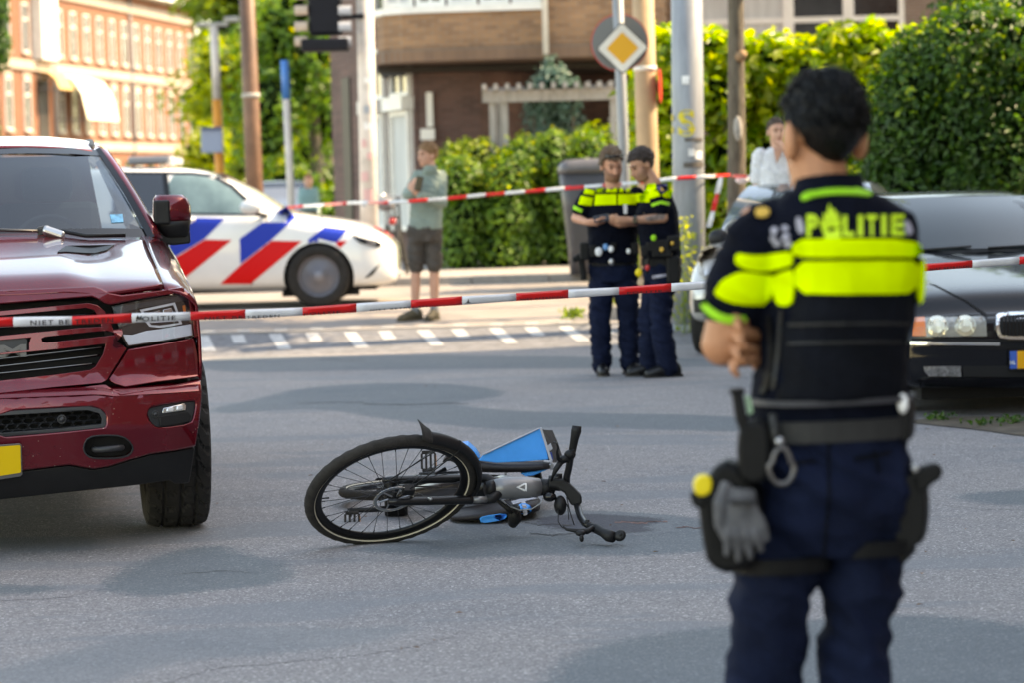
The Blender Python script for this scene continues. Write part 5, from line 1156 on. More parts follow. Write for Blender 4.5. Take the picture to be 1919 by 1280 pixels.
# tidy: the front of the side windows follows the pillar
# ------------------------------------------------------------------ other cars
def car_body(par, frame, st, m, sub=2, name='body'):
    """st: (v along car, zbot, zbelt, ztop, half width, half width at top); frame(u lateral, v, z) -> world"""
    rings = []
    for v, zb, zm, zt, w, wt in st:
        zq = zb + (zm - zb) * 0.5
        half = [(w * 0.72, zb), (w * 0.955, zb + 0.02), (w * 0.995, zb + (zm - zb) * 0.3), (w, zq), (w * 0.985, zm - 0.05), (w * 0.955, zm), (wt + (w * 0.955 - wt) * 0.28, zm + (zt - zm) * 0.72), (wt, zt - 0.025), (wt * 0.8, zt)]
        pts = [(u, z) for u, z in half] + [(-u, z) for u, z in reversed(half)]; rings.append([frame(u, v, z) for u, z in pts])
    mb = MB(); mb.loft(rings, True, True); o = mb.build(name, m, par, smooth=True, sub=sub); return o
def frame_fn(O, psi):
    L_ = Vector((math.cos(psi), math.sin(psi), 0)); B_ = Vector((-math.sin(psi), math.cos(psi), 0)); O = Vector(O)
    return (lambda u, v, z: O + L_ * u + B_ * v + Vector((0, 0, z)))

# ---- police car, side on, nose to the right: v runs backwards from the nose
PD = 31.0; pzg = ground_z(PD)
pnose = P(744, 480, PD); PO = Vector((pnose.x, PD + 0.9, pzg)); psi = R(90)   # back axis = -X
fpc = lambda u, v, z: Vector((PO.x - v, PO.y - u, PO.z + z))      # u>0 is the side towards the camera
police = empty('police_car', fpc(0, 2.2, 0), 'white police car with blue and red diagonal stripes seen from the side', 'police car')
zc = lambda y: (570 - y) / (FPX / PD)
st = [(0.0, 0.30, 0.52, 0.62, 0.62, 0.5), (0.04, 0.24, 0.60, 0.70, 0.76, 0.6), (0.20, 0.21, 0.72, 0.83, 0.86, 0.68), (0.45, 0.20, 0.80, 0.93, 0.90, 0.70), (0.85, 0.20, 0.86, 1.00, 0.905, 0.72), (1.22, 0.20, 0.95, 1.055, 0.905, 0.70),
      (1.32, 0.20, 0.98, 1.12, 0.905, 0.66), (1.62, 0.20, 1.0, 1.32, 0.905, 0.61), (1.98, 0.20, 1.01, 1.50, 0.905, 0.59), (2.35, 0.20, 1.01, 1.575, 0.905, 0.60), (2.9, 0.20, 1.01, 1.60, 0.905, 0.60), (3.5, 0.20, 1.02, 1.58, 0.905, 0.58), (4.0, 0.22, 1.04, 1.50, 0.895, 0.54), (4.25, 0.26, 1.05, 1.36, 0.87, 0.5), (4.42, 0.32, 0.95, 1.10, 0.82, 0.5)]
M_PWHITE = paint('police_white', (0.72, 0.73, 0.74), metal=0.0, rough=0.3)
pbody = car_body(police, fpc, st, M_PWHITE, 2)
def arch_cut(o, centers, r, depth):
    for c in centers:
        mb = MB(); mb.lathe([(0.001, -depth), (r, -depth), (r, depth), (0.001, depth)], Matrix.Translation(c) @ Matrix.Rotation(R(90), 4, 'X'), 40); cutter = mb.build('cutter', None, None)
        md = o.modifiers.new('b', 'BOOLEAN'); md.operation = 'DIFFERENCE'; md.object = cutter; md.solver = 'EXACT'; bpy.context.view_layer.update(); apply_mods(o); bpy.data.objects.remove(cutter)
WX = P(597, 515, PD).x; wv = PO.x - WX
arch_cut(pbody, [fpc(0.9, wv, 0.33), fpc(0.9, wv + 2.75, 0.33)], 0.385, 0.3)
sm_by_angle(pbody, 50)
for u, fl in ((0.80, False), (-0.80, True)):
    for vv in (wv, wv + 2.75):
        wheel(police, fpc(u, vv, 0.345), R(-90), 0.345, 0.215, False, 0, mat('steel_rim', (0.20, 0.20, 0.23), 0.4, metal=0.3), flip=fl)
part(police, 'underbody', M_UNDER, lambda mb: mb.box(fpc(0, 2.2, 0.3), (3.9, 1.2, 0.25)))
for vv in (wv, wv + 2.75): part(police, 'wheel_well', M_UNDER, lambda mb: mb.box(fpc(0.60, vv, 0.42), (0.85, 0.03, 0.6)))
bv = bvh_of([pbody])
M_PGL = mat('police_glass', (0.05, 0.09, 0.10), 0.05, coat=0.5, spec=0.8, var=0.7, vscale=1.2, color2=(0.16, 0.26, 0.28))
M_PGLD = mat('police_glass_dark', (0.015, 0.02, 0.03), 0.05, coat=0.5, spec=0.7)
decal('side_window', smooth_poly([(313, 328), (360, 328), (398, 333), (432, 352), (462, 380), (476, 397), (440, 399), (322, 397)], 1), bv, M_PGL, police, 0.006)
decal('rear_side_window', [(212, 326), (304, 326), (312, 396), (212, 395)], bv, M_PGLD, police, 0.006)
decal('window_seal', [[(206, 321), (360, 322), (400, 327), (436, 346), (470, 378), (490, 401), (478, 400), (462, 380), (432, 352), (398, 332), (360, 327), (206, 325)], [(206, 396), (490, 400), (490, 403), (206, 400)], [(304, 325), (314, 326), (323, 398), (311, 398)]], bv, M_GLOSSB, police, 0.007)
M_PBLUE = mat('livery_blue', (0.001, 0.035, 0.40), 0.5, spec=0.25); M_PRED = mat('livery_red', (0.70, 0.002, 0.006), 0.5, spec=0.25)
tr = lambda x, y: (220 + x / 3.427, 260 + y / 3.427)     # from the enlarged crop
T_ = lambda pts: [tr(*p) for p in pts]
decal('blue_stripe', T_([(340, 610), (490, 530), (510, 505), (690, 510), (560, 640), (345, 770), (330, 700)]), bv, M_PBLUE, police, 0.005)
decal('red_stripe', T_([(560, 645), (735, 648), (410, 910), (385, 860), (350, 775)]), bv, M_PRED, police, 0.005)
decal('blue_stripe', T_([(930, 535), (1085, 535), (1090, 505), (1020, 465), (1085, 430), (1145, 505), (985, 650), (790, 800), (785, 640)]), bv, M_PBLUE, police, 0.005)
decal('red_stripe', T_([(990, 652), (1185, 655), (855, 930), (660, 930), (800, 800)]), bv, M_PRED, police, 0.005)
decal('blue_stripe', T_([(1330, 565), (1480, 582), (1385, 690), (1225, 668), (1225, 645)]), bv, M_PBLUE, police, 0.005)
decal('red_stripe', T_([(1420, 655), (1475, 655), (1415, 715), (1380, 690)]), bv, M_PRED, police, 0.005)
decal('red_bonnet_stripe', T_([(1640, 560), (1700, 575), (1770, 630), (1750, 640), (1690, 600)]), bv, M_PRED, police, 0.005)
decal('headlamp', smooth_poly(T_([(1500, 610), (1580, 640), (1700, 660), (1690, 700), (1600, 680), (1540, 660)]), 1), bv, M_GLOSSB, police, 0.008)
decal('headlamp_reflector', T_([(1600, 655), (1660, 665), (1650, 685), (1600, 675)]), bv, M_CHROME, police, 0.010)
decal('bumper_intake', T_([(1590, 890), (1650, 830), (1690, 800), (1640, 870), (1600, 892)]), bv, M_BLK, police, 0.006)
decal('door_line', [[(318, 398), (320, 398), (331, 538), (329, 538)], [(500, 400), (502, 400), (496, 470), (470, 538), (468, 538), (494, 470)]], bv, M_UNDER, police, 0.004)
decal('sill_trim', [(330, 541), (530, 541), (532, 546), (330, 546)], bv, mat('sill_grey', (0.25, 0.25, 0.26), 0.5), police, 0.006)
mb = MB(); c = P(345, 411, PD - 0.03); mb.tube([c + Vector((-0.12, -0.01, 0)), c + Vector((0, -0.03, 0.01)), c + Vector((0.12, -0.01, 0))], [(0.02, 0.03), (0.028, 0.035), (0.02, 0.03)], 10); mb.build('door_handle', M_PWHITE, police, smooth=True)
mm = empty('door_mirror', P(470, 388, PD - 0.1)); mm.parent = police; mm.matrix_parent_inverse = police.matrix_basis.inverted()
mb = MB(); mb.sphere(P(470, 387, PD - 0.12), (0.125, 0.07, 0.08), 16, 10); mb.build('shell', M_PWHITE, mm, smooth=True)
mb = MB(); mb.tube([P(482, 400, PD - 0.1), P(500, 404, PD + 0.1)], 0.025, 8); mb.build('stalk', M_BLK, mm, smooth=True)
part(police, 'windscreen', M_PGLD, lambda mb: mb.loft([[fpc(u, 1.335, 1.085), fpc(u * 0.9, 1.98, 1.50)] for u in (-0.6, -0.3, 0, 0.3, 0.6)], closed=False, cap=False))
lb = empty('light_bar', P(292, 300, PD + 0.8)); lb.parent = police; lb.matrix_parent_inverse = police.matrix_basis.inverted()
mb = MB(); mb.box(P(290, 299, PD + 0.9), (0.46, 1.1, 0.075)); mb.build('bar', mat('bar_grey', (0.20, 0.21, 0.24), 0.35), lb, bevel=0.02)
mb = MB(); mb.box(P(327, 301, PD + 0.9), (0.10, 0.9, 0.10)); mb.build('end_lens', M_PWHITE, lb, bevel=0.03)
mb = MB(); mb.box(P(290, 304, PD + 0.9), (0.5, 0.8, 0.03)); mb.build('base', M_BLK, lb)

# ---- black saloon, front towards the camera
BO = Vector(((1950 - CX) / FPX * 17.95, 17.95, 0)); bpsi = R(4); fb = frame_fn(BO, bpsi)
bmw = empty('black_saloon', fb(0, 2.2, 0), 'black saloon car with twin round headlamps and double chrome grille, parked at the right', 'car')
M_BPAINT = paint('black_paint', (0.002, 0.003, 0.006), spec=0.05, coat=0.7, metal=0.0, rough=0.4)
z_ = lambda y, D=19.35: CAM_H + (PX_h(1800) - y) / (FPX / D)
def PX_h(x): return 340 - math.tan(ROLL) * (x - CX)
st = [(0.0, 0.22, 0.50, 0.60, 0.80, 0.7), (0.03, 0.19, 0.56, 0.64, 0.87, 0.76), (0.16, 0.17, 0.60, 0.655, 0.905, 0.80), (0.20, 0.17, 0.63, 0.75, 0.905, 0.74), (0.26, 0.17, 0.66, 0.80, 0.91, 0.72), (0.6, 0.17, 0.72, 0.86, 0.92, 0.74), (1.2, 0.17, 0.80, 0.955, 0.93, 0.74), (1.52, 0.17, 0.84, 1.0, 0.93, 0.72),
      (1.72, 0.17, 0.87, 1.10, 0.93, 0.70), (2.2, 0.17, 0.89, 1.33, 0.93, 0.62), (2.45, 0.17, 0.90, 1.395, 0.93, 0.60), (2.9, 0.17, 0.91, 1.43, 0.93, 0.60), (3.5, 0.17, 0.92, 1.41, 0.93, 0.60), (4.0, 0.17, 0.93, 1.28, 0.92, 0.6), (4.4, 0.2, 0.92, 1.06, 0.91, 0.65), (4.9, 0.24, 0.85, 0.98, 0.88, 0.68), (5.0, 0.3, 0.7, 0.85, 0.82, 0.65)]
bb_ = car_body(bmw, fb, st, M_BPAINT, 2)
apply_mods(bb_); bv = bvh_of([bb_])
bq = lambda x, y: (1680 + x / 2.46, 340 + y / 2.46)
Q_ = lambda pts: [bq(*p) for p in pts]
def mir(pts): return [(2 * 1948 - x, y - 0.052 * (1948 - x)) for x, y in pts]     # other half, allowing for the tilt
for side in (lambda p: p, mir):
    h_ = decal('headlamp_unit', side(Q_([(130, 628), (395, 622), (412, 640), (416, 712), (136, 716)])), bv, mat('lamp_recess', (0.30, 0.30, 0.28), 0.25, metal=0.3), bmw, 0.012, thick=0.01)
    decal('turn_signal', side(Q_([(80, 628), (130, 626), (137, 712), (74, 712)])), bv, M_AMBER, bmw, 0.014, thick=0.01)
    for (cx_, cy_) in ((188, 668), (316, 666)):
        ring = [(cx_ + 50 * math.cos(a), cy_ + 45 * math.sin(a)) for a in np.linspace(0, 6.283, 24, endpoint=False)]
        inn = [(cx_ + 30 * math.cos(a), cy_ + 27 * math.sin(a)) for a in np.linspace(0, 6.283, 20, endpoint=False)]
        decal('round_headlamp', side(Q_(ring)), bv, mat('lamp_warm', (0.62, 0.60, 0.50), 0.15, metal=0.7, var=0.2, vscale=20), bmw, 0.022, thick=0.012)
        decal('lamp_bulb', side(Q_(inn)), bv, mat('lamp_cream', (0.75, 0.72, 0.58), 0.12, metal=0.3, coat=0.8), bmw, 0.030, thick=0.008)
    decal('kidney_frame', side(smooth_poly(Q_([(455, 628), (475, 612), (640, 600), (640, 728), (480, 726), (460, 700)]), 1)), bv, M_CHROME, bmw, 0.03, thick=0.02)
    decal('kidney_grille', side(smooth_poly(Q_([(472, 640), (485, 628), (632, 618), (632, 712), (490, 712), (476, 694)]), 1)), bv, M_UNDER, bmw, 0.036, thick=0.004)
    for k in range(9):
        x = 490 + k * 17; decal('kidney_bar', side(Q_([(x, 628), (x + 6, 628), (x + 6, 712), (x, 712)])), bv, M_GLOSSB, bmw, 0.042, thick=0.004)
    decal('bumper_strip', side(Q_([(60, 738), (475, 742), (475, 757), (62, 753)])), bv, M_CHROME, bmw, 0.02, thick=0.02)
    decal('fog_lamp', side(Q_([(125, 855), (296, 852), (298, 902), (150, 900), (130, 880)])), bv, mat('fog_grey', (0.22, 0.22, 0.23), 0.2, metal=0.5, var=0.6, vscale=30), bmw, 0.012)
    decal('bumper_intake', side(Q_([(305, 852), (640, 850), (640, 905), (308, 902)])), bv, M_UNDER, bmw, 0.010)
    decal('bumper_lip', side(Q_([(105, 912), (640, 908), (640, 940), (110, 938)])), bv, M_BPAINT, bmw, 0.045, thick=0.04)
    decal('bumper_gap', side(Q_([(70, 722), (640, 728), (640, 739), (66, 735)])), bv, M_UNDER, bmw, 0.008)
    decal('bonnet_line', side(Q_([(415, 640), (420, 612), (320, 545), (180, 475), (150, 470), (180, 482), (316, 553), (410, 620)])), bv, M_UNDER, bmw, 0.004, maxedge=8)
decal('licence_plate', Q_([(515, 778), (590, 776), (720, 772), (720, 868), (592, 874), (515, 872)]), bv, M_GLOSSB, bmw, 0.030, thick=0.03)
decal('plate_face', Q_([(554, 783), (720, 778), (720, 858), (554, 864)]), bv, M_PLATEY if False else mat('plate_orange', (0.80, 0.36, 0.01), 0.35), bmw, 0.034)
decal('plate_band', Q_([(520, 784), (553, 783), (553, 864), (521, 865)]), bv, mat('plate_blue', (0.015, 0.10, 0.45), 0.4), bmw, 0.034)
hh = bv.ray_cast(CAM, ray(*bq(530, 835)).normalized())[0]; word('plate_letters', 'NL', lambda a, b: P(*bq(524, 845), (hh.y if hh else 17.9) - 0.045) + Vector((a, 0, b)), M_STICK, bmw, 0.022, 0.02, fit=0.035)
# windscreen and pillars: glass laid on the slope
def bws(u, t, off=0.0): return fb(u * (0.76 - 0.13 * t) , 1.50 + 0.90 * t + 0.22 * (abs(u) ** 2) * (1 - 0.3 * t) - 0.02 - off, 1.005 + 0.375 * t + 0.035 * math.sin(math.pi * t) - 0.01 * abs(u) + off * 0.8)
part(bmw, 'windscreen_bed', M_INT, lambda mb: mb.loft([[bws(u, t, 0.006) for u in np.linspace(-1, 1, 13)] for t in (0, .25, .5, .75, 1)], closed=False, cap=False), smooth=True)
part(bmw, 'windscreen', mat('bmw_glass', (0.02, 0.03, 0.034), 0.04, spec=0.42), lambda mb: mb.loft([[bws(u, t, 0.014) for u in np.linspace(-.96, .96, 13)] for t in (0.03, .25, .5, .75, .97)], closed=False, cap=False), smooth=True)
for s_ in (1, -1):
    cM = fb(s_ * 1.0, 1.75, 0.98); mb = MB(); mb.sphere(cM, (0.10, 0.07, 0.07), 14, 8); mb.build('door_mirror', M_BPAINT, bmw, smooth=True)
    wheel(bmw, fb(s_ * 0.80, 0.85, 0.32), bpsi, 0.32, 0.24, False, 5, None, flip=(s_ < 0)); wheel(bmw, fb(s_ * 0.80, 3.8, 0.32), bpsi, 0.32, 0.24, False, 5, None, flip=(s_ < 0))
part(bmw, 'underbody', M_UNDER, lambda mb: mb.loft([[fb(-0.7, 0.3, 0.10), fb(0.7, 0.3, 0.10), fb(0.7, 0.3, 0.3), fb(-0.7, 0.3, 0.3)], [fb(-0.7, 4.7, 0.10), fb(0.7, 4.7, 0.10), fb(0.7, 4.7, 0.3), fb(-0.7, 4.7, 0.3)]]))
mb = MB(); mb.tube([bws(-0.6, 0.03, 0.02), bws(-0.1, 0.05, 0.025)], 0.008, 6); mb.build('wiper', M_BLK, bmw); mb = MB(); mb.tube([bws(0.05, 0.03, 0.02), bws(0.6, 0.05, 0.025)], 0.008, 6); mb.build('wiper', M_BLK, bmw)

# ---- pale silver hatchback between the officers and the man standing in front
spsi = R(-15); cor = P(1284, 520, 24.6); Ls = Vector((math.cos(spsi), math.sin(spsi), 0)); SO = Vector((cor.x, 24.6, 0)) + Ls * 0.80; SO.z = 0
fs_ = frame_fn(SO, spsi)
silver = empty('silver_hatchback', fs_(0, 2, 0), 'pale silver hatchback with cloudy headlamp and black door mirror, half hidden behind the officer', 'car')
st = [(0.0, 0.34, 0.52, 0.62, 0.62, 0.5), (0.05, 0.30, 0.60, 0.70, 0.76, 0.6), (0.25, 0.28, 0.74, 0.86, 0.83, 0.66), (0.6, 0.28, 0.84, 0.98, 0.85, 0.68), (0.98, 0.28, 0.92, 1.06, 0.85, 0.68), (1.1, 0.28, 0.95, 1.12, 0.85, 0.66), (1.5, 0.28, 0.98, 1.36, 0.85, 0.58), (1.85, 0.28, 1.0, 1.49, 0.85, 0.54), (2.4, 0.28, 1.0, 1.52, 0.85, 0.54), (3.2, 0.28, 1.0, 1.48, 0.84, 0.52), (3.6, 0.3, 1.0, 1.3, 0.82, 0.5), (3.75, 0.4, 0.9, 1.0, 0.76, 0.5)]
sb_ = car_body(silver, fs_, st, paint('silver_paint', (0.50, 0.49, 0.46), metal=0.4, rough=0.3), 2); apply_mods(sb_); bv = bvh_of([sb_])
decal('headlamp', smooth_poly([(1308, 476), (1322, 458), (1345, 462), (1372, 478), (1370, 522), (1318, 524), (1306, 508)], 1), bv, mat('lamp_cloudy', (0.42, 0.38, 0.33), 0.2, metal=0.5, var=0.5, vscale=18), silver, 0.012)
decal('headlamp_reflector', [(1318, 488), (1346, 486), (1346, 516), (1322, 516)], bv, M_LAMPW, silver, 0.018); decal('turn_signal', smooth_poly([(1346, 494), (1370, 490), (1370, 520), (1348, 520)], 1), bv, M_AMBER, silver, 0.02)
M_SGL = mat('silver_glass', (0.10, 0.13, 0.15), 0.04, coat=1.0, spec=1.0)
part(silver, 'windscreen', M_SGL, lambda mb: mb.loft([[fs_(u * (0.70 - 0.14 * t), 1.04 + 0.78 * t + 0.1 * u * u - 0.05, 1.075 + 0.42 * t + 0.06 * math.sin(math.pi * t) - 0.02 * abs(u)) for u in np.linspace(-1, 1, 9)] for t in (0, .25, .5, .75, 1)], closed=False, cap=False), smooth=True)
cM = P(1348, 446, 25.3); mb = MB(); mb.sphere(cM, (0.10, 0.08, 0.085), 16, 10); mb.build('door_mirror', M_BLK, silver, smooth=True)
decal('bumper_grille', [(1300, 560), (1380, 560), (1380, 585), (1302, 585)], bv, M_BLK, silver, 0.01)
for s_ in (1, -1):
    for vv in (0.62, 3.0): wheel(silver, fs_(s_ * 0.74, vv, 0.30), spsi, 0.30, 0.19, False, 7, mat('alloy_grey', (0.25, 0.25, 0.26), 0.35, metal=0.8), flip=(s_ < 0))
part(silver, 'underbody', M_UNDER, lambda mb: mb.loft([[fs_(-0.6, 0.3, 0.16), fs_(0.6, 0.3, 0.16), fs_(0.6, 0.3, 0.4), fs_(-0.6, 0.3, 0.4)], [fs_(-0.6, 3.5, 0.16), fs_(0.6, 3.5, 0.16), fs_(0.6, 3.5, 0.4), fs_(-0.6, 3.5, 0.4)]]))

# ---- small dark car far down the side street, and a dark van at the left edge
def far_car(lab, O, psi_, m, st, group=None, name='parked_car'):
    f_ = frame_fn(O, psi_); o = empty(name, f_(0, 2, 0), lab, 'car' if 'van' not in name else 'van', group); b_ = car_body(o, f_, st, m, 2)
    for s_ in (1, -1):
        for vv in (0.8, 3.2): wheel(o, f_(s_ * 0.78, vv, 0.31), psi_, 0.31, 0.2, False, 5, None, flip=(s_ < 0), n=36)
    apply_mods(b_); return o, b_, f_
st_c = [(0.0, 0.3, 0.52, 0.62, 0.65, 0.5), (0.05, 0.26, 0.60, 0.70, 0.78, 0.62), (0.5, 0.22, 0.78, 0.92, 0.88, 0.7), (1.1, 0.2, 0.9, 1.03, 0.89, 0.7), (1.8, 0.2, 0.95, 1.42, 0.89, 0.58), (2.4, 0.2, 0.96, 1.48, 0.89, 0.56), (3.3, 0.2, 0.98, 1.42, 0.88, 0.55), (3.9, 0.25, 0.95, 1.15, 0.85, 0.6), (4.1, 0.35, 0.8, 0.95, 0.8, 0.6)]
o, b_, f_ = far_car('dark car with a bright roof far down the street above the police car bonnet', Vector((X(525, 58), 58, 0.27)), R(3), paint('far_paint', (0.10, 0.11, 0.13), metal=0.3, rough=0.3), st_c)
part(o, 'windscreen', M_PGLD, lambda mb: mb.loft([[f_(u, 1.22, 1.05), f_(u * 0.85, 1.82, 1.42)] for u in (-0.66, 0, 0.66)], closed=False, cap=False))
for s_ in (1, -1): part(o, 'headlamp', M_LAMPW, lambda mb: mb.sphere(f_(s_ * 0.6, 0.12, 0.66), (0.16, 0.06, 0.07), 10, 6), smooth=True)
st_v = [(0.0, 0.35, 0.7, 0.8, 0.75, 0.6), (0.06, 0.3, 0.8, 0.95, 0.88, 0.7), (0.6, 0.25, 1.0, 1.15, 0.95, 0.75), (0.9, 0.25, 1.1, 1.3, 0.96, 0.76), (1.6, 0.25, 1.2, 1.95, 0.96, 0.74), (2.2, 0.25, 1.2, 2.1, 0.96, 0.76), (4.6, 0.25, 1.2, 2.12, 0.96, 0.78), (4.9, 0.3, 1.1, 1.9, 0.92, 0.75)]
o, b_, f_ = far_car('dark van roof corner just showing above the pickup at the left edge', Vector((X(-102, 27), 25.5, 0.0)), R(10), paint('van_paint', (0.03, 0.035, 0.045), metal=0.3, rough=0.3), st_v, name='parked_van')
part(o, 'windscreen', M_PGLD, lambda mb: mb.loft([[f_(u, 0.95, 1.34), f_(u * 0.86, 1.6, 1.93)] for u in (-0.75, 0, 0.75)], closed=False, cap=False))
decal('red_lamp', [(3, 230), (14, 232), (15, 237), (2, 236)], bvh_of([b_]), M_REDL, o, 0.02)
# ================================================================== FALLEN BICYCLE
M_BFRAME = mat('bike_black', (0.006, 0.006, 0.007), 0.35, coat=0.25, spec=0.3, var=0.3, vscale=9)
M_BMATTE = mat('bike_matte', (0.008, 0.008, 0.009), 0.55, spec=0.3, var=0.3, vscale=9)
M_BSILV = mat('bike_anthracite', (0.21, 0.21, 0.215), 0.4, metal=0.5, var=0.1, vscale=12)
M_DUST = mat('tyre_dusty', (0.020, 0.017, 0.015), 0.9, var=0.35, vscale=26, bump=0.2, bscale=90)
M_CREAMR = mat('reflective_line', (0.62, 0.56, 0.44), 0.5)
M_RIMD = mat('rim_dark', (0.005, 0.005, 0.006), 0.35, spec=0.3)
M_STEEL = mat('steel', (0.42, 0.42, 0.43), 0.3, metal=0.9)
M_SPOKE = mat('spoke_black', (0.025, 0.025, 0.027), 0.35, metal=0.6)
M_BLUEB = mat('bag_blue', (0.002, 0.33, 0.86), 0.42, spec=0.3, var=0.08, vscale=5, bump=0.15, bscale=10)
M_BAGD = mat('bag_dark', (0.022, 0.018, 0.020), 0.65, var=0.25, vscale=9, bump=0.5, bscale=13)
M_BAGG = mat('bag_grey_trim', (0.42, 0.43, 0.47), 0.6, var=0.1)
def V(*a): return Vector(a)
n_w = V(0.217, -0.636, -0.741).normalized(); a_w = V(0.93, 0.365, -0.041); a_w = (a_w - n_w * a_w.dot(n_w)).normalized(); far_w = n_w.cross(a_w).normalized()
RW = 0.378
def on_z(x, y, z): return G(x, y, z)
Hf = on_z(733, 921, RW * math.sqrt(1 - n_w.z ** 2) + 0.001)
bike = empty('bicycle', (Hf.x + 0.3, Hf.y + 0.4, 0), 'black bicycle lying on its side on the road, front wheel towards the camera', 'bicycle')
def MAT(o, ex, ey, ez): return Matrix(((ex.x, ey.x, ez.x, o.x), (ex.y, ey.y, ez.y, o.y), (ex.z, ey.z, ez.z, o.z), (0, 0, 0, 1)))
def tyre_ring(M, Rm, r, n=150, k=16, tread=True):
    mb = MB(); rings = []
    for i in range(n):
        a = 2 * math.pi * i / n; c, s_ = math.cos(a), math.sin(a); ring = []
        for j in range(k):
            b = 2 * math.pi * j / k; rr = r
            if tread and abs(((b + math.pi) % (2 * math.pi)) - math.pi) < 1.0: rr = r + (0.0018 if ((i + j * 2) % 4) < 2 else -0.0008)
            ring.append(M @ Vector(((Rm + rr * math.cos(b)) * c, (Rm + rr * math.cos(b)) * s_, rr * 0.98 * math.sin(b))))
        rings.append(ring)
    rings.append(rings[0]); mb.loft(rings, True, False); return mb
def bike_wheel(name, o, ex, ey, ez, disc_side=1, detail=True):
    w = empty(name, o); w.parent = bike; w.matrix_parent_inverse = bike.matrix_basis.inverted(); M = MAT(o, ex, ey, ez)
    tyre_ring(M, RW - 0.024, 0.0242).build('tyre', M_DUST, w, smooth=True)
    sect = [(0.012, 0.0125), (0.004, 0.0135), (-0.012, 0.011), (-0.018, 0.004), (-0.018, -0.004), (-0.012, -0.011), (0.004, -0.0135), (0.012, -0.0125)]
    mb = MB(); mb.torus(M, RW - 0.055, 0.01, 90, 8, sect=[(a, b) for a, b in sect]); mb.build('rim', M_RIMD, w, smooth=True)
    for sg in (1, -1):
        mb = MB(); rings = []
        for i in range(121):
            a = 2 * math.pi * i / 120; rings.append([M @ Vector((q * math.cos(a), q * math.sin(a), sg * hh)) for q, hh in ((RW - 0.0420, 0.0172), (RW - 0.0375, 0.0210))])
        mb.loft(rings, closed=False, cap=False); mb.build('reflective_line', M_CREAMR, w)
    mb = MB(); N_ = 32
    for i in range(N_):
        a = 2 * math.pi * i / N_; sg = 1 if i % 2 else -1; tw = 0.42 * (1 if (i // 2) % 2 else -1)
        mb.tube([M @ Vector((0.024 * math.cos(a + tw * 2.4), 0.024 * math.sin(a + tw * 2.4), sg * 0.028)), M @ Vector(((RW - 0.071) * math.cos(a), (RW - 0.071) * math.sin(a), sg * 0.003))], 0.0015, 5, cap=False)
        mb.tube([M @ Vector(((RW - 0.088) * math.cos(a), (RW - 0.088) * math.sin(a), sg * 0.004)), M @ Vector(((RW - 0.071) * math.cos(a), (RW - 0.071) * math.sin(a), sg * 0.003))], 0.0026, 5, cap=False)
    so = mb.build('spokes', M_SPOKE, w); so['kind'] = 'stuff'
    mb = MB(); mb.lathe([(0.0, -0.052), (0.009, -0.052), (0.012, -0.036), (0.027, -0.032), (0.027, -0.026), (0.016, -0.02), (0.015, 0.02), (0.027, 0.026), (0.027, 0.032), (0.012, 0.036), (0.009, 0.052), (0.0, 0.052)], M, 20); mb.build('hub', M_BMATTE, w, smooth=True)
    if detail:
        mb = MB(); zz_ = disc_side * 0.044; nn = 24; R1, R0 = 0.088, 0.070
        mb.torus(M @ Matrix.Translation((0, 0, zz_)), 0.080, 0.004, 60, 4, sect=[(0.008, 0.0009), (-0.008, 0.0009), (-0.008, -0.0009), (0.008, -0.0009)])
        for i in range(6):
            a = i * math.pi / 3; mb.tube([M @ Vector((0.022 * math.cos(a), 0.022 * math.sin(a), zz_)), M @ Vector((0.074 * math.cos(a + .35), 0.074 * math.sin(a + .35), zz_))], [0.004, 0.003], 5)
        for i in range(30):
            a = 2 * math.pi * i / 30; mb.box(M @ Vector((0.086 * math.cos(a), 0.086 * math.sin(a), zz_)), (0.006, 0.006, 0.0018))
        mb.build('brake_disc', M_STEEL, w, smooth=False)
        mb = MB(); a = R(52); mb.box(M @ Vector((0.082 * math.cos(a), 0.082 * math.sin(a), zz_)), (0.05, 0.035, 0.034), M.to_3x3()); mb.tube([M @ Vector((0.06, 0.10, zz_ + .01)), M @ Vector((0.10, 0.10, zz_ + .01)), M @ Vector((0.2, 0.08, zz_))], 0.004, 6); mb.build('brake_caliper', M_BMATTE, w, bevel=0.005)
    a = R(188); mb = MB(); mb.tube([M @ Vector(((RW - 0.07) * math.cos(a), (RW - 0.07) * math.sin(a), 0)), M @ Vector(((RW - 0.105) * math.cos(a), (RW - 0.105) * math.sin(a), 0))], [0.0025, 0.004], 6); mb.build('valve', M_BLK, w)
    return w, M
fw, MF = bike_wheel('front_wheel', Hf, a_w, far_w, n_w)
a = R(-2)
fnl = lambda u, v: MF @ Vector(((RW - 0.034 - v) * math.cos(R(14) - u / 0.36), (RW - 0.034 - v) * math.sin(R(14) - u / 0.36), 0.0215)) if False else MF @ Vector(((RW - 0.036 + v) * math.cos(R(22) - u / 0.36), (RW - 0.036 + v) * math.sin(R(22) - u / 0.36), 0.0235))
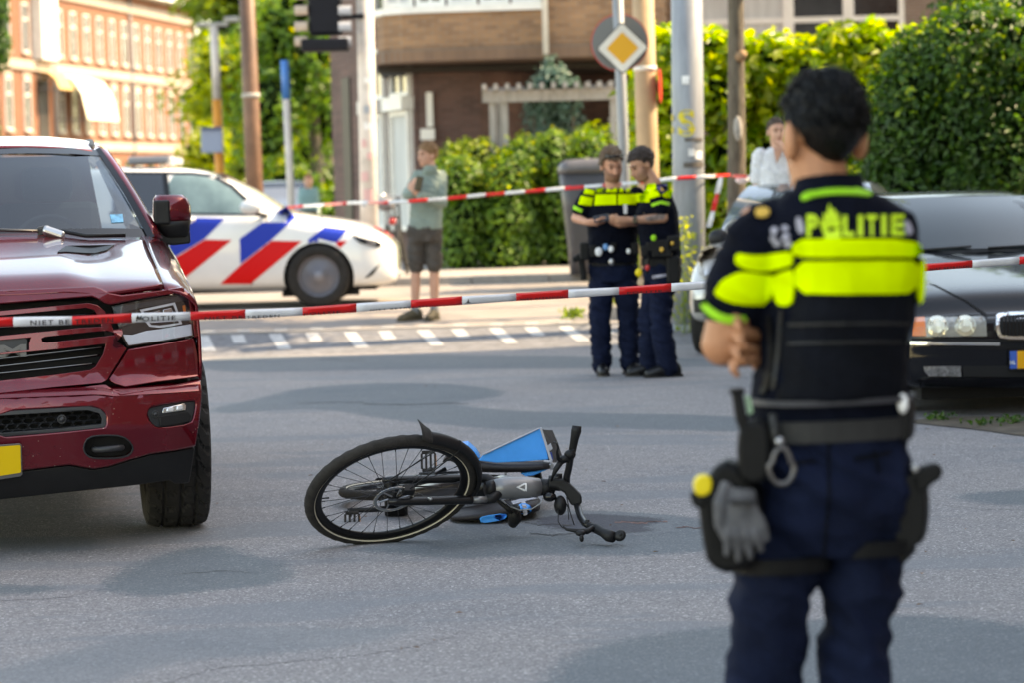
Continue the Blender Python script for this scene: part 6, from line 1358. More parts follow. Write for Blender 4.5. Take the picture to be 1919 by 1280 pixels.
# front mudguard
def guard(M, par, a0, a1, rad, name, flap=True):
    mb = MB(); rings = []
    for a in np.linspace(a0, a1, 30):
        ring = []
        for b in np.linspace(-1.35, 1.35, 9): ring.append(M @ Vector(((rad - 0.030 + 0.036 * math.cos(b)) * math.cos(a), (rad - 0.030 + 0.036 * math.cos(b)) * math.sin(a), 0.033 * math.sin(b))))
        rings.append(ring)
    mb.loft(rings, closed=False, cap=False); o = mb.build(name, M_BMATTE, par, smooth=True); md = o.modifiers.new('s', 'SOLIDIFY'); md.thickness = 0.003
    return o
g_ = guard(MF, bike, R(-6), R(80), RW + 0.018, 'front_mudguard')
mb = MB(); rings = []
for t in np.linspace(0, 1, 6):
    a = R(79 + 9 * t); rr = RW + 0.010 + 0.040 * t ** 1.4; wd = 0.038 + 0.014 * t
    rings.append([MF @ Vector(((rr + 0.012 * (1 - (b / wd) ** 2)) * math.cos(a), (rr + 0.012 * (1 - (b / wd) ** 2)) * math.sin(a), b)) for b in np.linspace(-wd, wd, 7)])
mb.loft(rings, closed=False, cap=False); o = mb.build('mud_flap', M_DUST, g_, smooth=True); md = o.modifiers.new('s', 'SOLIDIFY'); md.thickness = 0.004
for sg in (1, -1):
    mb = MB(); mb.tube([MF @ Vector((0.0, 0.0, sg * 0.055)), MF @ Vector((0.2 * math.cos(R(56)), 0.2 * math.sin(R(56)), sg * 0.045)), MF @ Vector(((RW + 0.0) * math.cos(R(56)), (RW + 0.0) * math.sin(R(56)), sg * 0.033)), MF @ Vector(((RW + 0.03) * math.cos(R(57)), (RW + 0.03) * math.sin(R(57)), 0.0))], 0.0028, 6); mb.build('mudguard_stay', M_BMATTE, g_, smooth=True)
# fork with two legs
fk = empty('fork', Hf); fk.parent = bike; fk.matrix_parent_inverse = bike.matrix_basis.inverted()
def wl(x, y, z): return MF @ Vector((x, y, z))
for sg in (1, -1):
    mb = MB(); mb.tube([wl(-0.025, 0, sg * 0.056), wl(0.01, 0, sg * 0.058), wl(0.34, 0, sg * 0.058), wl(0.355, 0, sg * 0.058)], [0.012, 0.018, 0.0195, 0.021], 16); mb.build('lower_leg', M_BFRAME, fk, smooth=True)
    mb = MB(); mb.tube([wl(0.355, 0, sg * 0.058), wl(0.425, 0, sg * 0.058)], 0.0145, 14); mb.build('stanchion', M_BSILV, fk, smooth=True)
    mb = MB(); mb.tube([wl(0.425, 0, sg * 0.058), wl(0.452, 0.0, sg * 0.055), wl(0.48, 0.0, sg * 0.03), wl(0.49, 0, 0.0)], [0.02, 0.022, 0.024, 0.026], 14); mb.build('crown', M_BMATTE, fk, smooth=True)
mb = MB(); mb.tube([wl(0.15, 0.018, 0.06), wl(0.15, 0.035, 0.075), wl(0.15, 0.05, 0.085)], 0.006, 8); mb.build('reflector_bracket', M_STEEL, fk, smooth=True)
# frame ------------------------------------------------------------------
head_lo = wl(0.485, 0, 0); head_hi = wl(0.485, 0, 0) + a_w * 0.17
fr_ = empty('frame', head_lo); fr_.parent = bike; fr_.matrix_parent_inverse = bike.matrix_basis.inverted()
BBp = P(742, 938, 13.42); Hr = P(779, 927, 13.92); Hr.z = 0.075; seat = P(1005, 905, 13.7)
def tb(name, pts, rad, m, par=None, n=16): mb = MB(); mb.tube(pts, rad, n); return mb.build(name, m, par or fr_, smooth=True)
# anthracite head section with the triangle mark
hd = tb('head_tube', [head_lo - a_w * 0.02, head_lo + a_w * 0.02, head_lo + a_w * 0.06, head_lo + a_w * 0.15, head_lo + a_w * 0.20], [0.038, 0.046, 0.049, 0.047, 0.040], M_BSILV)
tb('head_collar', [head_lo + a_w * 0.20, head_lo + a_w * 0.265], [0.038, 0.034], M_BMATTE); tb('lower_collar', [head_lo - a_w * 0.05, head_lo - a_w * 0.018], [0.032, 0.040], M_BMATTE)
bvh_h = bvh_of([hd])
decal('triangle_mark', [[(967, 914), (983, 906), (984, 909), (973, 914.5), (984, 918), (983, 922)], [(984, 906), (987, 907), (987, 922), (984, 921)]], bvh_h, M_STICK, fr_, 0.003, 6)
tb('down_tube', [head_lo + a_w * 0.03 + V(-0.02, 0.03, 0), head_lo.lerp(BBp, 0.35) + V(0, 0, 0.03), head_lo.lerp(BBp, 0.7) + V(0, 0, 0.015), BBp], [0.045, 0.043, 0.042, 0.046], M_BFRAME)
tb('top_tube', [head_lo + a_w * 0.13 + V(0, 0.03, 0), head_lo + a_w * 0.05 + V(-0.02, 0.5, -0.02), BBp.lerp(seat, 0.45)], [0.032, 0.028, 0.026], M_BFRAME)
tb('seat_tube', [BBp, BBp.lerp(seat, 0.6)], [0.022, 0.019], M_BFRAME); tb('seat_post', [BBp.lerp(seat, 0.6), seat], 0.0145, M_STEEL)
for sg in (1, -1): tb('chain_stay', [BBp + V(0, 0, sg * 0.04), Hr + V(0, 0, sg * 0.06)], [0.013, 0.009], M_BFRAME); tb('seat_stay', [BBp.lerp(seat, 0.55) + V(0, 0, sg * 0.03), Hr + V(0, 0, sg * 0.06)], [0.010, 0.009], M_BFRAME)
mb = MB(); bt_d = (head_lo - BBp).normalized(); q = BBp.lerp(head_lo, 0.42); mb.tube([q + V(0, -0.01, 0.044), q + bt_d * 0.07 + V(0, -0.01, 0.046)], [(0.012, 0.022)] * 2, 8); mb.build('frame_sticker', mat('sticker_orange', (0.75, 0.33, 0.02), 0.5), fr_)
sd = MB(); sd.tube([seat + V(-0.02, 0.14, 0), seat + V(0.0, 0.05, 0), seat + V(0.01, -0.1, 0), seat + V(0.0, -0.14, 0)], [(0.02, 0.06), (0.03, 0.08), (0.025, 0.035), (0.015, 0.02)], 12, up=(1, 0, 0)); sd.build('saddle', M_BMATTE, bike, smooth=True)
rw, MRr = bike_wheel('rear_wheel', Hr, V(1, 0.05, 0.02).normalized(), V(-0.05, 1, -0.02).normalized(), V(-0.02, 0.02, 1).normalized(), detail=False)
guard(MRr, bike, R(-40), R(120), RW + 0.02, 'rear_mudguard')
# crank, pedals, motor
mb = MB(); mb.tube([BBp + V(0, 0, -0.07), BBp + V(0, 0, 0.07)], [0.055, 0.055], 20); mb.build('motor', M_BMATTE, bike, smooth=True)
mb = MB(); mb.lathe([(0.02, 0), (0.085, 0), (0.088, 0.003), (0.02, 0.003)], Matrix.Translation(BBp + V(0, 0, 0.062)), 40); mb.build('chainring', M_BMATTE, bike)
def pedal(par, c, ex, ey, ez):
    M = MAT(c, ex, ey, ez); mb = MB()
    for y in (-0.043, 0.043): mb.box(M @ Vector((0, y, 0)), (0.062, 0.014, 0.024), M.to_3x3())
    for x in (-0.032, -0.011, 0.011, 0.032): mb.box(M @ Vector((x, 0, 0)), (0.010, 0.074, 0.020), M.to_3x3())
    p = mb.build('pedal', M_DUST, par, bevel=0.003)
    mb = MB(); mb.box(M @ Vector((0.037, 0, 0)), (0.003, 0.05, 0.016), M.to_3x3()); mb.build('reflector', mat('orange_reflector', (0.5, 0.17, 0.02), 0.3), p)
pA = P(651, 958, 13.28); c1_ = tb('crank', [P(742, 952, 13.36), P(700, 956, 13.3), pA], [(0.015, 0.009), (0.012, 0.008), (0.011, 0.008)], M_BMATTE, bike); pedal(c1_, P(660, 979, 13.22), V(1, 0.1, 0), V(0, 0.3, 0.95).normalized(), V(0.0, -0.95, 0.3).normalized())
mb = MB(); mb.tube([pA, P(658, 968, 13.24)], 0.006, 8); mb.build('pedal_axle', M_STEEL, c1_)
pB = P(835, 880, 13.55); c2_ = tb('crank', [P(748, 925, 13.4), P(790, 905, 13.45), pB], [(0.015, 0.009), (0.012, 0.008), (0.011, 0.008)], M_BMATTE, bike); pedal(c2_, P(803, 865, 13.5), V(1, 0.15, 0.0).normalized(), V(0, 0.25, 0.97).normalized(), V(0, -0.97, 0.25).normalized())
# rear carrier
rk = empty('rear_carrier', Hr); rk.parent = bike; rk.matrix_parent_inverse = bike.matrix_basis.inverted()
for sg in (1, -1):
    mb = MB(); mb.tube([Hr + V(0.02, 0, sg * 0.07), Hr + V(0.42, -0.16, sg * 0.065), Hr + V(0.44, -0.2, sg * .06), Hr + V(0.45, 0.22, sg * .06)], 0.006, 8); mb.build('rail', M_BMATTE, rk, smooth=True)
    mb = MB(); mb.tube([Hr + V(0.02, 0.02, sg * 0.07), Hr + V(0.44, 0.16, sg * 0.06)], 0.006, 8); mb.build('strut', M_BMATTE, rk, smooth=True)
# handlebar and stem -------------------------------------------------------
D0 = PX(head_hi)[0]; st0 = head_lo + a_w * 0.265; Dst = st0.y
stem_c = P(1066, 922, Dst - 0.02)
hb = empty('handlebar', stem_c); hb.parent = bike; hb.matrix_parent_inverse = bike.matrix_basis.inverted()
def tp(pts, rad, m, name, par=hb, n=14): mb = MB(); mb.tube([P(*p) if len(p) == 3 else p for p in pts], rad, n); return mb.build(name, m, par, smooth=True)
D_ = Dst - 0.02
mb = MB(); mb.prism([P(x, y, D_ - 0.035) for x, y in ((1028, 897), (1056, 899), (1068, 908), (1090, 930), (1091, 944), (1083, 949), (1070, 948), (1058, 925), (1042, 916), (1028, 915))], (0.0, 0.07, 0.0)); mb.build('stem', M_BMATTE, hb, bevel=0.008)
tp([(1028, 906, D_), (1050, 906, D_)], [0.033, 0.036], M_BMATTE, 'spacer')
tp([(1043, 904, D_), (1044, 888, D_)], [0.026, 0.024], M_BFRAME, 'display_mount')
tp([(1062, 915, D_ - 0.0), (1062, 895, D_ - 0.01), (1066, 878, D_ - 0.02), (1069, 860, D_ - 0.03), (1074, 840, D_ - 0.04)], 0.0155, M_BFRAME, 'bar_upper')
tp([(1071, 853, D_ - .03), (1074, 838, D_ - .04), (1077, 822, D_ - .05), (1080, 808, D_ - .06), (1081, 799, D_ - .06)], [0.0165, 0.017, 0.019, 0.023, 0.021], M_BMATTE, 'grip')
tp([(1080, 940, D_), (1083, 953, D_ - 0.04), (1088, 970, D_ - 0.12), (1096, 982, D_ - 0.19), (1108, 987, D_ - 0.24)], 0.0155, M_BFRAME, 'bar_lower')
tp([(1104, 987, D_ - .23), (1118, 992, D_ - .26), (1130, 999, D_ - .30), (1141, 1005, D_ - .33), (1149, 1008, D_ - .35)], [0.018, 0.021, 0.020, 0.027, 0.024], M_BMATTE, 'grip')
# levers, shifter, bell, lamp, cables
lv = tp([(1062, 862, D_ - .04), (1054, 866, D_ - .06), (1046, 860, D_ - .08), (1044, 848, D_ - .09), (1046, 840, D_ - .1), (1044, 832, D_ - .1), (1037, 829, D_ - .1)], [0.012, 0.012, 0.009, 0.006, 0.005, 0.005, 0.004], M_BFRAME, 'brake_lever')
mb = MB(); mb.sphere(P(1068, 853, D_ - .05), (0.026, 0.024, 0.022), 12, 8); mb.sphere(P(1057, 861, D_ - .06), (0.024, 0.02, 0.016), 12, 8); mb.build('lever_clamp', M_BMATTE, hb, smooth=True)
tp([(1050, 868, D_ - .07), (1042, 880, D_ - .08), (1036, 893, D_ - .07), (1033, 902, D_ - .05)], [0.014, 0.012, 0.006, 0.004], M_BMATTE, 'shifter')
tp([(1112, 990, D_ - .27), (1100, 997, D_ - .29), (1080, 996, D_ - .30), (1062, 993, D_ - .30), (1056, 988, D_ - .28)], [0.012, 0.013, 0.010, 0.006, 0.004], M_BMATTE, 'brake_lever')
mb = MB(); mb.sphere(P(1088, 1000, D_ - .31), (0.022, 0.02, 0.014), 10, 8); mb.sphere(P(1090, 1010, D_ - .34), (0.010, 0.01, 0.016), 8, 6); mb.build('lever_clamp', M_BMATTE, hb, smooth=True)
tp([(1101, 985, D_ - .22), (1101, 975, D_ - .22)], [0.011, 0.009], M_BMATTE, 'bar_button')
bl_ = P(1162, 1004, D_ - 0.35); mb = MB(); mb.lathe([(0.0, 0.014), (0.006, 0.014), (0.007, 0.010), (0.012, 0.012), (0.022, 0.006), (0.026, -0.004), (0.024, -0.012), (0.0, -0.014)], MAT(bl_, V(1, 0, 0.1).normalized(), V(0, 0.35, 0.93).normalized(), V(0.05, -0.93, 0.35).normalized()), 24)
bell = mb.build('bicycle_bell', M_BLK, None, smooth=True); tag(bell, 'small round black bicycle bell lying just beyond the lower grip', 'bell')
mb = MB(); c = P(1050, 948, D_ - 0.03); mb.sphere(c, (0.028, 0.045, 0.044), 16, 10); mb.build('front_lamp', M_BMATTE, hb, smooth=True)
mb = MB(); mb.sphere(P(1030, 932, D_ - 0.04), (0.030, 0.026, 0.022), 12, 8); mb.build('lamp_bracket', M_GLOSSB, hb, smooth=True)
for pts, r_, m_ in (([(1062, 933, D_), (1068, 960, D_ - .1), (1076, 985, D_ - .14)], .0028, M_BLK), ([(1057, 935, D_), (1064, 950, D_ - .08), (1066, 975, D_ - .12)], .0025, M_BLK), ([(1046, 952, D_ - .05), (1046, 978, D_ - .15), (1052, 988, D_ - .17), (1062, 993, D_ - .18)], .0028, M_BLK),
                    ([(1020, 930, D_ - .04), (1012, 945, D_ - .05), (996, 955, D_ - .04), (975, 957, D_), (955, 950, D_ + .03), (940, 938, D_ + .05)], .003, mat('cable_grey', (0.25, 0.26, 0.28), 0.4)), ([(948, 945, D_ + .02), (970, 966, D_ + .0), (972, 960, D_), (968, 950, D_ + .02)], .003, M_BLK), ([(1036, 898, D_), (1020, 910, D_ - .03), (1010, 925, D_ - .03)], .0028, M_BLK)):
    tp(pts, r_, m_, 'cable', n=6)
tp([(930, 935, D_ + .1), (952, 952, D_ + .05), (958, 962, D_ + .05)], [0.012, 0.016, 0.012], M_BMATTE, 'bracket_arm'); tp([(962, 952, D_ + .08), (965, 975, D_ + .1), (960, 984, D_ + .12)], [0.03, 0.03, 0.02], M_BMATTE, 'kickstand_plate')
# panniers -------------------------------------------------------------------
bag = empty('bicycle_bag', P(950, 960, 13.7), 'open bright blue and black double pannier bag on the rear of the fallen bicycle', 'bag'); bag.location.z = 0
Db = 13.45
def slabp(name, pts, D, dep, m, bevel=0.006, par=bag, tilt=0.0):
    mb = MB(); mb.prism([P(x, y, D) for x, y in pts], (0, dep, tilt)); return mb.build(name, m, par, bevel=bevel)
# dark lower shell of the upper pannier, sagging
mb = MB(); sec = []
for (x, yt, yb, d0, d1) in ((828, 868, 872, 13.55, 13.75), (842, 838, 862, 13.5, 13.85), (872, 846, 886, 13.45, 13.9), (905, 862, 890, 13.42, 13.9), (950, 868, 889, 13.40, 13.9), (1000, 866, 888, 13.40, 13.9), (1026, 866, 884, 13.40, 13.88), (1036, 870, 878, 13.45, 13.8)):
    rect = [(d0, yb), (d0 - 0.02, (yt + yb) / 2), (d0, yt), (d1, yt - 3), (d1, yb - 4)]; sec.append([P(x, y, d) for d, y in rect])
mb.loft(sec, True, True); mb.build('lower_shell', M_BAGD, bag, smooth=True, sub=1)
slabp('blue_flap', [(896, 864), (906, 853), (1010, 805), (1015, 805), (1028, 862), (980, 866), (930, 868)], 13.42, 0.012, M_BLUEB, 0.003)
slabp('flap_edge', [(1011, 803), (1015, 802), (1036, 866), (1031, 867), (1014, 812)], 13.405, 0.02, M_BAGG, 0.002)
slabp('flap_edge', [(904, 852.5), (1010, 803), (1011, 804.5), (906, 854)], 13.408, 0.02, M_BAGG, 0.002)
mb = MB(); mb.prism([P(1013, 806, 13.43), P(1022, 826, 13.43), P(1034, 862, 13.43), P(1036, 868, 13.43), P(1028, 845, 13.43)], (0.06, 0.30, -0.03)); mb.build('inner_side', M_BAGD, bag, bevel=0.004)
mb = MB(); mb.prism([P(898, 862, 13.70), P(1011, 806, 13.70), P(1030, 864, 13.70)], (0.02, 0.012, 0)); mb.build('rear_panel', M_BAGD, bag)
slabp('side_strap', [(1024, 838), (1032, 832), (1036, 842), (1028, 848)], 13.42, 0.02, M_BAGG, 0.003); slabp('side_strap', [(1028, 850), (1034, 848), (1037, 862), (1030, 864)], 13.42, 0.02, mat('strap_blue', (0.01, 0.06, 0.3), 0.5), 0.003)
mb = MB(); c = P(1034, 875, 13.42); mb.box(c, (0.025, 0.03, 0.03)); mb.build('buckle', M_CHROME, bag, bevel=0.006)
mb = MB(); mb.tube([P(1020, 865, 13.4), P(1030, 866, 13.38), P(1037, 872, 13.4)], 0.006, 8); mb.build('strap_end', M_BAGG, bag)
slabp('blue_corner', [(862, 836), (876, 834), (892, 848), (900, 862), (880, 850)], 13.5, 0.2, M_BLUEB, 0.006)
slabp('blue_underside', [(975, 888), (1005, 884), (1028, 880), (1000, 892), (985, 894)], 13.43, 0.3, M_BLUEB, 0.004)
# crushed lower pannier on the ground
mb = MB(); sec = []
for (x, yt, yb, d0, d1) in ((838, 968, 984, 13.1, 13.5), (870, 960, 986, 13.0, 13.55), (905, 955, 984, 12.98, 13.6), (950, 945, 975, 13.0, 13.65), (990, 935, 970, 13.05, 13.65), (1008, 938, 966, 13.1, 13.6), (1013, 948, 962, 13.2, 13.5)):
    rect = [(d0, yb), (d0 - 0.01, (yt + yb) / 2), (d0 + 0.02, yt), (d1, yt - 12), (d1, yb - 24)]
    pr = []
    for d, y in rect:
        p = P(x, y, d); p.z = max(p.z, 0.006); pr.append(p)
    sec.append(pr)
mb.loft(sec, True, True); lo = mb.build('crushed_shell', M_BAGD, bag, smooth=True, sub=1); bvl = bvh_of([lo])
decal('blue_panel', smooth_poly([(898, 972), (906, 968), (948, 962), (950, 972), (930, 978), (902, 982)], 1), bvl, M_BLUEB, bag, 0.008); decal('blue_panel', smooth_poly([(964, 952), (980, 944), (996, 950), (994, 962), (975, 964)], 1), bvl, M_BLUEB, bag, 0.008); decal('grey_strap', [(976, 935), (983, 934), (988, 966), (981, 967)], bvl, M_BAGG, bag, 0.012)
decal('pale_edge', [(958, 942), (990, 934), (1008, 936), (990, 940), (962, 948)], bvl, M_BAGG, bag, 0.01)
# ================================================================== PEOPLE
from mathutils import noise as mnoise
def skin_mat(name, c): return mat(name, c, 0.5, var=0.08, vscale=18, spec=0.35)
M_SKIN1 = skin_mat('skin_tan', (0.46, 0.20, 0.105)); M_SKIN2 = skin_mat('skin_light', (0.52, 0.25, 0.165)); M_SKIN3 = skin_mat('skin_fair', (0.52, 0.28, 0.20))
M_NAVY = mat('navy_cloth', (0.0024, 0.0038, 0.0095), 0.9, spec=0.1, var=0.3, vscale=12, bump=0.25, bscale=60)
M_TROUS = mat('navy_trousers', (0.0050, 0.0095, 0.0275), 0.85, spec=0.12, var=0.3, vscale=6, bump=0.25, bscale=50)
M_VEST = mat('vest_black', (0.0028, 0.0038, 0.0068), 0.8, spec=0.12, var=0.3, vscale=10, bump=0.25, bscale=60)
M_HIVIS = mat('hivis_yellow', (0.60, 0.80, 0.0), 0.6, spec=0.2, var=0.06, vscale=8)
M_LIME = mat('lime_trim', (0.26, 0.62, 0.03), 0.6, spec=0.2)
M_LETTER = mat('vest_letters', (0.52, 0.74, 0.04), 0.6, spec=0.2)
M_REFL = mat('reflective_grey', (0.33, 0.32, 0.38), 0.5)
M_BELT = mat('belt_black', (0.004, 0.004, 0.0045), 0.55, spec=0.22, var=0.3, vscale=14)
M_BELTG = mat('belt_grey', (0.016, 0.016, 0.016), 0.6, var=0.2, vscale=20)
M_BOOT = mat('boot_black', (0.006, 0.006, 0.007), 0.35, spec=0.4, var=0.3)
M_HAIRB = mat('hair_black', (0.0016, 0.0014, 0.0016), 0.42, spec=0.22, var=0.4, vscale=30, stretch=(3, 3, 0.5), bump=0.5, bscale=40)
M_HAIRBR = mat('hair_brown', (0.045, 0.025, 0.015), 0.55, var=0.4, vscale=40, bump=0.5, bscale=60); M_HAIRG = mat('hair_ginger', (0.22, 0.11, 0.045), 0.55, var=0.35, vscale=40, bump=0.5, bscale=60)
M_EYE = mat('eye_dark', (0.02, 0.015, 0.012), 0.25); M_LIP = mat('lip', (0.32, 0.11, 0.09), 0.5)
M_PHONE = mat('phone_black', (0.008, 0.008, 0.010), 0.15)

def union(name, mb, voxel, m, parent, smooth_it=4, wr=0.0, ws=9.0, seed=0):
    """closed shapes fused into one continuous skin"""
    o = mb.build(name, m, parent)
    md = o.modifiers.new('r', 'REMESH'); md.mode = 'VOXEL'; md.voxel_size = voxel; md.use_smooth_shade = True
    if smooth_it: s_ = o.modifiers.new('s', 'SMOOTH'); s_.factor = 0.5; s_.iterations = smooth_it
    apply_mods(o); me = o.data; me.materials.clear(); me.materials.append(m)
    if wr:
        n = len(me.vertices); co = np.empty(n * 3, np.float32); me.vertices.foreach_get('co', co); no = np.empty(n * 3, np.float32); me.vertices.foreach_get('normal', no)
        co = co.reshape(-1, 3); no = no.reshape(-1, 3); d = np.empty(n, np.float32)
        for i in range(n):
            x, y, z = co[i]; p = Vector((x * ws * 0.75 + seed, y * ws * 0.75, z * ws * 1.5 + x * ws * 0.8))
            v = mnoise.noise(p) + 0.5 * mnoise.noise(p * 2.1); d[i] = -abs(v) * 1.6 + 0.4
        co += no * (d * wr)[:, None]; me.vertices.foreach_set('co', co.ravel()); me.update()
    me.polygons.foreach_set('use_smooth', [True] * len(me.polygons)); return o
def limb(mb, pts, rad, n=14):
    mb.tube(pts, rad, n)
    for p, r in ((pts[0], rad[0]), (pts[-1], rad[-1])):
        rr = r if not isinstance(r, tuple) else min(r); mb.sphere(p, rr * 0.98, n, 8)
def torso(mb, levels):
    """levels: (centre, right vector half width, front vector half depth)"""
    rings = []
    for c, rx, ry in levels:
        ring = []
        for q in range(24):
            a = 2 * math.pi * q / 24; ca, sa = math.cos(a), math.sin(a); k = 2.6
            s_ = (abs(ca) ** k + abs(sa) ** k) ** (-1 / k); ring.append(c + rx * (ca * s_) + ry * (sa * s_))
        rings.append(ring)
    mb.loft(rings, True, True)
def head_shape(mb, c, up, fw, s=1.0, ear=1.0):
    """c = centre of the skull, fw = where the face looks"""
    up = up.normalized(); fw = (fw - up * fw.dot(up)).normalized(); rt = fw.cross(up).normalized()
    M = Matrix(((rt.x, fw.x, up.x), (rt.y, fw.y, up.y), (rt.z, fw.z, up.z)))
    e = lambda x, y, z: c + (rt * x + fw * y + up * z) * s
    mb.sphere(e(0, -0.012, 0.025), (0.074 * s, 0.096 * s, 0.092 * s), 20, 14, M); mb.sphere(e(0, 0.028, -0.035), (0.062 * s, 0.066 * s, 0.085 * s), 18, 12, M)
    mb.sphere(e(0, 0.052, -0.088), (0.038 * s, 0.036 * s, 0.032 * s), 14, 10, M)                       # chin
    mb.tube([e(0, 0.085, 0.012), e(0, 0.103, -0.022), e(0, 0.112, -0.036), e(0, 0.092, -0.046)], [0.009 * s, 0.012 * s, 0.016 * s, 0.012 * s], 10)   # nose
    mb.tube([e(-0.045, 0.078, 0.018), e(0, 0.090, 0.022), e(0.045, 0.078, 0.018)], 0.012 * s, 8)          # brow
    mb.tube([e(-0.022, 0.090, -0.066), e(0, 0.096, -0.066), e(0.022, 0.090, -0.066)], 0.0085 * s, 8)       # mouth
    for sx in (-1, 1): mb.sphere(e(sx * (0.078 + 0.012 * (ear - 1)), -0.008, -0.016), (0.011 * s * ear, 0.020 * s * ear, 0.032 * s * ear), 10, 8, M @ Matrix.Rotation(sx * 0.25, 3, 'Z'))
    return e, M, rt, fw, up
def face_parts(par, e, M, s, beard=None, brow=None):
    mb = MB()
    for sx in (-1, 1): mb.sphere(e(sx * 0.031, 0.083, 0.000), (0.012 * s, 0.008 * s, 0.007 * s), 10, 6, M)
    mb.build('eyes', M_EYE, par, smooth=True)
    mb = MB()
    for sx in (-1, 1): mb.tube([e(sx * 0.014, 0.094, 0.022), e(sx * 0.033, 0.092, 0.027), e(sx * 0.05, 0.080, 0.022)], 0.0045 * s, 6)
    mb.build('eyebrows', brow or M_HAIRBR, par, smooth=True)
    mb = MB(); mb.tube([e(-0.02, 0.0965, -0.066), e(0, 0.1035, -0.066), e(0.02, 0.0965, -0.066)], 0.004 * s, 6); mb.build('lips', M_LIP, par, smooth=True)
    if beard:
        mb = MB(); rings = []
        for a in np.linspace(-1.75, 1.75, 15):
            ring = []
            for t in np.linspace(0, 1, 5):
                z = -0.052 - 0.062 * t + 0.045 * (abs(a) / 1.75) ** 2 * (1 - t); r_ = 0.071 - 0.014 * t + 0.003
                ring.append(e(r_ * math.sin(a) * 0.98, 0.030 + r_ * 0.98 * math.cos(a) + 0.004, z))
            rings.append(ring)
        mb.loft(rings, closed=False, cap=False); o = mb.build('beard', beard, par, smooth=True); md = o.modifiers.new('s', 'SOLIDIFY'); md.thickness = 0.008
def hair(par, e, M, s, m, top=1.0, low=-0.02, front=0.055, name='hair', strands=260, length=0.022, vol=(0.080, 0.101, 0.099), combed=False, back=0.055, thick=1.0):
    """cap over the skull, higher at the brow, falling to the nape"""
    mb = MB(); n, k = 40, 18; rings = []
    for i in range(k + 1):
        th = math.pi * 0.99 * i / k + 0.01; ring = []
        for q in range(n):
            a = 2 * math.pi * q / n; ca, sa = math.cos(a), math.sin(a)       # a=90deg is the face side
            zlow = low + (front - low) * max(0, sa) ** 0.6 if sa > 0 else low - back * (-sa) ** 1.2
            z = 0.028 + vol[2] * top * math.cos(th) * (1 + 0.05 * mnoise.noise(Vector((a * 1.5, th * 2, 3)))); z = max(z, zlow)
            rr = math.sin(math.acos(max(-1, min(1, (z - 0.028) / (vol[2] * top))))) if abs((z - 0.028) / (vol[2] * top)) < 1 else 0.05
            rr = max(rr, 0.02); ed_ = ss(0.0, 0.05, z - zlow); rr *= 0.90 + 0.10 * ed_; j = 1 + 0.035 * mnoise.noise(Vector((ca * 6, sa * 6, th * 5)))
            if i == k: rr *= 0.82
            ring.append(e(vol[0] * rr * ca * j, -0.012 + vol[1] * rr * sa * j, z))
        rings.append(ring)
    mb.loft(rings, True, True); o = mb.build(name, m, par, smooth=True)
    mb = MB()
    for i in range(strands):
        a = random.uniform(0, 2 * math.pi); th = math.acos(random.uniform(-0.1, 1)); ca, sa = math.cos(a), math.sin(a)
        if sa > 0.3 and math.cos(th) < 0.45: continue
        p = Vector((vol[0] * math.sin(th) * ca, -0.012 + vol[1] * math.sin(th) * sa, 0.028 + vol[2] * top * math.cos(th)))
        jit = lambda g: Vector((random.gauss(0, g), random.gauss(0, g), random.gauss(0, g)))
        nrm = Vector((ca * math.sin(th) / vol[0], sa * math.sin(th) / vol[1], math.cos(th) / vol[2])).normalized()
        flow = (Vector((ca, sa * 0.6 - 0.3, -0.6)) + Vector((-sa, ca, 0)) * 0.5); flow = (flow - nrm * flow.dot(nrm)).normalized()      # combed away from the crown, with its whorl
        lift = 0.10 if combed else 0.25; L_ = length * random.uniform(0.5, 1.2); d1_ = (flow + nrm * lift + jit(0.22)).normalized(); d2_ = (flow - nrm * (0.25 if combed else -0.1) + jit(0.3)).normalized()
        p = p + nrm * 0.001; q1 = p + d1_ * L_ * 0.5; q2 = q1 + d2_ * L_ * 0.5; mb.tube([e(*p), e(*q1), e(*q2)], [0.003 * s * thick, 0.0024 * s * thick, 0.0005], 4, cap=False)
    t = mb.build('loose_strands', m, par); t['kind'] = 'stuff'; return o
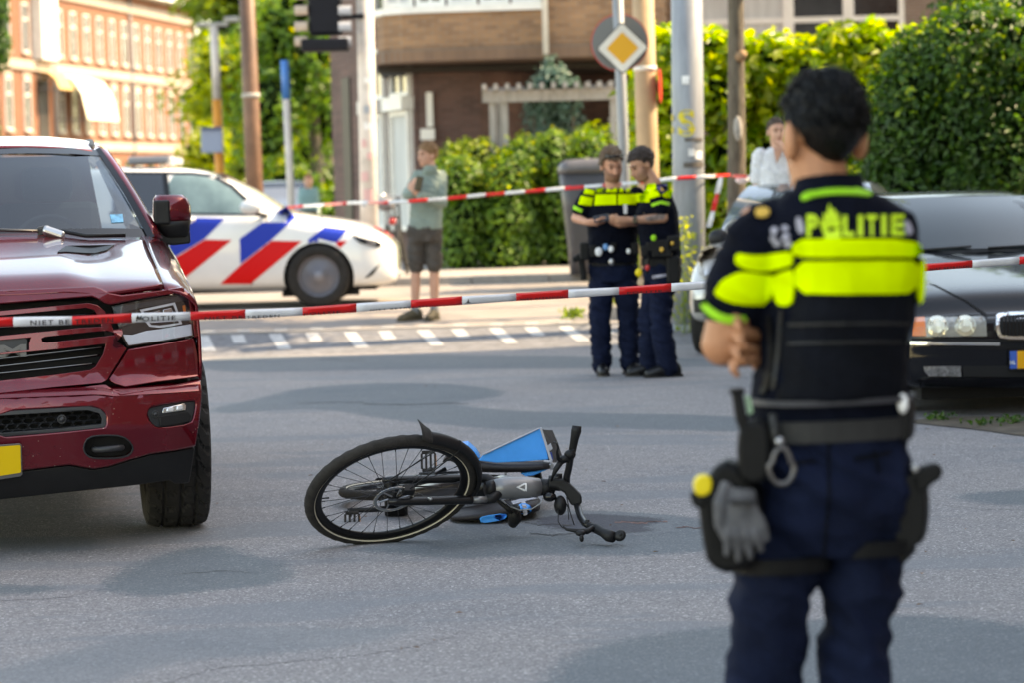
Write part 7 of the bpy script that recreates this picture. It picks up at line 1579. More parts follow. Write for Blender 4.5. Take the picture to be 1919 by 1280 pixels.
def hand(mb, wrist, dirv, palm_n, s=1.0, curl=0.5, spread=0.02, thumb=1):
    """palm with four unequal bent fingers and a thumb from the side of the palm"""
    f = dirv.normalized(); pn = (palm_n - f * palm_n.dot(f)).normalized(); sd = f.cross(pn).normalized() * thumb
    limb(mb, [wrist, wrist + f * 0.035 * s, wrist + f * 0.085 * s], [(0.026 * s, 0.030 * s)[0], 0.031 * s, 0.030 * s], 10)
    mb.box(wrist + f * 0.055 * s, (0.001, 0.001, 0.001))
    M = Matrix(((sd.x, f.x, pn.x), (sd.y, f.y, pn.y), (sd.z, f.z, pn.z))); mb.sphere(wrist + f * 0.055 * s, (0.042 * s, 0.052 * s, 0.017 * s), 14, 10, M)
    for k, (off, ln) in enumerate(((0.030, 0.072), (0.010, 0.080), (-0.011, 0.075), (-0.030, 0.058))):
        b = wrist + f * 0.092 * s + sd * off * s; d = f; p = [b - f * 0.02 * s, b]; ang = curl * (0.85 + 0.12 * k)
        for seg in (0.45, 0.32, 0.23):
            d = (d * math.cos(ang) + pn * math.sin(ang)).normalized(); d2 = d; p.append(p[-1] + d2 * ln * seg * s)
            pn_ = pn
        mb.tube(p, [0.0095 * s, 0.0095 * s, 0.009 * s, 0.008 * s, 0.0065 * s], 8); mb.sphere(p[-1], 0.0068 * s, 8, 6)
    b = wrist + f * 0.03 * s + sd * 0.03 * s; p = [b, b + (sd * 0.6 + f * 0.7).normalized() * 0.035 * s, b + (sd * 0.55 + f * 0.95 + pn * curl).normalized() * 0.066 * s, b + (sd * 0.35 + f * 1.0 + pn * curl).normalized() * 0.088 * s]
    mb.tube(p, [0.013 * s, 0.0115 * s, 0.0105 * s, 0.008 * s], 8); mb.sphere(p[-1], 0.0085 * s, 8, 6)
def shoe(par, ankle, toe_dir, z, m, L_=0.28, h=0.10, name='shoe', sole=None):
    t = toe_dir.normalized(); sd = Vector((-t.y, t.x, 0)); c = Vector((ankle.x, ankle.y, z)); mb = MB(); rings = []
    for f, w, hh in ((-0.08, 0.030, 0.07), (-0.06, 0.040, 0.115), (0.0, 0.046, 0.13), (0.05, 0.044, 0.10), (0.11, 0.050, 0.075), (0.16, 0.047, 0.058), (0.195, 0.03, 0.04)):
        k = L_ / 0.28; rings.append([c + t * f * k + sd * (w * x) + Vector((0, 0, 0.012 + hh * y)) for x, y in ((-1, 0), (-1.0, 0.45), (-0.65, 0.92), (0, 1), (0.65, 0.92), (1.0, 0.45), (1, 0))])
    mb.loft(rings, True, True); o = mb.build(name, m, par, smooth=True, sub=1)
    mb = MB(); mb.prism([c + t * f * L_ / 0.28 + sd * w * sg for sg, lst in ((1, ((-0.085, .03), (-0.05, .044), (0.05, .044), (0.11, .053), (0.17, .046), (0.2, .025))), (-1, ((0.2, .025), (0.17, .046), (0.11, .053), (0.05, .044), (-0.05, .044), (-0.085, .03)))) for f, w in lst], (0, 0, 0.022)); mb.build('sole', sole or m, o); return o

# ------------------------------------------------------------------ near officer, back to the camera
OD = 6.27
def O(x, y, d=0.0): return P(x, y, OD + d)
off = empty('person', Vector((O(1540, 700).x, OD, 0)), 'police officer in the foreground seen from behind, arms crossed, yellow bands on the back', 'person')
Rr_ = Vector((math.cos(R(-16)), math.sin(R(-16)), 0)); Fr_ = Vector((-Rr_.y, Rr_.x, 0))   # his right-hand side, his front (away, turned right)
Rr_ = Vector((math.cos(R(14)), math.sin(R(14)), 0)); Fr_ = Vector((-math.sin(R(14)), math.cos(R(14)), 0))
lv = lambda x, y, w, d, dd=0.0: (O(x, y, dd), Rr_ * w, Fr_ * d)
hc = O(1541, 250, 0.03)
mb = MB(); e_h, Mh, rt_h, fw_h, up_h = head_shape(mb, hc, Vector((-0.02, 0.10, 1)), Vector((-0.42, 1, 0)), 1.05, ear=1.35)
limb(mb, [O(1530, 300, 0.03), O(1538, 350, 0.02), O(1550, 390, 0.02)], [0.064, 0.064, 0.075])
torso(mb, [lv(1560, 370, 0.10, 0.06), lv(1575, 420, 0.16, 0.085), lv(1578, 520, 0.155, 0.10), lv(1560, 700, 0.14, 0.095), lv(1550, 800, 0.145, 0.095), lv(1552, 930, 0.14, 0.085), lv(1545, 1010, 0.10, 0.06)])
elbL = O(1356, 645, 0.0); shL = O(1425, 425, 0.0); limb(mb, [shL, shL.lerp(elbL, 0.5) + Vector((-0.01, -0.01, 0)), elbL], [0.056, 0.054, 0.050]); limb(mb, [elbL, elbL + Vector((0.05, 0.10, 0.03)), elbL + Vector((0.10, 0.17, 0.045)), elbL + Vector((0.24, 0.27, 0.08))], [0.052, 0.052, 0.046, 0.03])
shR = O(1668, 432, 0.07); elbR = O(1664, 640, 0.20); limb(mb, [shR, elbR], [0.046, 0.040]); limb(mb, [elbR, elbR + Vector((-0.16, 0.13, 0.03)), O(1440, 640, 0.16)], [0.044, 0.040, 0.028])
# right hand tucked under the left arm: four fingertips show
for k, (xk, yk, xt, yt) in enumerate(((1380, 602, 1392, 626), (1378, 629, 1399, 652), (1375, 657, 1394, 680), (1371, 683, 1382, 704))):
    mb.tube([O(1440, 610 + k * 26, 0.05), O(1408, yk - 4, -0.02), O(xk, yk, -0.07), O((xk + xt) / 2 - 2, (yk + yt) / 2, -0.088), O(xt, yt, -0.08)], [0.011, 0.0105, 0.0105, 0.010, 0.0085], 9); mb.sphere(O(xt, yt, -0.08), 0.009, 9, 6)
mb.sphere(O(1430, 660, 0.10), (0.04, 0.03, 0.05), 12, 8)
hipL = O(1478, 930, 0.0); kneeL = O(1436, 1215, 0.03); anL = O(1425, 1590, 0.0); hipR = O(1628, 930, 0.03); kneeR = O(1600, 1215, 0.05); anR = O(1612, 1590, 0.03)
for h_, k_, a_ in ((hipL, kneeL, anL), (hipR, kneeR, anR)): limb(mb, [h_, h_.lerp(k_, 0.5), k_, k_.lerp(a_, 0.35), a_], [0.062, 0.056, 0.045, 0.045, 0.033])
obody = union('body', mb, 0.0055, M_SKIN1, off, 5)
# trousers
mb = MB(); torso(mb, [lv(1552, 795, 0.170, 0.115), lv(1552, 850, 0.176, 0.122), lv(1553, 925, 0.180, 0.132), lv(1548, 985, 0.168, 0.120), lv(1545, 1040, 0.11, 0.085)])
limb(mb, [hipL + Vector((-0.012, 0, -0.02)), O(1452, 1080, 0.01), O(1437, 1215, 0.02), O(1428, 1330, 0.02), O(1424, 1480, 0.0), O(1424, 1600, 0.0)], [0.100, 0.098, 0.084, 0.08, 0.075, 0.07], 20)
limb(mb, [hipR + Vector((0.006, 0, -0.02)), O(1616, 1080, 0.04), O(1600, 1215, 0.05), O(1604, 1330, 0.05), O(1610, 1480, 0.03), O(1612, 1600, 0.03)], [0.096, 0.094, 0.078, 0.074, 0.072, 0.07], 20)
otr = union('trousers', mb, 0.0065, M_TROUS, off, 4, 0.022, 7.0, 3)
# shirt with sleeves
mb = MB(); torso(mb, [lv(1550, 352, 0.082, 0.062), lv(1560, 372, 0.13, 0.08), lv(1572, 402, 0.172, 0.098), lv(1574, 470, 0.178, 0.115), lv(1567, 560, 0.164, 0.122), lv(1556, 660, 0.160, 0.122), lv(1555, 740, 0.176, 0.124), lv(1551, 795, 0.178, 0.124), lv(1551, 806, 0.165, 0.11)])
slE = shL.lerp(elbL, 0.66) + Vector((-0.004, 0, 0)); limb(mb, [shL + Vector((0.03, 0, -0.005)), shL + Vector((-0.005, -0.005, -0.03)), shL.lerp(elbL, 0.5) + Vector((-0.004, -0.006, 0)), slE], [0.073, 0.077, 0.078, 0.073], 20)
slR = shR.lerp(elbR, 0.78); limb(mb, [shR + Vector((-0.02, 0, 0)), shR.lerp(elbR, 0.4), slR], [0.066, 0.064, 0.060], 18)
osh = union('shirt', mb, 0.0065, M_NAVY, off, 5, 0.009, 8.0, 1)
# protective vest over the back
mb = MB(); torso(mb, [lv(1585, 420, 0.135, 0.098, -0.016), lv(1590, 450, 0.150, 0.120, -0.016), lv(1588, 520, 0.154, 0.130, -0.016), lv(1573, 600, 0.152, 0.136, -0.016), lv(1562, 700, 0.156, 0.138, -0.015), lv(1556, 742, 0.160, 0.136, -0.015), lv(1558, 750, 0.15, 0.12, -0.01)])
ov = union('vest', mb, 0.0065, M_VEST, off, 5, 0.007, 7.0, 6)
bv_o = bvh_of([osh, ov]); bv_s = bvh_of([osh])
def bd(name, pts, m, off_=0.010, sm=1, me=10, bv_=None, par=None): return decal(name, smooth_poly(pts, sm) if sm else pts, bv_ or bv_o, m, par or off, off_, me, thick=0.003)
bd('back_band', [(1486, 450), (1560, 449), (1660, 448), (1727, 454), (1728, 482), (1660, 481), (1560, 482), (1487, 481)], M_HIVIS)
bd('back_band', [(1489, 490), (1560, 488), (1660, 487), (1723, 487), (1719, 548), (1640, 550), (1560, 551), (1492, 550)], M_HIVIS)
bd('sleeve_band', [(1380, 474), (1410, 478), (1448, 476), (1488, 468), (1490, 496), (1450, 506), (1410, 508), (1378, 495)], M_HIVIS)
bd('sleeve_band', [(1388, 508), (1425, 512), (1458, 517), (1452, 545), (1440, 568), (1400, 570), (1365, 564), (1340, 550), (1346, 535), (1365, 518)], M_HIVIS)
bd('side_band', [(1443, 520), (1468, 508), (1490, 504), (1489, 560), (1482, 572), (1462, 574), (1454, 560), (1450, 540)], M_HIVIS)
bd('side_band', [(1722, 482), (1733, 484), (1735, 500), (1733, 560), (1722, 573), (1716, 560), (1721, 500)], M_HIVIS)
bd('cuff_trim', [(1318, 560), (1330, 572), (1352, 588), (1380, 592), (1398, 590), (1398, 602), (1375, 606), (1345, 600), (1322, 582), (1314, 568)], M_LIME)
for ch_, x0, wd_, hgt in (('P', 1512, 21, 41), ('L', 1580, 21, 38), ('I', 1608, 9, 38), ('T', 1624, 20, 38), ('I', 1652, 9, 38), ('E', 1670, 25, 38)):
    v_, f_ = text_polys(ch_, 1.0, 0.035); xs_ = [a for a, b in v_]; ys_ = [b for a, b in v_]; kx = wd_ / (max(xs_) - min(xs_)); ky = hgt / max(ys_)
    pts = [(x0 + (a - min(xs_)) * kx, 442 - b * ky - 0.02 * (x0 - 1500)) for a, b in v_]; vs = []
    for (x, y) in pts:
        d = ray(x, y).normalized(); h = bv_o.ray_cast(CAM, d); vs.append(h[0] - d * 0.008 if h[0] is not None else P(x, y, OD - 0.12))
    mb = MB(); mb.add(vs, f_); mb.build('back_letter', M_LETTER, off, fix=False)
bd('flame_emblem', [(1545, 441), (1538, 424), (1536, 410), (1544, 414), (1543, 400), (1549, 403), (1553, 383), (1558, 396), (1563, 392), (1566, 404), (1572, 400), (1570, 414), (1578, 412), (1573, 424), (1570, 430), (1560, 424), (1552, 428)], M_LETTER, 0.009, 0, 8)
bd('book_emblem', [(1542, 430), (1556, 436), (1574, 429), (1577, 443), (1570, 450), (1558, 452), (1546, 448)], M_LETTER, 0.0095, 0, 8)
bd('grey_tab', [(1491, 408), (1500, 406), (1506, 420), (1508, 436), (1496, 438)], M_REFL, 0.010, 1, 8); bd('grey_tab', [(1694, 412), (1700, 413), (1708, 432), (1706, 440), (1697, 440)], M_REFL, 0.010, 1, 8)
for (x, y) in ((1452, 432), (1472, 428), (1450, 446), (1474, 444), (1458, 455), (1478, 456)): bd('shoulder_mark', [(x + 7 * math.cos(t), y + 6 * math.sin(t)) for t in np.linspace(0, 6.28, 9)[:-1]], M_REFL, 0.010, 1, 8)
bd('rank_slide', [(1416, 394), (1428, 390), (1441, 392), (1443, 402), (1432, 408), (1417, 406)], mat('rank_gold', (0.62, 0.36, 0.05), 0.5), 0.012, 1, 8)
for y_ in (604, 640): bd('vest_seam', [(1478, y_ + 2), (1560, y_), (1640, y_ - 1), (1704, y_), (1704, y_ + 4), (1640, y_ + 3), (1560, y_ + 4), (1478, y_ + 6)], M_BELTG, 0.006, 0, 12)
bd('vest_side_seam', [(1462, 580), (1467, 580), (1462, 660), (1452, 730), (1446, 730), (1456, 660)], M_BELTG, 0.006, 0, 12)
bd('band_gap', [(1487, 483), (1725, 483), (1724, 487), (1488, 488)], M_NAVY, 0.013, 0, 12)
bv_t = bvh_of([otr])
bd('trouser_seam', [(1551, 815), (1555, 815), (1556, 930), (1546, 1050), (1541, 1050), (1551, 930)], M_VEST, 0.004, 0, 12, bv_t)
bd('back_pocket', [(1600, 858), (1668, 846), (1670, 852), (1602, 864)], M_VEST, 0.005, 0, 10, bv_t); bd('back_pocket', [(1480, 866), (1530, 862), (1531, 868), (1481, 872)], M_VEST, 0.005, 0, 10, bv_t)
# collar
mb = MB(); rings = []
for a in np.linspace(0, 2 * math.pi, 29):
    cA, sA = math.cos(a), math.sin(a); c0 = O(1553, 362, 0.015); rings.append([c0 + Rr_ * (0.086 * cA) + Fr_ * (0.078 * sA) + Vector((0, 0, -0.022 + 0.012 * sA)), c0 + Rr_ * (0.077 * cA) + Fr_ * (0.071 * sA) + Vector((0, 0, 0.032 + 0.012 * -sA)), c0 + Rr_ * (0.070 * cA) + Fr_ * (0.064 * sA) + Vector((0, 0, 0.030 - 0.012 * sA))])
mb.loft(rings, closed=False, cap=False); ocol = mb.build('collar', M_NAVY, off, smooth=True)
bd('collar_trim', [(1500, 366), (1525, 356), (1560, 351), (1600, 352), (1632, 360), (1634, 368), (1600, 364), (1560, 364), (1528, 368), (1503, 378)], M_LIME, 0.008, 1, 8, bvh_of([ocol, osh]))
hair(off, e_h, Mh, 1.05, M_HAIRB, top=1.04, low=-0.022, front=0.06, strands=2600, length=0.040, vol=(0.079, 0.102, 0.100), combed=True)
mb = MB(); c = O(1548, 205, -0.07); mb.build('noop', None, None) if False else None
# duty belt and kit
def wrapband(name, lv_lo, lv_hi, m, par=off, grow=0.006):
    mb = MB(); (c0, rx0, ry0), (c1, rx1, ry1) = lv_lo, lv_hi; rings = []
    for q in range(41):
        a = 2 * math.pi * q / 40; ca, sa = math.cos(a), math.sin(a); k = 2.6; s_ = (abs(ca) ** k + abs(sa) ** k) ** (-1 / k)
        def pt(c, rx, ry, g): return c + rx * (ca * s_) * (1 + g / rx.length) + ry * (sa * s_) * (1 + g / ry.length)
        rings.append([pt(c0, rx0, ry0, grow), pt(c1, rx1, ry1, grow), pt(c1, rx1, ry1, grow - 0.012), pt(c0, rx0, ry0, grow - 0.012)])
    mb.loft(rings, True, False); return mb.build(name, m, par, smooth=False)
belt = wrapband('duty_belt', lv(1552, 820, 0.178, 0.124), lv(1552, 781, 0.180, 0.126), M_BELTG, grow=0.007)
wrapband('shirt_hem', lv(1556, 752, 0.173, 0.128, -0.008), lv(1558, 742, 0.174, 0.128, -0.008), mat('hem_grey', (0.035, 0.035, 0.042), 0.6), grow=0.010)
for y0, y1, x, w, d, dd in ((1066, 1038, 1456, 0.106, 0.106, 0.01), (1034, 1006, 1616, 0.104, 0.106, 0.035)): wrapband('thigh_strap', (O(x, y0, dd), Rr_ * w, Fr_ * d), (O(x, y1, dd), Rr_ * (w + .002), Fr_ * (d + .002)), M_BELT, grow=0.008)
def kit(name, lab, cat, m, px, D, dep, bevel=0.008, extra=None):
    o = empty(name, P(px[0][0], px[0][1], D), lab, cat); mb = MB(); mb.prism([P(x, y, D) for x, y in px], (0.02, dep, 0)); mb.build('shell' if extra is None else extra, m, o, bevel=bevel); return o
def kitpart(o, name, m, px, D, dep, bevel=0.005): mb = MB(); mb.prism([P(x, y, D) for x, y in px], (0.0, dep, 0)); return mb.build(name, m, o, bevel=bevel)
k1 = kit('baton_pouch', 'black pouch with baton on the left of the near officer belt', 'pouch', M_BELT, smooth_poly([(1384, 790), (1440, 790), (1446, 850), (1440, 905), (1392, 912), (1378, 860)], 1), 6.10, 0.09, 0.012)
kitpart(k1, 'baton', M_BELT, [(1372, 736), (1392, 734), (1404, 800), (1390, 815), (1380, 790)], 6.10, 0.04, 0.006); kitpart(k1, 'baton_cap', M_BELT, [(1368, 732), (1396, 729), (1397, 740), (1370, 742)], 6.095, 0.045, 0.004)
kitpart(k1, 'green_tab', mat('tab_green', (0.35, 0.55, 0.35), 0.5), [(1396, 742), (1406, 745), (1412, 775), (1402, 780)], 6.12, 0.02, 0.003)
k2 = empty('carabiner', O(1465, 840, -0.16), 'grey metal carabiner ring hanging from the near officer belt', 'carabiner')
mb = MB(); pts = [O(1449, 778, -0.155), O(1452, 815, -0.17), O(1458, 838, -0.17)]; mb.tube(pts, [(0.012, 0.008), (0.013, 0.008), (0.009, 0.008)], 10); mb.build('strap', M_BELTG, k2, smooth=True)
mb = MB(); ring = [O(1465 + 24 * math.cos(t) * (1.0 if math.sin(t) > -0.2 else 0.72), 874 + 34 * math.sin(t), -0.17) for t in np.linspace(0, 2 * math.pi, 29)]; mb.tube(ring, 0.0065, 8, cap=False); mb.build('ring', mat('ring_steel', (0.12, 0.115, 0.12), 0.35, metal=0.7), k2, smooth=True)
mb = MB(); mb.sphere(O(1461, 828, -0.175), 0.011, 12, 8); mb.build('rivet', M_STEEL, k2, smooth=True)
k3 = kit('thigh_bag', 'black thigh bag strapped to the left leg of the near officer', 'bag', M_BELT, smooth_poly([(1345, 862), (1400, 880), (1432, 960), (1420, 1050), (1372, 1080), (1325, 1066), (1312, 1000), (1306, 935), (1322, 900)], 1), 6.12, 0.10, 0.015)
k4 = empty('stun_gun', O(1315, 915, -0.12), 'yellow and black stun gun grip sticking out of the thigh bag', 'stun gun')
kitpart(k4, 'grip', mat('taser_yellow', (0.78, 0.58, 0.01), 0.45), smooth_poly([(1300, 905), (1312, 892), (1332, 892), (1336, 912), (1328, 930), (1304, 932)], 1), 6.11, 0.04, 0.008); kitpart(k4, 'frame', M_BELT, smooth_poly([(1294, 920), (1306, 928), (1326, 930), (1320, 955), (1298, 952)], 1), 6.115, 0.04, 0.006)
gl = empty('gloves', O(1390, 960, -0.18), 'pair of grey work gloves clipped to the thigh bag of the near officer', 'gloves')
M_GLOVE = mat('glove_grey', (0.075, 0.075, 0.082), 0.75, var=0.35, vscale=20, bump=0.4, bscale=50); M_GLOVED = mat('glove_dark', (0.025, 0.025, 0.028), 0.8, var=0.3)
mb = MB(); mb.tube([O(1390, 918, -0.19), O(1388, 950, -0.20), O(1386, 985, -0.20)], [(0.016, 0.032), (0.018, 0.036), (0.016, 0.040)], 14, up=(0, 1, 0))
for (x0, x1, y1) in ((1366, 1362, 1038), (1380, 1384, 1050), (1394, 1406, 1044), (1408, 1426, 1030)): mb.tube([O(x0, 975, -0.20), O((x0 + x1) / 2, 1005, -0.212), O(x1, y1, -0.20)], [0.011, 0.0105, 0.008], 9); mb.sphere(O(x1, y1, -0.20), 0.0085, 8, 6)
mb.tube([O(1408, 950, -0.2), O(1430, 985, -0.205), O(1438, 1015, -0.2)], [0.013, 0.011, 0.008], 9)
union('glove', mb, 0.004, M_GLOVE, gl, 3)
mb = MB(); mb.tube([O(1362, 905, -0.185), O(1348, 945, -0.20), O(1350, 985, -0.2), O(1362, 1015, -0.2)], [(0.012, 0.014), (0.014, 0.016), (0.013, 0.015), (0.009, 0.01)], 10); mb.tube([O(1374, 915, -0.19), O(1366, 955, -0.195), O(1366, 1000, -0.195)], [0.010, 0.010, 0.007], 8); union('glove', mb, 0.004, M_GLOVE, gl, 3)
kitpart(gl, 'cuff_strap', M_GLOVED, [(1366, 938), (1414, 936), (1416, 945), (1368, 948)], 6.04, 0.03, 0.004)
k5 = kit('pistol_holster', 'black holster with pistol at the right thigh of the near officer', 'holster', M_BELT, smooth_poly([(1700, 885), (1730, 900), (1736, 960), (1728, 1022), (1708, 1024), (1700, 1058), (1682, 1054), (1678, 990), (1688, 920)], 1), 6.22, 0.07, 0.010, 'holster')
kitpart(k5, 'pistol_grip', M_BELT, smooth_poly([(1705, 885), (1722, 878), (1755, 868), (1768, 876), (1766, 898), (1748, 908), (1732, 928), (1712, 930)], 1), 6.22, 0.035, 0.008); kitpart(k5, 'clip', M_STEEL, [(1708, 876), (1720, 872), (1724, 884), (1712, 888)], 6.21, 0.03, 0.004)
k6 = kit('torch_pouch', 'black pouch with white capped torch at the right of the near officer belt', 'pouch', M_BELT, smooth_poly([(1682, 745), (1700, 742), (1708, 780), (1704, 828), (1688, 830), (1680, 790)], 1), 6.20, 0.06, 0.008); mb = MB(); mb.sphere(P(1692, 757, 6.19), (0.012, 0.012, 0.022), 12, 8); mb.build('torch_cap', M_STICK, k6, smooth=True)
bd('radio_cable', [(1440, 590), (1447, 590), (1452, 680), (1440, 735), (1425, 742), (1432, 720), (1444, 680)], M_BELT, 0.012, 1, 10)
bd('pocket_flap', [(1636, 845), (1640, 845), (1650, 885), (1646, 888)], M_VEST, 0.006, 0, 10, bvh_of([otr]))
for a_, d_ in ((anL, Vector((-0.15, 1, 0))), (anR, Vector((0.25, 1, 0)))): shoe(off, a_, d_, 0.0, M_BOOT, 0.30)

# ------------------------------------------------------------------ generic standing figure from traced joints
def figure(lab, D, J, R_, fwd, skin, name='person', group=None, head_up=(0, 0, 1), zf=0.0, headS=1.03, voxel=0.0075):
    """J: joints in photograph pixels (x, y[, depth offset]); R_: radii"""
    q = lambda k: P(J[k][0], J[k][1], D + (J[k][2] if len(J[k]) > 2 else 0))
    o = empty(name, Vector((q('hipL').x * 0.5 + q('hipR').x * 0.5, D, zf)), lab, 'person', group)
    mb = MB(); e, M, rt, fw_, up = head_shape(mb, q('head'), Vector(head_up), Vector(fwd), headS)
    limb(mb, [q('head') + Vector((0, 0, -0.06)) - Vector(fwd).normalized() * 0.02, q('neck')], [0.056, 0.062])
    shm = (q('shL') + q('shR')) / 2; hm = (q('hipL') + q('hipR')) / 2; wid = (q('shR') - q('shL')); wl_ = max(0.12, wid.length / 2)
    rx = wid.normalized() * (1 if wid.x > 0 else -1); ry = Vector((-rx.y, rx.x, 0))
    torso(mb, [(q('neck') + Vector((0, 0, -0.03)), rx * 0.07, ry * 0.05), (shm + Vector((0, 0, -0.02)), rx * wl_ * 0.95, ry * 0.08), (shm.lerp(hm, 0.35), rx * 0.13, ry * 0.10), (shm.lerp(hm, 0.75), rx * 0.125, ry * 0.09), (hm, rx * 0.135, ry * 0.10)])
    for s_ in 'LR':
        limb(mb, [q('sh' + s_), q('sh' + s_).lerp(q('el' + s_), 0.5), q('el' + s_)], [0.052, 0.048, 0.038]); limb(mb, [q('el' + s_), q('el' + s_).lerp(q('wr' + s_), 0.4), q('wr' + s_)], [0.039, 0.037, 0.025])
        limb(mb, [q('hip' + s_), q('hip' + s_).lerp(q('kn' + s_), 0.5), q('kn' + s_), q('kn' + s_).lerp(q('an' + s_), 0.35), q('an' + s_)], [0.066, 0.060, 0.05, 0.05, 0.034])
        hd_ = R_.get('hand' + s_, None)
        if hd_: hand(mb, q('wr' + s_), Vector(hd_[0]), Vector(hd_[1]), 1.0, hd_[2], thumb=hd_[3])
    b = union('body', mb, voxel, skin, o, 3)
    return o, q, e, M, (rx, ry, shm, hm)
def clothes_top(o, q, fr4, m, sleeve=0.6, w=0.19, dep=0.13, hem=None, name='shirt', wr=0.006, seed=0, long_=False, sl_r=0.066, voxel=0.0085):
    rx, ry, shm, hm = fr4; mb = MB(); bot = hem if hem is not None else hm + Vector((0, 0, 0.02)); half = max(0.15, (q('shR') - q('shL')).length / 2)
    torso(mb, [(q('neck') + Vector((0, 0, 0.0)), rx * 0.075, ry * 0.065), (shm + Vector((0, 0, 0.012)), rx * half * 0.95, ry * 0.09), (shm.lerp(hm, 0.25), rx * w, ry * dep), (shm.lerp(hm, 0.6), rx * w * 0.96, ry * dep), (bot.lerp(hm, 0.3), rx * w * 0.95, ry * dep), (bot, rx * w * 0.92, ry * dep * 0.95)])
    for s_ in 'LR':
        if long_: limb(mb, [q('sh' + s_), q('sh' + s_).lerp(q('el' + s_), 0.5), q('el' + s_), q('el' + s_).lerp(q('wr' + s_), 0.5), q('wr' + s_)], [sl_r, sl_r * 0.92, sl_r * 0.92, sl_r * 0.85, sl_r * 0.74])
        else: limb(mb, [q('sh' + s_), q('sh' + s_).lerp(q('el' + s_), sleeve * 0.5), q('sh' + s_).lerp(q('el' + s_), sleeve)], [sl_r, sl_r, sl_r * 0.95])
    return union(name, mb, voxel, m, o, 3, wr, 9, seed)
def clothes_legs(o, q, fr4, m, end=1.0, w=0.165, dep=0.13, r=(0.104, 0.098, 0.086, 0.086, 0.08), name='trousers', wr=0.017, seed=0, top=0.03):
    rx, ry, shm, hm = fr4; mb = MB(); torso(mb, [(hm + Vector((0, 0, top)), rx * w, ry * dep), (hm + Vector((0, 0, -0.04)), rx * w * 1.04, ry * dep * 1.04), (hm + Vector((0, 0, -0.13)), rx * w * 0.95, ry * dep * 0.95)])
    for s_ in 'LR':
        h_, k_, a_ = q('hip' + s_), q('kn' + s_), q('an' + s_)
        if end >= 1: limb(mb, [h_, h_.lerp(k_, 0.5), k_, k_.lerp(a_, 0.5), a_ + Vector((0, 0, 0.02))], list(r), 16)
        else: limb(mb, [h_, h_.lerp(k_, 0.45), h_.lerp(k_, 0.86)], [r[0], r[1], r[1] * 0.98], 16)
    return union(name, mb, 0.0085, m, o, 3, wr, 8, seed)
def belt_of(o, fr4, m, w=0.172, dep=0.135, z=0.0, h=0.05):
    rx, ry, shm, hm = fr4; return wrapband('duty_belt', (hm + Vector((0, 0, z)), rx * w, ry * dep), (hm + Vector((0, 0, z + h)), rx * w, ry * dep), m, o, 0.006)
def pouch(o, px, y, D, w, h, d, m, name='pouch', rz=0): mb = MB(); mb.box(P(px, y, D), (w, d, h), Matrix.Rotation(R(rz), 3, 'Y')); return mb.build(name, m, o, bevel=0.012)

# officer facing us, left of the pair
D1 = 22.7
J = dict(head=(1146, 308, -0.02), neck=(1149, 352), shL=(1103, 368), shR=(1192, 366, 0.06), elL=(1079, 408, -0.02), wrL=(1100, 416, -0.20), elR=(1206, 412, 0.08), wrR=(1178, 418, -0.16), hipL=(1128, 496), hipR=(1170, 496), knL=(1124, 600, -0.02), knR=(1178, 600), anL=(1128, 690), anR=(1180, 684, 0.02))
o1, q1, e1, M1, f1 = figure('bearded police officer facing the camera, sunglasses on his hair, phone in hand', D1, J, {'handL': ((0.75, -0.35, 0.0), (0.1, 0.5, 0.9), 0.35, -1), 'handR': ((-0.8, -0.3, 0.0), (0, 0.5, 0.9), 0.4, 1)}, (0.30, -1, -0.35), M_SKIN2, head_up=(0.04, -0.30, 1))
face_parts(o1, e1, M1, 1.03, mat('beard_brown', (0.27, 0.13, 0.082), 0.7, var=0.3, vscale=60)); hair(o1, e1, M1, 1.03, mat('hair_midbrown', (0.14, 0.085, 0.05), 0.55, var=0.4, vscale=40, bump=0.5, bscale=60), top=1.13, low=0.0, front=0.074, strands=1100, length=0.040, back=0.075, thick=2.4)
s1 = clothes_top(o1, q1, f1, M_NAVY, 0.62, 0.208, 0.15, seed=11, sl_r=0.076); t1 = clothes_legs(o1, q1, f1, M_TROUS, seed=12); belt_of(o1, f1, M_BELT)
bv1 = bvh_of([s1])
def d1(name, pts, m, par, bv_, off_=0.008, sm=0): return decal(name, smooth_poly(pts, sm) if sm else pts, bv_, m, par, off_, 8, thick=0.003)
d1('chest_band', [(1116, 364), (1155, 363), (1155, 383), (1114, 384)], M_HIVIS, o1, bv1); d1('chest_band', [(1158, 363), (1192, 363), (1192, 382), (1158, 383)], M_HIVIS, o1, bv1)
d1('chest_tab', [(1118, 352), (1131, 352), (1131, 359), (1117, 359)], M_HIVIS, o1, bv1); d1('chest_tab', [(1135, 352), (1156, 352), (1156, 359), (1135, 359)], M_HIVIS, o1, bv1); d1('chest_tab', [(1161, 352), (1168, 352), (1168, 359), (1161, 359)], M_HIVIS, o1, bv1); d1('chest_tab', [(1173, 352), (1181, 352), (1181, 359), (1173, 359)], M_HIVIS, o1, bv1)
d1('sleeve_band', [(1097, 353), (1114, 357), (1113, 365), (1094, 362)], M_HIVIS, o1, bv1); d1('sleeve_band', [(1089, 366), (1111, 370), (1109, 385), (1084, 382)], M_HIVIS, o1, bv1); d1('cuff_trim', [(1076, 384), (1092, 392), (1090, 398), (1074, 391)], M_LIME, o1, bv1)
d1('rank_slide', [(1105, 330), (1115, 330), (1116, 339), (1106, 340)], MATS['rank_gold'], o1, bv1); d1('vest_buckle', [(1168, 383), (1175, 383), (1175, 400), (1169, 400)], M_STICK, o1, bv1)
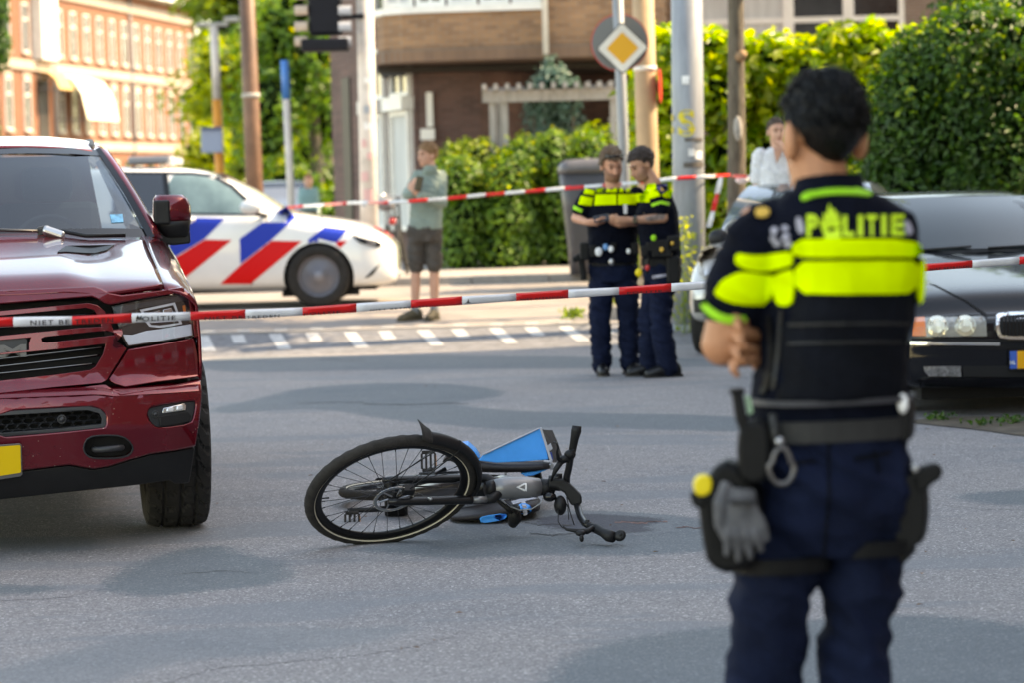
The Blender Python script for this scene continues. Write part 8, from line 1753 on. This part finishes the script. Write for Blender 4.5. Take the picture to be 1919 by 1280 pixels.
mb = MB(); mb.tube([e1(-0.07, 0.05, 0.085), e1(-0.03, 0.085, 0.09), e1(0.03, 0.085, 0.09), e1(0.07, 0.05, 0.085)], [(0.014, 0.006)] * 4, 8); sg_ = mb.build('sunglasses', M_GLOSSB, None, smooth=True); tag(sg_, 'black sunglasses pushed up on the hair of the bearded officer', 'sunglasses')
ph = MB(); ph.box(q1('wrL') + Vector((0.115, -0.045, 0.03)), (0.13, 0.012, 0.07), Matrix.Rotation(R(-40), 3, 'X') @ Matrix.Rotation(R(-12), 3, 'Y')); tag(ph.build('phone', M_PHONE, None, bevel=0.004), 'dark phone in the hand of the bearded officer', 'phone')
for x, y, w, h, m_ in ((1095, 470, 0.07, 0.14, M_BELT), (1112, 470, 0.06, 0.10, M_BELT), (1190, 465, 0.06, 0.10, M_BELT), (1150, 462, 0.05, 0.07, M_BELT), (1132, 462, 0.04, 0.06, M_BELT)): pouch(o1, x, y, D1 - 0.14, w, h, 0.05, m_)
hol = MB(); hol.box(P(1091, 500, D1 - 0.05), (0.05, 0.10, 0.20), Matrix.Rotation(R(-6), 3, 'Y')); ho = hol.build('holster', M_BELT, o1, bevel=0.012); mb = MB(); mb.box(P(1083, 482, D1 - 0.08), (0.09, 0.04, 0.05), Matrix.Rotation(R(-30), 3, 'Y')); mb.build('pistol_grip', M_BELT, ho, bevel=0.01)
for x, y, r_, m_ in ((1122, 471, 0.030, M_STICK), (1135, 462, 0.022, mat('clip_blue', (0.1, 0.3, 0.6), 0.4)), (1145, 466, 0.022, M_STICK), (1146, 490, 0.024, M_STEEL), (1178, 470, 0.018, M_STICK)): mb = MB(); mb.sphere(P(x, y, D1 - 0.175), (r_, 0.012, r_ * 1.2), 10, 8); mb.build('belt_clip', m_, o1, smooth=True)
for s_, td in (('L', (0.05, -1, 0)), ('R', (0.35, -1, 0))): shoe(o1, q1('an' + s_) + Vector((0, 0.0, 0)), Vector(td), 0.0, M_BOOT, 0.29)

# officer in profile, right of the pair
D2 = 22.4
J = dict(head=(1203, 307, 0.0), neck=(1226, 346), shL=(1232, 362, -0.16), shR=(1232, 362, 0.16), elL=(1243, 408, -0.19), wrL=(1180, 412, -0.24), elR=(1222, 410, 0.2), wrR=(1185, 412, 0.0), hipL=(1243, 496, -0.09), hipR=(1238, 496, 0.09), knL=(1238, 602, -0.10), knR=(1215, 600, 0.08), anL=(1252, 694, -0.09), anR=(1218, 686, 0.10))
o2, q2, e2, M2, f2 = figure('dark haired police officer in profile looking down, watch on the outstretched arm', D2, J, {'handL': ((-0.98, -0.1, 0.05), (0, 0.7, 0.7), 0.35, 1), 'handR': ((-0.9, -0.3, 0.05), (0, -0.5, 0.8), 0.4, -1)}, (-1, -0.38, -0.5), M_SKIN1 if False else skin_mat('skin_warm', (0.43, 0.215, 0.14)), head_up=(-0.50, -0.10, 1))
face_parts(o2, e2, M2, 1.03, mat('stubble', (0.29, 0.14, 0.09), 0.7, var=0.3, vscale=60)); hair(o2, e2, M2, 1.03, M_HAIRBR if False else mat('hair_dark', (0.040, 0.026, 0.020), 0.5, var=0.4, vscale=40, bump=0.5, bscale=60), top=1.04, low=-0.018, front=0.066, strands=900, length=0.03, back=0.085, thick=2.2)
rx = Vector((0, 1, 0)); fr2 = (Vector((0.98, 0.2, 0)), Vector((-0.2, 0.98, 0)), f2[2], f2[3])
mb = MB(); A, B_ = f2[2], f2[3]
torso(mb, [(q2('neck'), Vector((0.07, 0, 0)), Vector((0, 0.075, 0))), (A + Vector((0.0, 0, 0.02)), Vector((0.10, 0, 0)), Vector((0, 0.19, 0))), (A.lerp(B_, 0.25) + Vector((-0.015, 0, 0)), Vector((0.165, 0, 0)), Vector((0, 0.19, 0))), (A.lerp(B_, 0.65) + Vector((-0.005, 0, 0)), Vector((0.162, 0, 0)), Vector((0, 0.18, 0))), (B_ + Vector((0, 0, 0.02)), Vector((0.15, 0, 0)), Vector((0, 0.17, 0)))])
for s_ in 'LR': limb(mb, [q2('sh' + s_), q2('sh' + s_).lerp(q2('el' + s_), 0.3), q2('sh' + s_).lerp(q2('el' + s_), 0.62)], [0.072, 0.072, 0.068])
s2 = union('shirt', mb, 0.0085, M_NAVY, o2, 3, 0.006, 9, 21)
f2b = (Vector((1, 0, 0)), Vector((0, 1, 0)), A, B_)
t2 = clothes_legs(o2, q2, f2b, M_TROUS, w=0.148, dep=0.175, r=(0.106, 0.098, 0.086, 0.088, 0.082), seed=22); wrapband('duty_belt', (B_ + Vector((0, 0, 0.0)), Vector((0.156, 0, 0)), Vector((0, 0.184, 0))), (B_ + Vector((0, 0, 0.055)), Vector((0.156, 0, 0)), Vector((0, 0.184, 0))), M_BELT, o2, 0.006)
bv2 = bvh_of([s2])
d1('chest_band', [(1192, 362), (1217, 362), (1218, 378), (1192, 378)], M_HIVIS, o2, bv2); d1('chest_band', [(1205, 358), (1228, 345), (1230, 354), (1210, 362)], M_HIVIS, o2, bv2)
d1('sleeve_band', [(1213, 344), (1228, 343), (1230, 352), (1212, 355)], M_HIVIS, o2, bv2); d1('sleeve_band', [(1252, 343), (1267, 342), (1269, 353), (1253, 352)], M_HIVIS, o2, bv2); d1('sleeve_band', [(1214, 356), (1232, 357), (1238, 366), (1218, 372)], M_HIVIS, o2, bv2); d1('sleeve_band', [(1240, 364), (1256, 354), (1262, 356), (1256, 370), (1246, 370)], M_HIVIS, o2, bv2); d1('sleeve_band', [(1262, 354), (1272, 348), (1272, 372), (1263, 372)], M_HIVIS, o2, bv2)
d1('sleeve_badge', [(1231, 344), (1250, 343), (1251, 352), (1242, 362), (1232, 354)], mat('badge_blue', (0.06, 0.05, 0.16), 0.5), o2, bv2, 0.01); d1('badge_centre', [(1238, 350), (1244, 350), (1244, 357), (1238, 357)], MATS['rank_gold'], o2, bv2, 0.014); d1('cuff_trim', [(1220, 381), (1240, 375), (1255, 379), (1254, 385), (1238, 381), (1222, 387)], M_LIME, o2, bv2); d1('collar_trim', [(1243, 315), (1248, 313), (1256, 324), (1252, 326)], M_LIME, o2, bv2)
wt2 = MB(); c = q2('wrL') + Vector((0.04, 0, 0.002)); wt2.tube([c + Vector((-0.012, 0, 0)), c + Vector((0.014, 0, 0))], 0.034, 14); wt2.box(c + Vector((0, -0.034, 0.0)), (0.036, 0.012, 0.038)); tag(wt2.build('wristwatch', M_PHONE, None, smooth=False), 'black watch on the wrist of the officer in profile', 'watch')
bvb = bvh_of([bpy.data.objects[[c_.name for c_ in o2.children if c_.name.startswith('body')][0]]]); d1('tattoo', [(1205, 398), (1235, 392), (1250, 396), (1244, 410), (1212, 414)], mat('tattoo_ink', (0.20, 0.14, 0.12), 0.6, var=0.6, vscale=30), o2, bvb, 0.003)
for x, y, w, h in ((1240, 465, 0.16, 0.14), (1262, 455, 0.10, 0.12), (1208, 470, 0.06, 0.09), (1218, 462, 0.06, 0.08)): pouch(o2, x, y, D2 - 0.22, w, h, 0.06, M_BELT)
mb = MB(); mb.box(P(1262, 505, D2 - 0.2), (0.11, 0.07, 0.22)); mb.build('holster', M_BELT, o2, bevel=0.02); mb = MB(); mb.tube([P(1212, 512, D2 - 0.2), P(1215, 495, D2 - 0.2), P(1217, 478, D2 - 0.2)], 0.012, 8); mb.build('key_strap', M_BELT, o2)
for x, y, r_, m_ in ((1197, 510, 0.028, MATS['taser_yellow']), (1213, 501, 0.02, MATS['sign_red']), (1225, 445, 0.022, M_LIME), (1240, 467, 0.018, MATS['rank_gold']), (1260, 455, 0.014, MATS['rank_gold'])): mb = MB(); mb.sphere(P(x, y, D2 - 0.27), (r_, 0.012, r_ * 1.15), 10, 8); mb.build('belt_clip', m_, o2, smooth=True)
d1('pocket_print', [(1222, 516), (1248, 512), (1249, 517), (1223, 521)], M_REFL, o2, bvh_of([t2]), 0.006)
for s_, td in (('L', (-1, -0.25, 0)), ('R', (-1, -0.2, 0))): shoe(o2, q2('an' + s_) + Vector((0.02, 0, 0)), Vector(td), 0.0, M_BOOT, 0.31)

# young man with a phone
D3 = 28.95; z3 = ground_z(D3)
J = dict(head=(801, 289, 0.0), neck=(806, 318), shL=(784, 330, 0.05), shR=(826, 330, 0.04), elL=(764, 366, -0.04), wrL=(770, 362, -0.22), elR=(828, 380, -0.08), wrR=(788, 366, -0.24), hipL=(780, 428), hipR=(812, 428), knL=(779, 508), knR=(814, 508), anL=(778, 584), anR=(814, 584))
o3, q3, e3, M3, f3 = figure('young man in a grey green jacket and dark shorts holding up a phone', D3, J, {'handL': ((0.3, -0.3, 0.9), (0.5, 0.8, 0.1), 0.4, 1), 'handR': ((-0.7, -0.2, 0.6), (0.1, 0.8, 0.2), 0.5, -1)}, (-1, -0.75, -0.12), M_SKIN3, zf=z3)
face_parts(o3, e3, M3, 1.03, brow=M_HAIRG); hair(o3, e3, M3, 1.03, M_HAIRG, top=1.1, low=-0.045, front=0.05, strands=260, vol=(0.088, 0.108, 0.102))
M_JACK = mat('jacket_green', (0.19, 0.25, 0.22), 0.75, var=0.12, vscale=8, bump=0.2, bscale=30); M_SHORTS = mat('shorts_dark', (0.055, 0.046, 0.040), 0.8, var=0.3, vscale=8)
s3 = clothes_top(o3, q3, f3, M_JACK, w=0.175, dep=0.135, long_=True, hem=f3[3] + Vector((0.01, 0, -0.0)), name='jacket', wr=0.010, seed=31, sl_r=0.068); clothes_legs(o3, q3, f3, M_SHORTS, end=0.5, w=0.165, dep=0.13, r=(0.098, 0.088, 0.09, 0.1, 0.1), name='shorts', seed=32)
wrapband('collar', (q3('neck') + Vector((0, 0, -0.01)), Vector((0.07, 0, 0)), Vector((0, 0.065, 0))), (q3('neck') + Vector((0, 0, 0.05)), Vector((0.062, 0, 0)), Vector((0, 0.06, 0))), M_JACK, o3)
mb = MB(); mb.box(P(785, 343, D3 - 0.30), (0.075, 0.012, 0.15), Matrix.Rotation(R(12), 3, 'Y')); tag(mb.build('phone', M_PHONE, None, bevel=0.005), 'black phone held up by the young man in the green jacket', 'phone')
M_BRSHOE = mat('brown_shoe', (0.075, 0.06, 0.035), 0.7, var=0.3)
for s_, td in (('L', (-0.9, -0.6, 0)), ('R', (-0.35, -1, 0))):
    shoe(o3, q3('an' + s_), Vector(td), ground_z(q3('an' + s_).y), M_BRSHOE, 0.30); mb = MB(); a_ = q3('an' + s_); mb.tube([a_ + Vector((0, 0, -0.03)), a_ + Vector((0, 0, 0.09))], [0.042, 0.044], 12); mb.build('sock', mat('sock_grey', (0.20, 0.21, 0.22), 0.8), o3, smooth=True)

# man in a white shirt behind the silver car
D4 = 26.7
J = dict(head=(1455, 245, 0.0), neck=(1458, 276), shL=(1424, 290), shR=(1492, 294), elL=(1418, 350, 0.0), wrL=(1428, 395, -0.05), elR=(1500, 340, -0.12), wrR=(1476, 285, -0.2), hipL=(1440, 410), hipR=(1476, 410), knL=(1440, 500), knR=(1478, 500), anL=(1440, 580), anR=(1478, 580))
o4, q4, e4, M4, f4 = figure('man in an open white short sleeved shirt standing behind the cars, hand at his face', D4, J, {'handL': ((0, 0, -1), (0.5, 0, 0), 0.3, 1), 'handR': ((-0.5, 0.1, 0.85), (-0.6, 0.7, 0), 0.4, 1)}, (0.2, -1, -0.1), M_SKIN3, zf=0.3)
face_parts(o4, e4, M4, 1.03, brow=M_HAIRG); hair(o4, e4, M4, 1.03, M_HAIRBR, top=1.05, low=0.0, front=0.07, strands=160)
M_WSH = mat('white_shirt', (0.60, 0.61, 0.64), 0.8, var=0.14, vscale=22, bump=0.2, bscale=30); s4 = clothes_top(o4, q4, f4, M_WSH, 0.75, 0.185, 0.13, seed=41, wr=0.010, sl_r=0.072); clothes_legs(o4, q4, f4, M_SHORTS, seed=42)
decal('open_neck', [(1449, 276), (1468, 276), (1462, 292), (1455, 306)], bvh_of([s4]), M_SKIN3, o4, 0.008, 6)
for s_ in 'LR': shoe(o4, q4('an' + s_), Vector((0, -1, 0)), 0.3, M_BOOT, 0.29)

# passer-by far down the side street
D5 = 52; J = dict(head=(578, 338), neck=(578, 352), shL=(566, 356), shR=(590, 356), elL=(563, 375), wrL=(566, 392), elR=(593, 375), wrR=(590, 392), hipL=(571, 396), hipR=(585, 396), knL=(571, 430), knR=(585, 430), anL=(571, 465), anR=(585, 465))
o5, q5, e5, M5, f5 = figure('passer by in a pale teal top far down the street beside the brick corner', D5, J, {}, (0, -1, 0), M_SKIN3, zf=0.27, voxel=0.012); hair(o5, e5, M5, 1.03, mat('hair_red', (0.20, 0.06, 0.025), 0.6), strands=40)
clothes_top(o5, q5, f5, mat('teal_top', (0.16, 0.30, 0.32), 0.8), long_=True, voxel=0.014, seed=51); clothes_legs(o5, q5, f5, M_SHORTS, seed=52)
# ================================================================== BARRIER TAPE
M_TR = mat('tape_red', (0.66, 0.010, 0.012), 0.35, spec=0.4, var=0.15, vscale=6); M_TW = mat('tape_white', (0.66, 0.67, 0.70), 0.35, spec=0.4, var=0.08, vscale=6)
M_INK = mat('tape_ink', (0.015, 0.015, 0.017), 0.5)
def tape(lab, ctrl, hw, joints, first_red, name='barrier_tape', group='red and white barrier tapes', twist=0.12, seg=6):
    """ctrl: (x, y, D) along the tape, evenly readable; joints: pixel x where the colour changes"""
    o = empty(name, P(*ctrl[0]), lab, 'tape', group); xs_ = [c[0] for c in ctrl]
    def at(x):
        i = max(0, min(len(ctrl) - 2, next((k for k in range(len(ctrl) - 1) if x <= ctrl[k + 1][0]), len(ctrl) - 2))); a, b = ctrl[i], ctrl[i + 1]; t = (x - a[0]) / (b[0] - a[0])
        return P(x, a[1] + (b[1] - a[1]) * t, 1 / (1 / a[2] + (1 / b[2] - 1 / a[2]) * t))
    red = first_red; prev = None
    for j0, j1 in zip(joints[:-1], joints[1:]):
        mb = MB(); rows = []
        for k in range(seg + 1):
            x = j0 + (j1 - j0) * k / seg; c = at(x); w = hw * (1 + 0.06 * math.sin(x * 0.031)); ty = twist * math.sin(x * 0.0117 + 0.6)
            up = Vector((0.02, math.sin(ty), math.cos(ty))); fold = 0.010 * hw / 0.017
            rows.append([c - up * w, c - up * (w * 0.4) + Vector((0, -fold * 0.5, 0)), c + up * (w * 0.35) + Vector((0, -fold, 0)), c + up * w])
        mb.loft(rows, closed=False, cap=False); b = mb.build('red_section' if red else 'white_section', M_TR if red else M_TW, o, smooth=True, fix=False); md = b.modifiers.new('s', 'SOLIDIFY'); md.thickness = 0.0006; red = not red
    return o, at
ctrl = [(-260, 615, 9.45), (0, 603, 9.72), (135, 600, 9.85), (247, 595, 9.97), (357, 591.5, 10.08), (460, 588, 10.19), (567, 583, 10.3), (668, 576, 10.42), (770, 569, 10.53), (866, 562.5, 10.64), (967, 556, 10.76), (1065, 550, 10.88), (1160, 544.5, 10.99), (1258, 538, 11.1), (1340, 532.5, 11.2), (1440, 525, 11.33), (1540, 517, 11.46), (1640, 509, 11.58), (1735, 500.5, 11.7), (1822, 494, 11.82), (1910, 487.5, 11.93), (2090, 475, 12.17)]
joints = [-196, -85, 25, 135, 247, 357, 460, 567, 668, 770, 866, 967, 1065, 1160, 1258, 1352, 1448, 1543, 1638, 1732, 1822, 1910, 1998, 2085]
tp1, at1 = tape('red and white tape with black lettering stretched across the road in the foreground', ctrl, 0.0155, joints, False)
def tape_word(s, x0, x1, par, at, h=0.016, dz=-0.012, bold=0.01):
    v, f = text_polys(s, 1.0, bold, 1.25); xs_ = [a for a, b in v]; w = max(xs_) - min(xs_); ys = max(b for a, b in v)
    vs = []
    for a, b in v:
        t = (a - min(xs_)) / w; c = at(x0 + (x1 - x0) * t); vs.append(c + Vector((0, -0.0135 - 0.0, dz + b / ys * h)))
    mb = MB(); mb.add(vs, f); return mb.build('lettering', M_INK, par, fix=False)
tape_word('NIET BE', 58, 131, tp1, at1); tape_word('TREDEN', 141, 213, tp1, at1); tape_word('POLITIE', 256, 330, tp1, at1); tape_word('NIET BE', 384, 455, tp1, at1, 0.011, -0.0155); tape_word('TREDEN', 462, 524, tp1, at1, 0.009, -0.0155)
tape_word('POLITIE', 570, 638, tp1, at1, 0.010, -0.0155); tape_word('NIET BETREDEN', 694, 800, tp1, at1, 0.006, -0.0155); tape_word('POLITIE', 872, 885, tp1, at1, 0.010, -0.0155) if False else None
tape_word('NIET BETREDEN', 975, 1055, tp1, at1, 0.008, -0.014); tape_word('POLITIE', 1175, 1240, tp1, at1, 0.008, -0.014); tape_word('NIET BETREDEN', 1742, 1815, tp1, at1, 0.010, -0.014)
mb = MB(); c = at1(876); mb.prism([c + Vector((x, -0.013, z)) for x, z in ((-0.012, -0.012), (-0.002, -0.008), (0.004, 0.006), (0.006, -0.006), (0.016, -0.010), (0.004, -0.011))], (0, -0.0005, 0)); mb.build('flame_mark', M_INK, tp1)
mb = MB(); c = at1(261); mb.prism([c + Vector((x, -0.0145, z)) for x, z in ((-0.010, -0.006), (-0.004, 0.010), (0.002, 0.002), (0.010, 0.008), (0.012, -0.008))], (0, -0.0005, 0)); mb.build('flame_mark', M_INK, tp1)
# rear tape: past the young man to the lamp post and the tree
ctrl2 = [(430, 398, 34.5), (560, 386, 33.0), (660, 379, 30.5), (720, 379, 28.7), (760, 377, 28.35), (830, 372, 28.3), (900, 365, 28.0), (1000, 357, 27.7), (1100, 349, 27.5), (1200, 341, 27.4), (1262, 334, 27.3), (1325, 330, 27.35), (1368, 327, 28.9)]
j2 = [430, 475, 520, 568, 608, 650, 690, 728, 765, 802, 838, 875, 910, 946, 984, 1022, 1058, 1095, 1130, 1165, 1200, 1235, 1268, 1305, 1340, 1368]
tape('thin red and white tape in the background running behind the two officers to the tree', ctrl2, 0.0165, j2, True, twist=0.3, seg=4)
ctrl3 = [(1372, 329, 29.02), (1400, 330, 28.6), (1440, 340, 28.2), (1490, 352, 28.0), (1540, 360, 27.9)]
t3, at3 = tape('loose tape end from the tree trunk towards the man in the white shirt', ctrl3, 0.018, [1372, 1400, 1450, 1492, 1540], True, twist=0.5, seg=4)
mb = MB(); mb.sphere(P(1391, 336, 28.95), (0.07, 0.03, 0.045), 10, 8); mb.build('knot', M_TW, t3, smooth=True)
hg = empty('barrier_tape', P(1345, 332, 28.9), 'short red and white tape end hanging down beside the tree trunk', 'tape', 'red and white barrier tapes')
for a, b, m_, nm in (((1352, 328), (1344, 362), M_TW, 'white_section'), ((1344, 362), (1336, 395), M_TR, 'red_section'), ((1336, 395), (1328, 425), M_TW, 'white_section')):
    mb = MB(); p0, p1 = P(*a, 28.6), P(*b, 28.6); mb.loft([[p0 + Vector((-0.018, 0, 0)), p0 + Vector((0.018, -0.01, 0))], [p0.lerp(p1, 0.5) + Vector((-0.026, 0.0, 0)), p0.lerp(p1, .5) + Vector((0.026, -0.03, 0))], [p1 + Vector((-0.026, 0, 0)), p1 + Vector((0.026, 0, 0))]], closed=False, cap=False); mb.build(nm, m_, hg, fix=False)
# small parked bicycle by the stickered mast
pbk = empty('parked_bicycle', Vector((X(738, 37.2), 37.2, 0.36)), 'dark parked bicycle with a red rear lamp leaning near the stickered mast', 'bicycle'); b0 = Vector((X(738, 37.2), 37.2, 0.36))
M_PBK = mat('parked_black', (0.01, 0.01, 0.012), 0.4)
for dy in (-0.1, 0.95):
    w_ = empty('wheel', b0 + Vector((0.02, dy, 0.35))); w_.parent = pbk; w_.matrix_parent_inverse = pbk.matrix_basis.inverted(); Mw = Matrix.Translation(b0 + Vector((0.02 + dy * 0.1, dy, 0.35))) @ Matrix.Rotation(R(80), 4, 'Y')
    mb = MB(); mb.torus(Mw, 0.33, 0.02, 40, 8); mb.build('tyre', M_TYRE, w_, smooth=True)
    mb = MB(); [mb.tube([Mw @ Vector((0, 0, 0)), Mw @ Vector((0.32 * math.cos(k), 0.32 * math.sin(k), 0))], 0.002, 4) for k in np.linspace(0, 6.28, 17)[:-1]]; mb.build('spokes', M_SPOKE, w_)['kind'] = 'stuff'
def pb(name, pts, r, m=M_PBK): mb = MB(); mb.tube([b0 + Vector(p) for p in pts], r, 8); mb.build(name, m, pbk, smooth=True)
pb('frame', [(0.02, -0.1, 0.35), (0.05, 0.3, 0.3), (0.08, 0.75, 0.75), (0.1, 0.95, 0.35)], 0.018); pb('seat_tube', [(0.05, 0.3, 0.3), (0.05, 0.15, 0.95)], 0.016); pb('saddle', [(0.05, 0.0, 0.97), (0.05, 0.15, 0.99), (0.05, 0.28, 0.97)], [(0.03, 0.09), (0.03, 0.07), (0.02, 0.03)]); pb('handlebar', [(-0.2, 0.55, 1.05), (-0.12, 0.7, 1.08), (0.08, 0.76, 1.05), (0.28, 0.7, 1.08), (0.36, 0.55, 1.05)], 0.013, M_STEEL); pb('fork', [(0.08, 0.75, 1.05), (0.1, 0.95, 0.35)], 0.016); pb('rear_rack', [(0.05, -0.35, 0.78), (0.05, 0.1, 0.8)], [(0.01, 0.07)] * 2)
mb = MB(); mb.sphere(b0 + Vector((0.04, -0.4, 0.74)), (0.05, 0.03, 0.045), 12, 8); mb.build('rear_lamp', M_REDL, pbk, smooth=True)
mb = MB(); mb.sphere(b0 + Vector((-0.05, -0.2, 0.96)), (0.12, 0.12, 0.09), 12, 8); mb.build('basket', mat('basket_grey', (0.16, 0.16, 0.18), 0.6), pbk, smooth=True)
